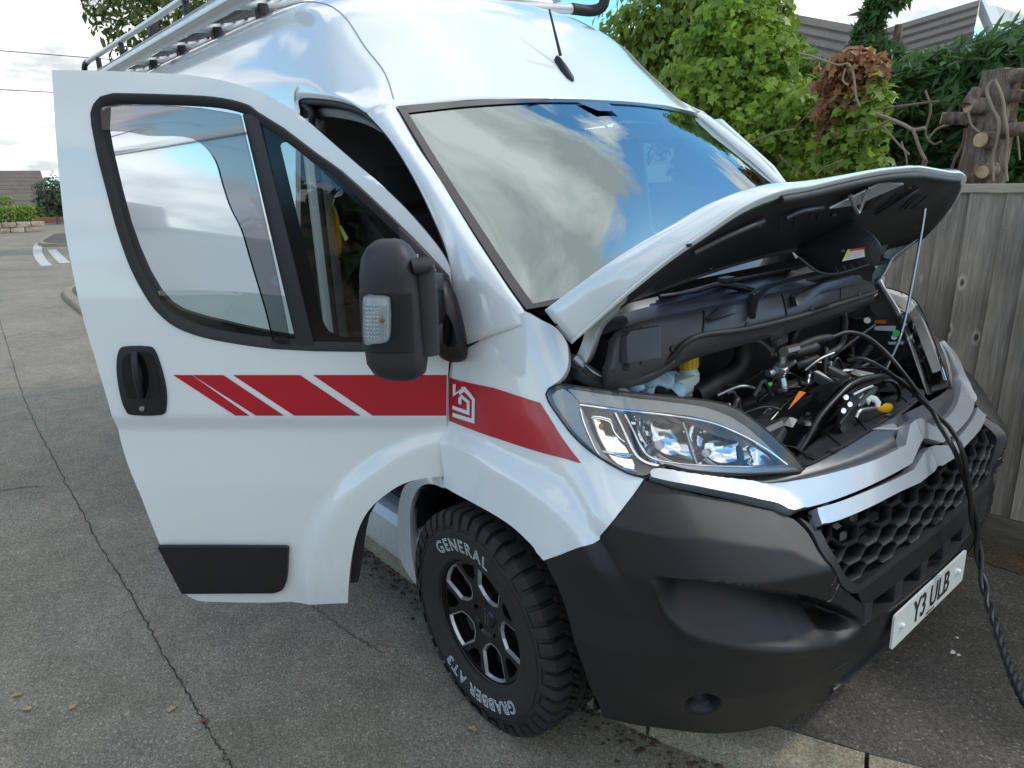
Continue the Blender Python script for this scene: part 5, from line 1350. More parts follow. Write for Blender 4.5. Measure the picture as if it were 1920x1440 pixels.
# ---- cab upper body
def ys(z): return np.interp(z, [.3, .8, 1.0, 1.16, 1.4, 1.6, 1.8, 1.95, 2.1], [.985, 1.0, .992, .985, .955, .935, .92, .91, .90])
def yap(z): return np.interp(z, [1.2, 1.4, 1.6, 1.8, 1.9, 2.0], [.965, .945, .925, .908, .898, .890])
def on_ap(u, v):
    y = .9
    for _ in range(8): P_ = at(u, v, y=-y); y = float(yap(P_[2]))
    return P_
Apx = [(848,655),(848,560),(845,505),(833,455),(815,410),(790,355),(760,300),(728,252),(690,213)]
Bpx = [(1000,610),(985,584),(960,550),(933,510),(893,449),(860,396),(827,342),(790,287),(743,203)]
A3 = np.array([on_ap(*p) for p in Apx])
B3 = np.array([at(u, v, y=-yy) for (u, v), yy in zip(Bpx, [.905,.90,.895,.887,.873,.86,.848,.835,.805])])
C3 = A3*.52+B3*.48+np.array([.025, -.022, .012]); D3 = A3*.85+B3*.15+np.array([.004, -.018, .0])
E3 = A3*.2+B3*.8+np.array([.022, -.010, .014])
ctl = np.array([A3+np.array([-.004, .02, 0]), A3, D3, C3, E3, B3, B3-np.array([.012, 0, .012])]).transpose(1, 0, 2)
Gp = patch_grid(ctl, 5, 5)
MB().grid(Gp).build('windscreen_pillar', 'white_paint', van, smooth=70, solid=.001)
MB().grid(mirror(Gp)).build('windscreen_pillar', 'white_paint', van, smooth=70, solid=.001)
# roof: rows from the windscreen header back, columns from the middle out to the side
apt = [on_ap(690,213), on_ap(655,196), on_ap(612,187), on_ap(562,187)]
rows_ = []
def rw_(c0, c1, c2, c3, c4, c5, c6, c7): rows_.append([np.array(q, float)*np.array([1, -1, 1]) for q in (c0, c1, c2, c3, c4, c5, c6)]+[np.array(c7)])
def below(p, dx, dy, dz_): return (p[0]+dx, -p[1]+dy, p[2]+dz_)
PT = [q[-1]*np.array([1, -1, 1]) for q in (B3, E3, C3, D3)]
rw_((-.493,0,1.978),(-.505,.3,1.978),(-.53,.55,1.973), PT[0], PT[1], PT[2], PT[3], apt[0])
rw_((-.62,0,2.105),(-.632,.3,2.104),(-.66,.55,2.092),(-.715,.755,2.068),(-.742,.815,2.048),(-.745,.868,2.0), below(apt[1],-.012,.006,.020), apt[1])
rw_((-.75,0,2.225),(-.762,.3,2.222),(-.79,.55,2.205),(-.845,.750,2.170),(-.868,.818,2.135),(-.870,.882,2.05), below(apt[2],-.010,.008,.022), apt[2])
rw_((-.92,0,2.365),(-.932,.3,2.36),(-.955,.55,2.338),(-.995,.742,2.295),(-1.015,.812,2.245),(-1.02,.888,2.10), below(apt[3],-.004,.010,.022), apt[3])
rw_((-1.15,0,2.46),(-1.16,.3,2.455),(-1.175,.55,2.43),(-1.20,.73,2.375),(-1.21,.80,2.31),(-1.22,.892,2.12),(-1.17,.908,1.99),(-1.13,-.908,1.955))
rw_((-1.5,0,2.495),(-1.5,.3,2.49),(-1.5,.55,2.468),(-1.5,.73,2.415),(-1.5,.80,2.35),(-1.5,.885,2.16),(-1.5,.91,1.99),(-1.5,-.912,1.93))
rw_((-2.2,0,2.505),(-2.2,.3,2.50),(-2.2,.55,2.478),(-2.2,.73,2.425),(-2.2,.80,2.36),(-2.2,.885,2.17),(-2.2,.91,1.99),(-2.2,-.912,1.93))
rw_((-3.4,0,2.505),(-3.4,.3,2.50),(-3.4,.55,2.478),(-3.4,.73,2.425),(-3.4,.80,2.36),(-3.4,.885,2.17),(-3.4,.91,1.99),(-3.4,-.912,1.93))
rw_((-4.45,0,2.50),(-4.45,.3,2.49),(-4.45,.55,2.468),(-4.45,.73,2.415),(-4.45,.80,2.35),(-4.45,.88,2.16),(-4.45,.905,1.99),(-4.45,-.905,1.93))
for r_ in rows_: r_[7] = np.array([r_[7][0], -abs(r_[7][1]), r_[7][2]])
Gr = patch_grid(np.array(rows_), 8, 5)
full = np.concatenate([mirror(Gr)[:, ::-1], Gr[:, 1:]], 1)
roof = MB().grid(full).build('roof', 'white_paint', van, smooth=80, solid=.0012)
grv = patch_grid(np.array(rows_), 8, 5)[:, 15]
for sg in (1, -1):
    MB().tube((grv[2:]+np.array([0, .0, .0012]))*np.array([1, sg, 1]), .0028, 6).build('roof_seam', 'grey_primer', roof)
    # pressed channel edge running beside the seam
    gg = patch_grid(np.array(rows_), 8, 5)[:, 14]; g2 = patch_grid(np.array(rows_), 8, 5)[:, 13]; g3 = patch_grid(np.array(rows_), 8, 5)[:, 12]
# aperture rubber
ap_c = cr(list(A3[1:])+[on_ap(655,196), on_ap(612,187), on_ap(562,187), np.array([-1.06, -.89, 1.975]), np.array([-1.11, -.895, 1.90])], 5)
MB().tube(ap_c+np.array([-.006, .016, -.008]), .014, 8).build('aperture_seal', 'rubber', van, smooth=60)
ap_i = cr(list(A3[1:])+[on_ap(655,196), on_ap(612,187), on_ap(562,187), np.array([-1.06, -.89, 1.975])], 5)
MB().grid(np.array([ap_i+[0, .012, 0], ap_i+[-.02, .05, -.03], ap_i+[-.03, .10, -.035]])).build('aperture_trim', 'black_plastic', van, smooth=60)
# load-space side
def side_r(x, z):
    x = np.atleast_1d(np.asarray(x, float)); z = np.atleast_1d(np.asarray(z, float))
    y = np.interp(z, [.35, .5, .8, .985, 1.035, 1.2, 1.45, 1.93], [.985, .995, 1.0, .992, 1.004, .998, .975, .9125])
    y = y-.012*sstep(1.06, 1.10, z)*(1-sstep(1.84, 1.88, z))*sstep(-1.34, -1.40, x)*0
    return np.stack([x, -y, z], 1)
def side_l(x, z): return side_r(x, z)*np.array([1, -1, 1])
arc = [(-3.45+.45*math.cos(t), .38+.45*math.sin(t)) for t in np.linspace(0, math.pi, 20)]
so_ = [(-1.10, .38)]+[(-1.12, .9), (-1.10, 1.5), (-1.095, 1.93)]+[(-2, 1.93), (-4.45, 1.93), (-4.45, .38)]+arc[::-1]
bs_ = panel('body_side', side_r, so_, step=(.12, .04), parent=van, thick=.02, sgn=-1 if True else 1, smooth=40)
panel('body_side', side_l, [(-.16, .38), (-.20, .9), (-.12, 1.20), (-.02, 1.42), (-.25, 1.70), (-.52, 1.92), (-1.1, 1.93)]+[(-2, 1.93), (-4.45, 1.93), (-4.45, .38)]+arc[::-1], [[(-.22, 1.28), (-.12, 1.40), (-.30, 1.64), (-.55, 1.84), (-1.0, 1.86), (-.98, 1.4), (-.9, 1.30)]], step=(.15, .06), parent=van, thick=.02, sgn=1, smooth=40)
panel('passenger_window', side_l, [(-.22, 1.28), (-.12, 1.40), (-.30, 1.64), (-.55, 1.84), (-1.0, 1.86), (-.98, 1.4), (-.9, 1.30)], step=(.2, .1), mat='dark_glass', parent=van, out=-.01, sgn=1)
# pillar behind the door, with its inner return
MB().grid(np.array([[(-1.10+o_, -y_, z) for z in np.linspace(.40, 1.95, 24)] for o_, y_ in ((0, .915), (.012, .90), (.02, .86), (-.03, .80), (-.06, .78))])*1.0).build('rear_pillar', 'white_paint', van, smooth=50, solid=.002)
MB().tube([(-1.075, -.875, z) for z in np.linspace(.5, 1.93, 12)], .012, 8).build('pillar_seal', 'rubber', van)
# pressed panel line high on the side and the joint behind the pillar
ln = cr([(-4.3, -.905, 2.055), (-2.6, -.905, 2.06), (-1.75, -.905, 2.065), (-1.48, -.905, 2.06), (-1.36, -.907, 2.02), (-1.32, -.912, 1.93)], 8)
def skin_y(p):
    z = p[2]; return np.array([p[0], -np.interp(z, [1.93, 1.99, 2.17, 2.36], [.912, .91, .885, .80])-.0008, z])
MB().tube([skin_y(p) for p in ln], .0035, 6).build('panel_line', 'grey_primer', bs_)
# windscreen
top_r = np.array(rows_[0][:4])
base_y = [0, .3, .6, .80, .905]; 
ws_rows = []
tB = B3[::-1]                                     # header to base
for k, t in enumerate((0, .25, .5, .75, 1.0)):
    e_ = cr(tB[:8], 6)[int(round(t*42))]
    mid0 = np.array([-.493, 0, 1.978])*(1-t)+np.array([.31, 0, 1.40])*t+np.array([.05, 0, .075])*4*t*(1-t)*.55
    row = []
    for fy in (0, .35, .68, .9, 1.0):
        y = e_[1]*fy; x = mid0[0]+(e_[0]-mid0[0])*fy**2.2; z = mid0[2]+(e_[2]-mid0[2])*fy**2.2
        row.append((x, y, z))
    ws_rows.append(row)
Gw = patch_grid(np.array(ws_rows), 8, 6)
Gfull = np.concatenate([mirror(Gw)[:, ::-1], Gw[:, 1:]], 1)
ws = MB().grid(Gfull+np.array([.002, 0, .003])).build('windscreen', 'windscreen_glass', van, smooth=120)
# ceramic border behind the glass
nb = Gw.shape[1]
fr_ = Gw+np.array([.0045, 0, .0065])
m = MB()
jn = nb-3
for Q in (fr_, mirror(fr_)):
    m.grid(Q[:, jn:]); m.grid(Q[:2, :jn+1]); m.grid(Q[-2:, :jn+1])
tabq = [fr_[1, 0]+[0, -.085, 0], fr_[1, 0]+[0, .085, 0], fr_[4, 0]+[0.004, .06, .004], fr_[4, 0]+[0.004, -.06, .004]]
m.add(tabq, [(0, 1, 2, 3)])
m.build('screen_border', 'screen_ceramic', ws, smooth=80)
MB().tube(np.vstack([Gfull[0], Gw[1:, -1]]), .004, 6).build('screen_rubber', 'rubber', ws)
# ---- cab interior
MB().box((-.60, 0, .50), (1.2, 1.7, .04)).build('cab_floor', 'dash_plastic', van)
MB().box((-1.38, 0, 1.25), (.03, 1.74, 1.6)).build('bulkhead', 'head_lining', van)
m = MB().grid(np.array([[(x, y, z) for y in np.linspace(-.84, .84, 9)] for x, z in ((.36, 1.33), (.20, 1.36), (.02, 1.355), (-.10, 1.31), (-.14, 1.22), (-.10, 1.0), (-.02, .8))])); m.build('dashboard', 'dash_plastic', van, smooth=50, solid=.01)
hl_ = patch_grid(np.array(rows_[:5]), 3, 3)*np.array([1, .93, 1])-np.array([.02, 0, .06]); hf = np.concatenate([mirror(hl_)[:, ::-1], hl_[:, 1:]], 1); MB().grid(hf).build('head_lining', 'head_lining', van, smooth=80)
def visor(y0, y1):
    o = MB(); a = np.array([-.57, 0, 1.905]); b = np.array([-.44, 0, 1.836])
    q = [np.array([a[0], y0+.04, a[2]]), np.array([a[0], y1-.02, a[2]]), np.array([a[0]*.7+b[0]*.3, y1, a[2]*.7+b[2]*.3]), np.array([b[0], y1-.03, b[2]]), np.array([b[0], y0+.02, b[2]]), np.array([a[0]*.6+b[0]*.4, y0, a[2]*.6+b[2]*.4])]
    o.prism(q, (-.012, 0, -.018)).build('sun_visor', 'visor_cream', van, bevel=.006, smooth=50)
visor(-.74, -.20); visor(.20, .74)
for y in (-.46, .18, .62):
    st_ = empty('seat'); st_.parent = van
    MB().box((-.80, y, .92), (.50, .46, .16)).build('cushion', 'seat_fabric', st_, bevel=.05, seg=3, smooth=60)
    MB().box((-1.10, y, 1.26), (.14, .46, .62), rot=(0, -.2, 0)).build('backrest', 'seat_fabric', st_, bevel=.05, seg=3, smooth=60)
    MB().box((-1.15, y, 1.68), (.10, .26, .18), rot=(0, -.15, 0)).build('head_restraint', 'seat_fabric', st_, bevel=.04, seg=3, smooth=60)
    MB().box((-.85, y, .68), (.45, .42, .34)).build('base', 'dash_plastic', st_, bevel=.01)
sw = empty('steering_wheel'); sw.parent = van
ca = np.array([-.26, -.46, 1.26]); axw = unit((-.75, 0, .62)); w1 = np.array([0, 1.0, 0]); w2 = np.cross(axw, w1)
MB().tube([ca+.19*(math.cos(t)*w1+math.sin(t)*w2) for t in np.linspace(0, 2*math.pi, 41)[:-1]], .014, 10, closed=True).build('rim', 'dash_plastic', sw, smooth=80)
MB().lathe([(0, .03), (.06, .025), (.07, 0), (.05, -.06)], ca, axw, 20).build('hub', 'dash_plastic', sw)
for a in (0, 2.1, 4.2): MB().tube([ca, ca+.185*(math.cos(a+1.57)*w1+math.sin(a+1.57)*w2)], .013, 8).build('spoke', 'dash_plastic', sw)
# aerial
ae = empty('aerial'); ae.parent = van
ab = at(1062, 140, y=.0); 
q0, q1, q2 = at(1076, 147, y=.0), at(1050, 100, y=0), at(1030, 18, y=0)
sec = []
for t, w_, h_ in ((0, .004, .004), (.15, .018, .012), (.5, .022, .024), (.85, .017, .032), (1.0, .008, .03)):
    p = q0*(1-t)+at(1040, 112, y=0)*t-np.array([0, 0, .006]); up = unit((.55, 0, .83))
    sec.append([p+np.array([0, 1, 0])*w_*math.cos(a)+up*max(0, math.sin(a))*h_-up*.004 for a in np.linspace(0, 2*math.pi, 17)])
MB().grid(np.array(sec)).build('foot', 'black_plastic', ae, smooth=60)
MB().tube([q1+(q1-q2)*.05, (q1+q2)/2, q2], [.0065, .005, .0042], 8).build('mast', 'rubber', ae, smooth=60)

# ---- bonnet, standing open on its stay
edge = [(1071,638,-.91),(1120,594,-.885),(1180,541,-.86),(1260,476,-.80),(1330,427,-.73),(1400,380,-.65),(1466,354,-.54),(1520,345,-.43),(1585,330,-.28),(1650,317,-.13)]
BE = [at(u, v, y=y) for u, v, y in edge]+[at(1706, 311, y=0.0)]
BE = np.array(BE)
rear_c = np.array([.36, 0, 1.445]); rc0 = at(1041, 607, y=-.875)
yr = [-.875, -.84, -.79, -.72, -.63, -.53, -.42, -.32, -.20, -.09, 0]
BR = np.array([rc0*(1-t)+np.array([rear_c[0], 0, rear_c[2]])*t for t in [1-abs(y)/.875 for y in yr]]); BR[:, 1] = yr
BR[:, 0] = rc0[0]+(rear_c[0]-rc0[0])*(1-(np.array(yr)/.875)**4)
BR[:, 2] = rc0[2]+(rear_c[2]-rc0[2])*(1-(np.array(yr)/.875)**2)
def rowmix(t, bulge, side): 
    M_ = BE*(1-t)+BR*t
    n_ = np.array([-.42, -.0, .9]); n2 = np.tile(n_, (len(M_), 1)); n2[:, 1] = -np.clip((np.abs(M_[:, 1])-.35)/.5, 0, 1)*.55
    k_ = .45+.55*np.clip((np.abs(M_[:, 1])-.2)/.4, 0, 1)
    return M_+n2*(bulge*k_)[:, None]
K1 = rowmix(.03, .018, 1); K2 = rowmix(.12, .046, 1); K3 = rowmix(.35, .070, 1); K4 = rowmix(.7, .050, 1)
bctl = np.array([BE, K1, K2, K3, K4, BR])
Gb = patch_grid(bctl, 5, 4)
Gbf = np.concatenate([Gb, mirror(Gb)[:, ::-1][:, 1:]], 1)
bon = empty('bonnet'); bon.parent = van
MB().grid(Gbf).build('outer_skin', 'white_paint', bon, smooth=80, solid=.0015)
# turned-in edge and pressed frame underneath
off = np.array([.30, 0, -.80])
inn_ = [bctl[0]+off*.006, (BE*.975+BR*.025)+off*.010, (BE*.95+BR*.05)+off*.014]
Gi = patch_grid(np.array([BE]+inn_), 3, 4); Gif = np.concatenate([Gi, mirror(Gi)[:, ::-1][:, 1:]], 1)
MB().grid(Gif).build('edge_flange', 'white_paint', bon, smooth=60, solid=.0015)
bl = [(BE*.955+BR*.045)+off*.014, (BE*.90+BR*.10)+off*.026, (BE*.80+BR*.20)+off*.035, (BE*.55+BR*.45)+off*.030, (BE*.25+BR*.75)+off*.018, (BE*.10+BR*.90)+off*.008]
sel = slice(2, None)
Gl = patch_grid(np.array(bl)[:, sel], 5, 4); Glf = np.concatenate([Gl, mirror(Gl)[:, ::-1][:, 1:]], 1)
MB().grid(Glf).build('insulation_liner', 'black_plastic', bon, smooth=60, solid=.004)
gf_ = [(BE*.93+BR*.07)+off*.015, (BE*.5+BR*.5)+off*.014, (BE*.02+BR*.98)+off*.006]
Gg = patch_grid(np.array(gf_), 4, 4); Ggf = np.concatenate([Gg, mirror(Gg)[:, ::-1][:, 1:]], 1)
MB().grid(Ggf).build('inner_frame', 'grey_primer', bon, smooth=60, solid=.002)
sl = (BE*.965+BR*.035)+off*.022
slc = cr(np.vstack([sl[6:], mirror(sl[6:])[::-1][1:]]), 6)
MB().tube(slc, .011, 8).build('front_seal', 'rubber', bon, smooth=60)
# ribs in the liner
m = MB()
for j in range(16):
    y = -.46+j*.055
    if -.02 < y < .06: continue
    i0 = np.argmin(abs(Glf[8, :, 1]-y)); p0, p1 = Glf[9, i0], Glf[13, min(i0+2, Glf.shape[1]-1)]
    MB().tube([p0+off*.002, p1+off*.002], .004, 6).build('liner_rib', 'black_plastic', bon)
# catch plate and striker
def under(u, v, dn=.012):
    # point of the liner seen at a photo point, a little below it
    P_ = Glf.reshape(-1, 3); d = P_-VC; w = d@CF; uu = 960+VF*(d@CR)/w; vv = 720-VF*(d@CU)/w; k = np.argsort(np.hypot(uu-u, vv-v))[:3]; y = P_[k, 1].mean(); return at(u, v, y=y)+off*dn-np.array([-.006, .008, 0])
cp = [under(*p) for p in [(1552,381),(1604,374),(1690,336),(1648,334)]]
MB().prism(cp, (.002, 0, -.004)).build('catch_plate', 'grey_primer', bon)
for pts_ in ([(1470,405),(1500,392),(1540,385)], [(1300,470),(1360,440),(1430,410)], [(1640,400),(1690,370),(1720,350)]):
    MB().tube(cr([under(*p, .006) for p in pts_], 5), .007, 8).build('pressed_rib', 'engine_plastic', bon, smooth=60)
for p in [(1290,455),(1420,420),(1330,500),(1560,400),(1700,350)]: MB().lathe([(0, .006), (.007, .005), (.009, 0)], under(*p, .004), (.3, -.2, -.9), 10).build('liner_clip', 'engine_plastic', bon)
MB().tube(cr([under(1588, 352, .02), under(1596, 365, .05), under(1602, 367, .05), under(1618, 345, .03), under(1626, 340, .02)], 4), .005, 8).build('striker', 'satin_metal', bon)
# air-intake box hanging under the bonnet
dp = [(1478,452),(1500,425),(1535,415),(1575,410),(1615,425),(1640,452),(1640,475),(1632,492),(1590,505),(1560,511),(1530,505),(1495,478)]
dd_ = [at(u, v, y=.14) for u, v in dp]
dc = np.mean(dd_, 0); secs = []
for sc, o_ in ((.80, -.14), (.95, -.12), (1.0, -.06), (1.0, .02), (.97, .08), (.90, .11), (.6, .125), (.05, .128)):
    q = cr([dc+(p-dc)*sc for p in dd_], 3, True); q = np.vstack([q, q[:1]])
    secs.append(q+np.array([.62, -.75, .0])*o_*.9)
MB().grid(np.array(secs)).build('air_intake_box', 'engine_plastic', bon, smooth=60)
def on_box(u, v): return at_plane(u, v, dc+np.array([.62, -.75, 0])*.150, np.array([.62, -.75, .12]))
lab = [on_box(u, v) for u, v in [(1588,468),(1633,462),(1627,480),(1578,490)]]
ln_ = unit(np.cross(lab[1]-lab[0], lab[3]-lab[0])); ln_ = ln_ if ln_@(VC-lab[0]) > 0 else -ln_
LB = MB().add([p+ln_*.006 for p in lab], [(0, 1, 2, 3)]).build('warning_label', 'white_sticker', bon)
def lerp2(a, b): return (lab[0]*(1-a)+lab[1]*a)*(1-b)+(lab[3]*(1-a)+lab[2]*a)*b+ln_*.007
MB().add([lerp2(.12, 0), lerp2(.8, 0), lerp2(.8, .2), lerp2(.12, .2)], [(0, 1, 2, 3)]).build('red_heading', 'red_print', LB)
MB().add([lerp2(.0, .02), lerp2(.11, .02), lerp2(.11, .7), lerp2(.0, .7)], [(0, 1, 2, 3)]).build('yellow_flash', 'yellow_sticker', LB)
for k in range(4): MB().add([lerp2(.16, .32+k*.16), lerp2(.75-.1*(k % 2), .32+k*.16), lerp2(.75-.1*(k % 2), .36+k*.16), lerp2(.16, .36+k*.16)], [(0, 1, 2, 3)]).build('print_line', 'grey_sticker', LB)
rim_ = cr([on_box(u, v)+ln_*.002 for u, v in [(1496,482),(1530,508),(1560,514),(1592,508),(1634,494)]], 5)
MB().tube(rim_, .0045, 6).build('box_lip', 'engine_plastic', bon)
for u in (1572, 1586, 1600, 1614, 1626):
    v = np.interp(u, [1560, 1592, 1634], [513, 507, 494]); MB().tube([on_box(u, v)+ln_*.004, on_box(u-6, v-10)+ln_*.004], .0022, 5).build('box_rib', 'engine_plastic', bon)
# far edge of the inner frame seen below, with hinge arms
lf = [at(u, v, y=y) for u, v, y in [(1618,402,.50),(1690,370,.60),(1686,390,.63),(1650,488,.80),(1640,492,.78),(1612,480,.60)]]
MB().prism(lf, (-.01, .01, -.004)).build('side_frame', 'grey_primer', bon, bevel=.002)
lf2 = [at(u, v, y=y) for u, v, y in [(1668,381,.60),(1690,370,.60),(1652,488,.80),(1638,487,.78)]]
MB().prism([p+np.array([.012, -.012, .004]) for p in lf2], (-.006, .006, 0)).build('side_frame_rib', 'satin_metal', bon, bevel=.002)
for sy in (-1, 1):
    hp = cr([at(u, v, y=-.845) for u, v in [(1062,676),(1075,681),(1090,672),(1100,650),(1113,610),(1140,580),(1165,556),(1180,545)]], 5)*np.array([1, 1, 1])
    if sy > 0: hp = mirror(hp)
    w_ = np.array([.018, 0, .006]); dep = np.array([0, .012*(-sy), 0])
    t_ = np.gradient(hp, axis=0); t_ /= np.linalg.norm(t_, axis=1)[:, None]; nr = np.cross(t_, [0, 1, 0]); nr /= np.linalg.norm(nr, axis=1)[:, None]
    MB().grid(np.array([hp-nr*.017+dep*1.6, hp-nr*.017, hp-nr*.006+dep*.3, hp+nr*.006+dep*.3, hp+nr*.017, hp+nr*.017+dep*1.6])).build('hinge_arm', 'white_paint', bon, smooth=40, solid=.003)
rod = cr([at(1662,692,y=.42), at(1690,625,y=.46), at(1709,540,y=.50), at(1727,440,y=.54), at(1734,390,y=.555), at(1733,360,y=.56), at(1726,348,y=.55)], 5)
MB().tube(rod, .0052, 8).build('bonnet_stay', 'satin_metal', van, smooth=60)

# ---- engine bay
MB().box((.30, 0, .98), (.04, 1.56, .70)).build('bulkhead_panel', 'black_plastic', van)
MB().box((.50, 0, .62), (.44, 1.3, .03)).build('undertray', 'black_plastic', van)
for sy in (-1, 1):
    q = [at(1045, 735, y=-.84), at(1066, 655, y=-.84), at(1160, 640, y=-.80)]
    MB().prism([(.24, sy*.80, .62), (.50, sy*.80, .62), (.46, sy*.80, .90), (.36, sy*.80, 1.02), (.24, sy*.80, 1.12)], (0, sy*.02, 0)).build('inner_wing', 'black_plastic', van)
    MB().tube(cr([(.30, sy*.86, 1.265), (.34, sy*.83, 1.22), (.45, sy*.74, 1.14), (.60, sy*.60, 1.0)], 5), .014, 8).build('wing_gutter', 'zinc_metal', van)
MB().box((.60, 0, .78), (.05, 1.2, .28)).build('radiator', 'black_plastic', van, bevel=.004)
# engine lump
MB().box((.45, -.05, .86), (.22, .62, .26)).build('engine_cover', 'engine_plastic', van, bevel=.03, seg=3)
MB().box((.42, .32, .90), (.20, .22, .22)).build('engine_block', 'black_plastic', van, bevel=.02)
# scuttle under the screen: upper lip, trough, front wall
su = [at(u, v, x=x) for u, v, x in [(1150,602,.27),(1166,576,.28),(1210,562,.29),(1290,545,.30),(1390,522,.315),(1470,507,.32),(1540,516,.32),(1610,518,.29),(1632,524,.25)]]
sm_ = [at(u, v, x=x) for u, v, x in [(1140,640,.37),(1160,622,.40),(1215,602,.43),(1300,583,.46),(1392,562,.48),(1480,545,.48),(1560,530,.47),(1612,525,.40),(1634,530,.34)]]
sf = [at(u, v, x=x) for u, v, x in [(1130,690,.38),(1150,694,.42),(1215,682,.46),(1295,640,.50),(1400,612,.52),(1490,590,.52),(1560,570,.50),(1618,552,.42),(1640,546,.36)]]
sb_ = [p-np.array([.0, 0, .05]) for p in sf]
def lr(A_, B_, t, o_=(0, 0, 0)): return [a*(1-t)+b*t+np.array(o_) for a, b in zip(A_, B_)]
G = patch_grid(np.array([[p-np.array([.03, 0, .02]) for p in su], su, lr(su, sm_, .12, (0, 0, -.016)), lr(su, sm_, .5, (-.004, 0, -.022)), lr(su, sm_, .86, (0, 0, -.012)), lr(su, sm_, .97), lr(sm_, sf, .04), lr(sm_, sf, .2, (.004, 0, 0)), lr(sm_, sf, .85, (.004, 0, 0)), lr(sm_, sf, .96), sf, sb_]), 2, 5)
scut = MB().grid(G).build('scuttle_panel', 'engine_plastic', van, smooth=28, solid=.003)
for j in (9, 16, 24, 31): MB().tube([G[i, j]+np.array([.003, -.002, .002]) for i in range(13, 20)], .0022, 5).build('panel_joint', 'black_plastic', scut)
for j in (7, 13, 20, 27, 34): MB().lathe([(0, .005), (.008, .004), (.010, 0)], G[17, j]+np.array([.003, -.002, 0]), (.8, -.3, .4), 10).build('fixing_clip', 'black_plastic', scut)
def skp(px): return [at(u, v, x=x) for u, v, x in px]
# raised boxes on the scuttle
MB().prism(skp([(1162,632,.425),(1170,620,.425),(1228,610,.45),(1228,672,.475),(1164,682,.44)]), (.03, -.01, .006)).build('scuttle_box', 'engine_plastic', scut, bevel=.006)
MB().prism(skp([(1310,600,.47),(1340,578,.47),(1372,572,.48),(1372,588,.49),(1330,600,.49)]), (.02, -.004, .006)).build('scuttle_step', 'engine_plastic', scut, bevel=.005)
MB().prism(skp([(1395,582,.49),(1400,552,.475),(1425,535,.465),(1480,520,.455),(1545,505,.43),(1545,512,.44),(1480,530,.475),(1430,546,.49),(1412,566,.50),(1405,600,.52)]), (.025, -.006, .006)).build('scuttle_rib', 'engine_plastic', scut, bevel=.005)
MB().prism(skp([(1475,555,.485),(1505,540,.48),(1530,530,.47),(1600,515,.42),(1608,530,.42),(1530,548,.49),(1482,575,.51)]), (.03, -.01, .004)).build('scuttle_box', 'engine_plastic', scut, bevel=.006)
# bulkhead seal
seal = cr(skp([(1094,690,.34),(1112,706,.36),(1140,714,.38),(1190,704,.44),(1240,684,.47),(1262,668,.49),(1285,643,.51),(1320,628,.52),(1400,617,.535),(1500,593,.535),(1560,574,.52),(1618,556,.44),(1640,549,.38)]), 6)
MB().tube(seal, .0085, 8).build('bulkhead_seal', 'rubber', van, smooth=60)
lw = cr(skp([(1088,690,.33),(1100,715,.35),(1130,730,.37),(1180,722,.43),(1230,704,.46),(1256,688,.48)]), 5); up_ = cr(skp([(1094,682,.34),(1112,704,.36),(1140,712,.38),(1190,702,.44),(1240,682,.47),(1262,667,.49)]), 5)
MB().grid(np.array([up_, (up_+lw)/2+[.012, 0, 0], lw, lw-[.06, 0, 0]])).build('scuttle_apron', 'engine_plastic', van, smooth=50, solid=.003)
# wiper lying on the screen
wp = empty('wiper'); wp.parent = van
MB().tube(cr(skp([(1238,560,.31),(1300,545,.32),(1352,531,.325),(1420,518,.33),(1480,507,.33)]), 4), .007, 6).build('blade', 'rubber', wp)
MB().tube(cr(skp([(1236,556,.32),(1300,547,.335),(1345,534,.345),(1392,540,.37),(1418,548,.40)]), 4), [.006]*5+[.008]*5+[.011]*7, 8).build('arm', 'black_plastic', wp, smooth=60)
MB().box(at(1362, 524, x=.345), (.03, .05, .016)).build('joint', 'mirror_plastic', wp, bevel=.004)
# lock carrier (front crossmember)
rr_ = skp([(1425,812,.52),(1436,800,.52),(1470,765,.52),(1520,725,.52),(1545,706,.52),(1580,698,.52),(1640,694,.52),(1690,705,.52),(1712,722,.53)])
ff_ = skp([(1498,850,.63),(1512,828,.63),(1535,786,.63),(1572,744,.63),(1596,722,.63),(1630,710,.63),(1668,708,.63),(1705,722,.62),(1722,735,.61)])
G = patch_grid(np.array([[p-np.array([0, 0, .07]) for p in rr_], rr_, [a*.9+b*.1+np.array([0, 0, .008]) for a, b in zip(rr_, ff_)], [a*.5+b*.5-np.array([0, 0, .004]) for a, b in zip(rr_, ff_)], [a*.1+b*.9+np.array([0, 0, .008]) for a, b in zip(rr_, ff_)], ff_, [p-np.array([-.004, 0, .05]) for p in ff_]]), 4, 5)
car = MB().grid(G).build('lock_carrier', 'gloss_black', van, smooth=60, solid=.003)
MB().tube(cr(rr_, 6)+np.array([0, 0, .004]), .007, 8).build('rear_rail', 'satin_metal', car, smooth=60)
MB().tube(cr(ff_, 6)+np.array([0, 0, .004]), .008, 8).build('front_rail', 'engine_plastic', car, smooth=60)
def cpt(u, v): 
    # point of the carrier's top seen at a photo point
    P_ = G.reshape(-1, 3); d = np.array([_px(p) for p in P_]); w = np.hypot(d[:, 0]-u, d[:, 1]-v); k = np.argsort(w)[:4]; ww = 1/(w[k]+1); x = (P_[k, 0]*ww).sum()/ww.sum(); p = at(u, v, x=x); return p+(VC-p)/np.linalg.norm(VC-p)*.02
def sticker(name, quad, mat, parent): return MB().add([cpt(*p) for p in quad], [(0, 1, 2, 3)]).build(name, mat, parent, smooth=None)
sticker('orange_label', [(1499,733),(1517,737),(1495,770),(1478,767)], 'orange_sticker', car)
for q in ([(1518,742),(1521,743),(1513,750),(1511,748)], [(1500,752),(1503,753),(1497,764),(1494,762)], [(1508,762),(1511,763),(1506,768),(1503,767)]): sticker('printed_symbol', q, 'white_sticker', car)
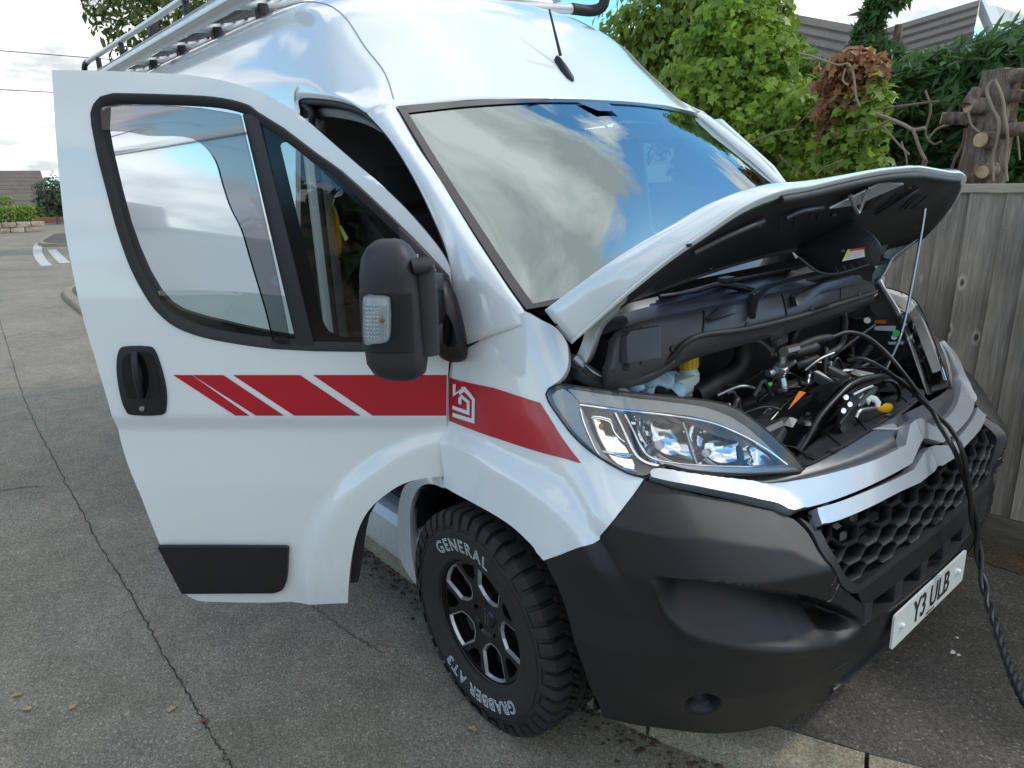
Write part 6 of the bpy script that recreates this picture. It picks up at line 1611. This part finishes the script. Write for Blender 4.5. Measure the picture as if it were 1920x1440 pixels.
sticker('data_label', [(1477,773),(1501,778),(1486,802),(1463,795)], 'grey_sticker', car)
sticker('white_label', [(1583,692),(1600,692),(1592,700),(1575,698)], 'white_sticker', car)
sticker('grey_label', [(1600,692),(1640,700),(1620,708),(1592,700)], 'grey_sticker', car)
for quad in ([(1525,701),(1534,698),(1566,720),(1556,722)], [(1552,692),(1560,690),(1592,706),(1582,708)]):
    MB().prism([cpt(*p)-np.array([0, 0, .02]) for p in quad], (0, 0, .028)).build('carrier_web', 'engine_plastic', car, bevel=.002)
MB().box(cpt(1546, 724), (.022, .03, .014)).build('clip', 'zinc_metal', car, bevel=.003)
for u, v in ((1514, 796), (1440, 800), (1700, 715)): MB().lathe([(0, .01), (.010, .009), (.012, 0)], cpt(u, v), (0, 0, 1), 10).build('bolt', 'zinc_metal', car)
# slatted cover between carrier and shelf
fr2 = skp([]); f_ = [at(u, v, z=.957) for u, v in [(1515,880),(1527,871),(1590,836),(1650,798),(1700,763),(1733,735)]]; r2 = [at(u, v, z=.945) for u, v in [(1486,870),(1497,853),(1556,806),(1620,755),(1668,728),(1700,715)]]
Gs = patch_grid(np.array([r2, [(a+b)/2 for a, b in zip(r2, f_)], f_, [p-np.array([0, 0, .02]) for p in f_]]), 3, 8)
cov = MB().grid(Gs).build('radiator_cover', 'engine_plastic', van, smooth=40, solid=.003)
for j in range(3, Gs.shape[1]-2, 6):
    a, b = Gs[0, j], Gs[6, j]; MB().tube([a+[0, 0, .003], b+[0, 0, .003]], .0042, 6).build('cover_rib', 'engine_plastic', cov)
MB().tube(Gs[6]+np.array([-.004, 0, .004]), .004, 6).build('cover_edge', 'engine_plastic', cov)
for j in (5, 13, 27, 37):
    MB().box(Gs[6, j]+np.array([-.006, 0, .006]), (.016, .03, .012)).build('cover_clip', 'engine_plastic', cov, bevel=.002)
for j in (9, 33): MB().lathe([(.004, .003), (.011, .003), (.012, 0)], Gs[3, j]+np.array([0, 0, .004]), (0, 0, 1), 14).build('cover_fixing', 'black_plastic', cov)
# bonnet latch with its yellow lever
la = empty('bonnet_latch'); la.parent = van
def lp(u, v, x=.66): return at(u, v, x=x)
MB().prism([lp(*p) for p in [(1590,735),(1604,728),(1612,735),(1598,770),(1590,800),(1575,812),(1566,800),(1574,765)]], (.02, -.01, .0)).build('latch_plate', 'engine_plastic', la, bevel=.003)
MB().prism([lp(*p, .67) for p in [(1608,745),(1634,722),(1640,724),(1634,738),(1606,765),(1602,758)]], (.014, -.006, 0)).build('latch_jaw', 'satin_metal', la, bevel=.002)
MB().tube(cr([lp(1600, 740, .68), lp(1620, 730, .69), lp(1636, 724, .69)], 3), .004, 8).build('latch_pin', 'aluminium', la)
MB().tube(cr([lp(1604, 752, .69), lp(1590, 775, .69), lp(1574, 795, .69)], 3), .004, 8).build('release_rod', 'rubber', la)
for u, v in ((1585, 745), (1592, 758), (1580, 770)): MB().lathe([(0, .006), (.008, .005), (.009, 0)], lp(u, v, .685), (.8, -.5, .3), 10).build('rivet', 'chrome', la)
lv_ = [lp(*p, .70) for p in [(1622,750),(1632,743),(1642,746),(1650,756),(1648,768),(1642,768),(1640,756),(1632,752),(1628,760)]]
MB().prism(lv_, (.004, -.002, .006)).build('lever_bracket', 'white_sticker', la, bevel=.001)
lv_ = [lp(*p, .705) for p in cr([(1643,766),(1652,764),(1658,759),(1670,761),(1673,769),(1666,774),(1652,773)], 3, True)]
MB().prism(lv_, (.003, -.002, .007)).build('release_lever', 'yellow_plastic', la, bevel=.002)
MB().tube(cr([lp(1604, 783, .70), lp(1610, 772, .70), lp(1622, 768, .70), lp(1640, 766, .70)], 4), .007, 8).build('latch_bracket', 'satin_metal', la, smooth=60)
MB().lathe([(.045, .0), (.048, .012), (.040, .02), (.036, .006)], at(1662, 738, x=.64), (.75, -.45, .45), 24).build('horn', 'black_plastic', van, smooth=50)
# battery and fuse box at the far side
bt = empty('fuse_box'); bt.parent = van
def bp(u, v, y=.60): return at(u, v, y=y)
MB().prism([bp(*p) for p in [(1616,597),(1664,595),(1684,622),(1696,648),(1690,672),(1630,690),(1612,660)]], (-.10, .03, -.02)).build('case', 'engine_plastic', bt, bevel=.006)
for nm, q, mt in (('orange_label', [(1641,600),(1662,600),(1660,607),(1639,606)], 'orange_sticker'), ('white_label', [(1640,611),(1680,611),(1679,621),(1639,619)], 'white_sticker'), ('white_label', [(1665,641),(1697,640),(1692,646),(1666,646)], 'white_sticker')):
    MB().add([bp(*p, .585) for p in q], [(0, 1, 2, 3)]).build(nm, mt, bt, smooth=None)
for (u, v, r_, mt) in ((1680.5, 625, .0125, 'green_sticker'), (1626, 601, .012, 'white_sticker'), (1676.5, 632.5, .010, 'white_sticker')):
    MB().lathe([(0, .002), (r_, .002), (r_, 0)], bp(u, v, .583), (.3, -.8, .5), 18).build('round_label', mt, bt)
MB().prism([bp(*p, .52) for p in [(1584,635),(1605,632),(1606,645),(1598,665),(1592,668),(1588,650)]], (-.03, .05, -.01)).build('relay', 'engine_plastic', bt, bevel=.004)
MB().add([bp(*p, .515) for p in [(1591,639),(1597,638),(1598,648),(1592,650)]], [(0, 1, 2, 3)]).build('amber_label', 'orange_sticker', bt)
MB().tube([at(1612, 690, x=.47), at(1655, 670, x=.47)], .006, 8).build('cross_pipe', 'satin_metal', van)
# hoses
MB().tube(cr([at(*p, x=.46) for p in [(1484,650),(1490,625),(1512,602),(1545,588),(1572,583),(1582,596),(1581,625),(1574,650),(1552,664),(1520,676),(1490,688)]], 5), .013, 10).build('coolant_hose', 'rubber', van, smooth=60)
MB().tube(cr([at(*p, x=.40) for p in [(1396,636),(1394,660),(1386,685),(1366,704),(1340,716),(1318,728),(1298,740)]], 5), .027, 14).build('turbo_hose', 'rubber', van, smooth=60)
MB().tube([at(1336, 719, x=.405), at(1300, 742, x=.405)], .033, 14).build('hose_sleeve', 'black_plastic', van, smooth=50)
MB().tube(cr([at(*p, x=.42) for p in [(1345,718),(1380,722),(1410,708),(1430,695)]], 5), .006, 8).build('pipe', 'rubber', van)
MB().tube(cr([at(*p, x=.36) for p in [(1250,700),(1270,693),(1285,700),(1291,715),(1290,740)]], 5), .005, 8).build('pipe', 'rubber', van)
# brake-fluid bottle
rs = empty('brake_fluid_bottle'); rs.parent = van; rc_ = at(1288, 700, x=.37)
MB().lathe([(.0, -.06), (.035, -.06), (.037, -.03), (.036, .0), (.030, .012), (.026, .02)], rc_, (0, 0, 1), 24).build('bottle', 'milky_plastic', rs, smooth=50)
MB().box(rc_+np.array([0, -.05, -.02]), (.08, .10, .05)).build('reservoir', 'milky_plastic', rs, bevel=.012)
capm = MB(); prof = [(.0, .052), (.028, .052), (.031, .048), (.031, .020), (.029, .018)]
capm.lathe(prof, rc_, (0, 0, 1), 30); capm.build('cap', 'yellow_plastic', rs, smooth=40)
for k in range(16):
    a = k*math.pi/8; MB().box(rc_+np.array([.031*math.cos(a), .031*math.sin(a), .034]), (.004, .004, .026), rot=(0, 0, a)).build('cap_grip', 'yellow_plastic', rs)
# sensor unit with yellow label, bracket, valve
su_ = empty('control_unit'); su_.parent = van
MB().prism([at(u, v, x=.49) for u, v in [(1432,613),(1462,606),(1470,640),(1444,652),(1436,640)]], (.02, -.006, .004)).build('case', 'engine_plastic', su_, bevel=.004)
MB().add([at(u, v, x=.516) for u, v in [(1439,617),(1460,612),(1460,624),(1439,630)]], [(0, 1, 2, 3)]).build('yellow_label', 'yellow_sticker', su_)
MB().box(at(1456, 640, x=.51), (.02, .05, .016), rot=(0, 0, .3)).build('connector', 'mirror_plastic', su_, bevel=.003)
MB().tube(cr([at(*p, x=.47) for p in [(1400,637),(1420,635),(1434,645),(1444,655),(1450,668),(1468,664)]], 4), .011, 8).build('bracket', 'zinc_metal', su_, smooth=50)
vl = empty('valve_block'); vl.parent = van; vc = at(1464, 692, x=.50)
MB().box(vc, (.04, .07, .045), rot=(.2, .3, .3)).build('body', 'zinc_metal', vl, bevel=.006)
for o_, ax_ in (((0, -.05, .0), (0, -1, .1)), ((0, .05, .01), (0, 1, 0)), ((0, .0, .04), (0, 0, 1)), ((.02, -.02, -.04), (.3, 0, -1))):
    MB().lathe([(0, .022), (.010, .022), (.013, .014), (.009, .01), (.014, .006), (.014, -.02)], vc+np.array(o_), ax_, 12).build('port', 'satin_metal', vl, smooth=30)
MB().box(vc+np.array([.01, .01, -.055]), (.03, .11, .012)).build('connector', 'engine_plastic', vl, bevel=.003)
MB().lathe([(0, .003), (.006, .003), (.006, 0)], at(1444, 720, x=.53), (.7, -.6, .3), 12).build('green_dot', 'green_sticker', vl)
rr3 = random.Random(5)
for k in range(26):
    a = np.array([rr3.uniform(.34, .5), rr3.uniform(-.55, .5), rr3.uniform(.88, 1.06)]); b = a+np.array([rr3.uniform(-.08, .1), rr3.uniform(-.25, .25), rr3.uniform(-.1, .1)])
    MB().tube(cr([a, (a+b)/2+np.array([0, 0, rr3.uniform(-.06, .06)]), b], 4), rr3.choice([.004, .006, .009, .013]), 7).build('wiring', rr3.choice(['rubber', 'rubber', 'black_plastic', 'zinc_metal']), van, smooth=60)
for k in range(22):
    a = np.array([rr3.uniform(.40, .52), rr3.uniform(-.50, .25), rr3.uniform(.98, 1.08)]); b = a+np.array([rr3.uniform(-.05, .06), rr3.uniform(-.2, .2), rr3.uniform(-.05, .05)])
    MB().tube(cr([a, (a+b)/2+np.array([0, 0, rr3.uniform(-.03, .05)]), b], 4), rr3.choice([.003, .005, .007, .010]), 7).build('wiring', rr3.choice(['rubber', 'cable_black', 'zinc_metal', 'satin_metal', 'engine_plastic']), van, smooth=60)
    if k % 2: MB().lathe([(0, .006), (.007, .006), (.009, .003), (.009, -.006)], a, (rr3.uniform(-.5, .8), -.5, .6), 8).build('hose_clip', rr3.choice(['zinc_metal', 'satin_metal']), van)
for k in range(16):
    a = np.array([rr3.uniform(.36, .52), rr3.uniform(-.62, .45), rr3.uniform(.9, 1.05)]); MB().box(a, (rr3.uniform(.02, .05), rr3.uniform(.03, .07), rr3.uniform(.02, .04)), rot=(rr3.uniform(-.4, .4), rr3.uniform(-.4, .4), rr3.uniform(-.8, .8))).build('connector', rr3.choice(['engine_plastic', 'black_plastic', 'engine_plastic', 'zinc_metal']), van, bevel=.004)
# parts by the near hinge
MB().lathe([(0, .02), (.02, .018), (.024, 0), (.02, -.05)], at(1135, 708, y=-.74), (.2, -.1, 1), 16).build('suspension_top', 'black_plastic', van)
MB().tube(cr([at(1062, 690, y=-.85), at(1070, 700, y=-.84), at(1066, 715, y=-.83)], 3), .012, 8).build('hinge_foot', 'zinc_metal', van, smooth=60)
MB().tube(cr([at(1050, 722, y=-.86), at(1120, 735, y=-.78), at(1250, 745, y=-.62), at(1330, 755, y=-.52)], 4), .008, 8).build('headlight_bracket', 'engine_plastic', van)

# ---- roof rack
rk = empty('roof_rack'); rk.parent = van
RY = -.84; z_r = 2.603
MB().tube([(-1.55, RY, z_r), (-3.2, RY, z_r), (-4.85, RY, z_r+.012)], .017, 12).build('side_rail', 'aluminium', rk, smooth=60)
MB().tube(cr([(-4.85, RY, z_r+.012), (-4.98, RY, z_r), (-5.02, RY, z_r-.06), (-5.02, RY, z_r-.16)], 4), .020, 10).build('rail_end', 'rubber', rk, smooth=60)
for xx in (-4.5, -3.8, -2.42): MB().box((xx, RY, z_r-.075), (.03, .032, .135)).build('rail_post', 'rubber', rk, bevel=.005)
MB().tube([(-1.5, .84, z_r), (-4.85, .84, z_r)], .017, 12).build('side_rail', 'aluminium', rk, smooth=60)
for xx in (-1.75, -2.35, -2.95, -3.55, -4.15, -4.6):
    MB().tube(cr([(xx, -.84, 2.455), (xx, -.66, 2.475), (xx, -.4, 2.53), (xx, .4, 2.53), (xx, .66, 2.475), (xx, .84, 2.455)], 4), .020, 10).build('cross_bar', 'aluminium', rk, smooth=50)
    for yy_ in (-.735, .735): MB().box((xx, yy_, 2.425), (.06, .045, .085)).build('bar_foot', 'black_plastic', rk, bevel=.008)
for yy_ in (-.70, -.64, -.58, -.52): MB().box((-3.15, yy_, 2.50+(.70+yy_)*.2), (2.9, .016, .012)).build('deck_slat', 'black_plastic', rk)
fb_ = [at(945, 16, y=.62), at(1010, -2, y=.62)]
MB().tube([(-1.55, -.80, 2.575), (-1.55, .80, 2.575)], .024, 14).build('front_roller', 'aluminium', rk, smooth=60)
MB().tube(cr([(-1.28, .70, 2.50), (-1.26, .83, 2.50), (-1.23, .88, 2.53), (-1.22, .88, 2.62)], 4), .028, 12).build('roller_bracket', 'rubber', rk, smooth=60)
MB().tube([(-1.42, .30, 2.50), (-1.28, .72, 2.50)], .024, 12).build('deflector_bar', 'aluminium', rk, smooth=60)
MB().box((-1.46, .45, 2.49), (.05, .04, .06)).build('bar_foot', 'black_plastic', rk, bevel=.006)
# pipe carrier, lashed outside the rail
pc_ = empty('pipe_carrier'); pc_.parent = van
MB().tube([(-1.45, -.84, 2.482), (-4.75, -.84, 2.482)], .040, 20).build('tube', 'aluminium', pc_, smooth=50)
MB().tube([(-1.6, -.77, 2.53), (-4.75, -.77, 2.53)], .030, 16).build('inner_tube', 'aluminium', pc_, smooth=50)
for dz_ in (.02, -.014): MB().tube([(-1.45, -.879, 2.482+dz_), (-4.75, -.879, 2.482+dz_)], .003, 6).build('tube_flute', 'aluminium', pc_)
q = [at(140+x/4.571, y/4.571, x=-3.3) for x, y in [(600,182),(640,150),(690,140),(720,160),(718,310),(700,330),(722,382),(750,402),(740,425),(660,440),(615,408),(608,380),(622,330),(648,290),(645,205),(604,205)]]
MB().prism(q, (-.05, 0, 0)).build('clamp', 'rubber', pc_, bevel=.004)
MB().add([(-2.6, -.803, 2.545), (-2.0, -.803, 2.545), (-2.0, -.804, 2.525), (-2.6, -.804, 2.525)], [(0, 1, 2, 3)]).build('label', 'grey_sticker', pc_)
MB().add([(-2.70, -.803, 2.545), (-2.61, -.803, 2.545), (-2.61, -.804, 2.525), (-2.70, -.804, 2.525)], [(0, 1, 2, 3)]).build('label_end', 'orange_sticker', pc_)
MB().lathe([(.040, 0), (.044, .01), (.044, .04), (.0, .045)], (-1.46, -.84, 2.482), (1, 0, 0), 20).build('end_cap', 'black_plastic', pc_)

# ================================================================== LOOSE THINGS
def in_van(name): return empty(name, VAN_MAT)
# jump leads hanging out over the bumper
jl = in_van('jump_leads'); tag(jl, 'black twisted jump lead cables hanging from the engine over the bumper', 'cables')
def P3(L): return [at(u, v, **{k: val}) for u, v, k, val in L]
A = P3([(1560,632,'x',.52),(1590,623,'x',.54),(1625,632,'x',.57),(1660,660,'x',.62),(1690,695,'x',.68),(1720,735,'x',.76),(1745,765,'x',.83),(1768,795,'x',.88)])
B = P3([(1588,676,'x',.52),(1612,672,'x',.55),(1640,682,'x',.59),(1672,703,'x',.65),(1705,728,'x',.72),(1735,757,'x',.81),(1768,796,'x',.875)])
tail = cr(P3([(1768,796,'x',.885),(1790,830,'x',.935),(1802,862,'x',.955),(1812,900,'x',.965),(1822,950,'x',.98),(1832,1005,'x',.995),(1838,1060,'x',1.02),(1848,1110,'x',1.06),(1864,1160,'x',1.12),(1882,1215,'x',1.19),(1905,1275,'x',1.27),(1935,1330,'x',1.34),(1990,1400,'x',1.42)]), 16)
T = np.gradient(tail, axis=0); T /= np.linalg.norm(T, axis=1)[:, None]
n1 = np.cross(T, [1, 0, 0]); n1 /= np.linalg.norm(n1, axis=1)[:, None]; n2 = np.cross(T, n1)
Ls = np.concatenate([[0], np.cumsum(np.linalg.norm(np.diff(tail, axis=0), axis=1))])
rate = np.interp(Ls, [0, .25, .45, 2], [3, 7, 34, 60]); ang = np.concatenate([[0], np.cumsum(np.diff(Ls)*rate[1:])])+1.2
sepr = np.interp(Ls, [0, .1, .4], [.012, .0095, .0066])
def strand(head, ph):
    s_ = tail+(n1*np.cos(ang+ph)[:, None]+n2*np.sin(ang+ph)[:, None])*sepr[:, None]
    hc = cr(list(head[:-1])+[s_[2]], 8); return np.vstack([hc, s_[3:]])
MB().tube(strand(A, 0), .0070, 10).build('cable', 'cable_black', jl, smooth=60)
MB().tube(strand(B, math.pi), .0070, 10).build('cable', 'cable_black', jl, smooth=60)
for pts, r_ in (([(1478,655),(1500,648),(1530,637),(1558,632)], .0125), ([(1490,662),(1510,656),(1532,650)], .0145)):
    q = cr([at(u, v, x=.535 if r_ > .013 else .52) for u, v in pts], 5); n_ = len(q); MB().tube(q, r_*np.interp(np.linspace(0, 1, n_), [0, .5, .9, 1], [.8, 1, 1, .75]), 10).build('clamp_handle', 'rubber', jl, smooth=60)
MB().tube([at(1470, 660, x=.53), at(1492, 654, x=.53)], .016, 8).build('clamp_jaw', 'satin_metal', jl)
e_ = at(1528, 650, x=.537); MB().lathe([(.004, .006), (.012, .006), (.015, .0), (.014, -.02)], e_, (.2, .9, .1), 14).build('handle_end', 'rubber', jl)
# blue rag
rg = in_van('blue_rag'); tag(rg, 'crumpled pale blue cleaning cloth tucked beside the brake fluid bottle', 'cloth')
Gq = np.zeros((22, 22, 3)); rsd = np.random.RandomState(3)
a0, a1, a2, a3 = at(1168, 738, x=.40), at(1284, 744, x=.42), at(1262, 700, x=.40), at(1190, 705, x=.38)
for i in range(22):
    for j in range(22):
        s_, t_ = i/21, j/21; p = (a0*(1-s_)+a1*s_)*(1-t_)+(a3*(1-s_)+a2*s_)*t_
        Gq[i, j] = p+np.array([.016*math.sin(9*s_+5*t_)+.012*math.sin(17*s_-9*t_), .012*math.sin(13*t_+6*s_), .020*math.sin(11*s_-4*t_)*math.cos(6*t_)+.012*math.sin(21*s_+15*t_)+.02*math.sin(math.pi*s_)])
MB().grid(Gq).build('cloth', 'blue_cloth', rg, smooth=80, solid=.0015)
# jacket hanging behind the driver's seat
jk = in_van('work_jacket'); tag(jk, 'black work jacket with yellow panel hanging inside the cab behind the quarter light', 'jacket')
def jp(u, v, y): return at(u, v, y=y)
def sheet(name, px, y, mat, n=10, amp=.015, seed=0):
    q = [[jp(u, v, y) for u, v in row] for row in px]; Gj = patch_grid(np.array(q), 5, 5)
    for i in range(Gj.shape[0]):
        for j in range(Gj.shape[1]): Gj[i, j] += np.array([0, amp*math.sin(j*1.1+seed+.25*i), 0])+np.array([amp*.6*math.sin(j*.8+i*.5), 0, 0])
    return MB().grid(Gj).build(name, mat, jk, smooth=80, solid=.004)
sheet('black_body', [[(600,345),(622,338),(660,365)], [(606,420),(660,410),(716,440)], [(612,500),(670,500),(745,520)], [(625,600),(690,600),(770,600)], [(640,680),(700,690),(790,690)]], -.70, 'jacket_black', seed=1)
sheet('yellow_panel', [[(604,352),(610,358),(616,364)], [(612,400),(622,395),(634,400)], [(613,440),(626,440),(638,445)], [(626,470),(632,478),(636,482)]], -.80, 'jacket_yellow', amp=.006)
MB().prism([jp(u, v, -.81) for u, v in [(634,422),(640,425),(652,447),(647,452)]], (0, .003, 0)).build('reflective_strip', 'reflective_tape', jk)
# fallen leaves on the road
for i, (u, v, w_) in enumerate([(31,1304,'tan fallen leaf nearest the left edge of the road'), (49,1331,'tan fallen leaf lying lowest at the left edge of the road'), (136,1326,'curled tan fallen leaf midway between the left edge and the crack'), (323,1330,'pale fallen leaf just left of the road crack'), (383,1352,'reddish fallen leaf lying on the road crack'), (886,1368,'pale fallen leaf on the road below the front tyre')]):
    p = atw(u, v, z=.004); r_ = random.Random(i+40); a = r_.uniform(0, 6.28); s_ = .019
    V = [];
    for q, (x, y, z) in enumerate(IVY):
        X = x*s_*.8; Y = y*s_; V.append((p[0]+X*math.cos(a)-Y*math.sin(a), p[1]+X*math.sin(a)+Y*math.cos(a), .005+.006*r_.random()+.004*abs(x)))
    o = mesh_obj('fallen_leaf', V, LEAF_TRI[id(IVY)], 'dead_leaf' if i == 4 else 'cut_wood'); tag(o, w_, 'leaf', 'fallen leaves on the road')
# paint splashes on the pavement
r_ = random.Random(8)
for i, (u, v, s_, w_) in enumerate([(1787,1220,.016,'larger white splash mark on the pavement below the number plate'), (1798,1226,.009,'small white splash mark just right of the larger one on the pavement'), (1795,1194,.008,'white speck on the pavement above the larger splash mark')]):
    p = atw(u, v, z=KH+.022); zz = KH+.024*((p[1]+.35)/1.8)+.0075
    V = [(p[0]+s_*(.35+.9*r_.random())*math.cos(q*.42), p[1]+s_*(.35+.9*r_.random())*math.sin(q*.42), zz) for q in range(15)]
    o = mesh_obj('paint_splash', V+[(p[0], p[1], zz)], [(q, (q+1) % 15, 15) for q in range(15)], 'paper_white'); tag(o, w_, 'splash', 'white splashes on the pavement')
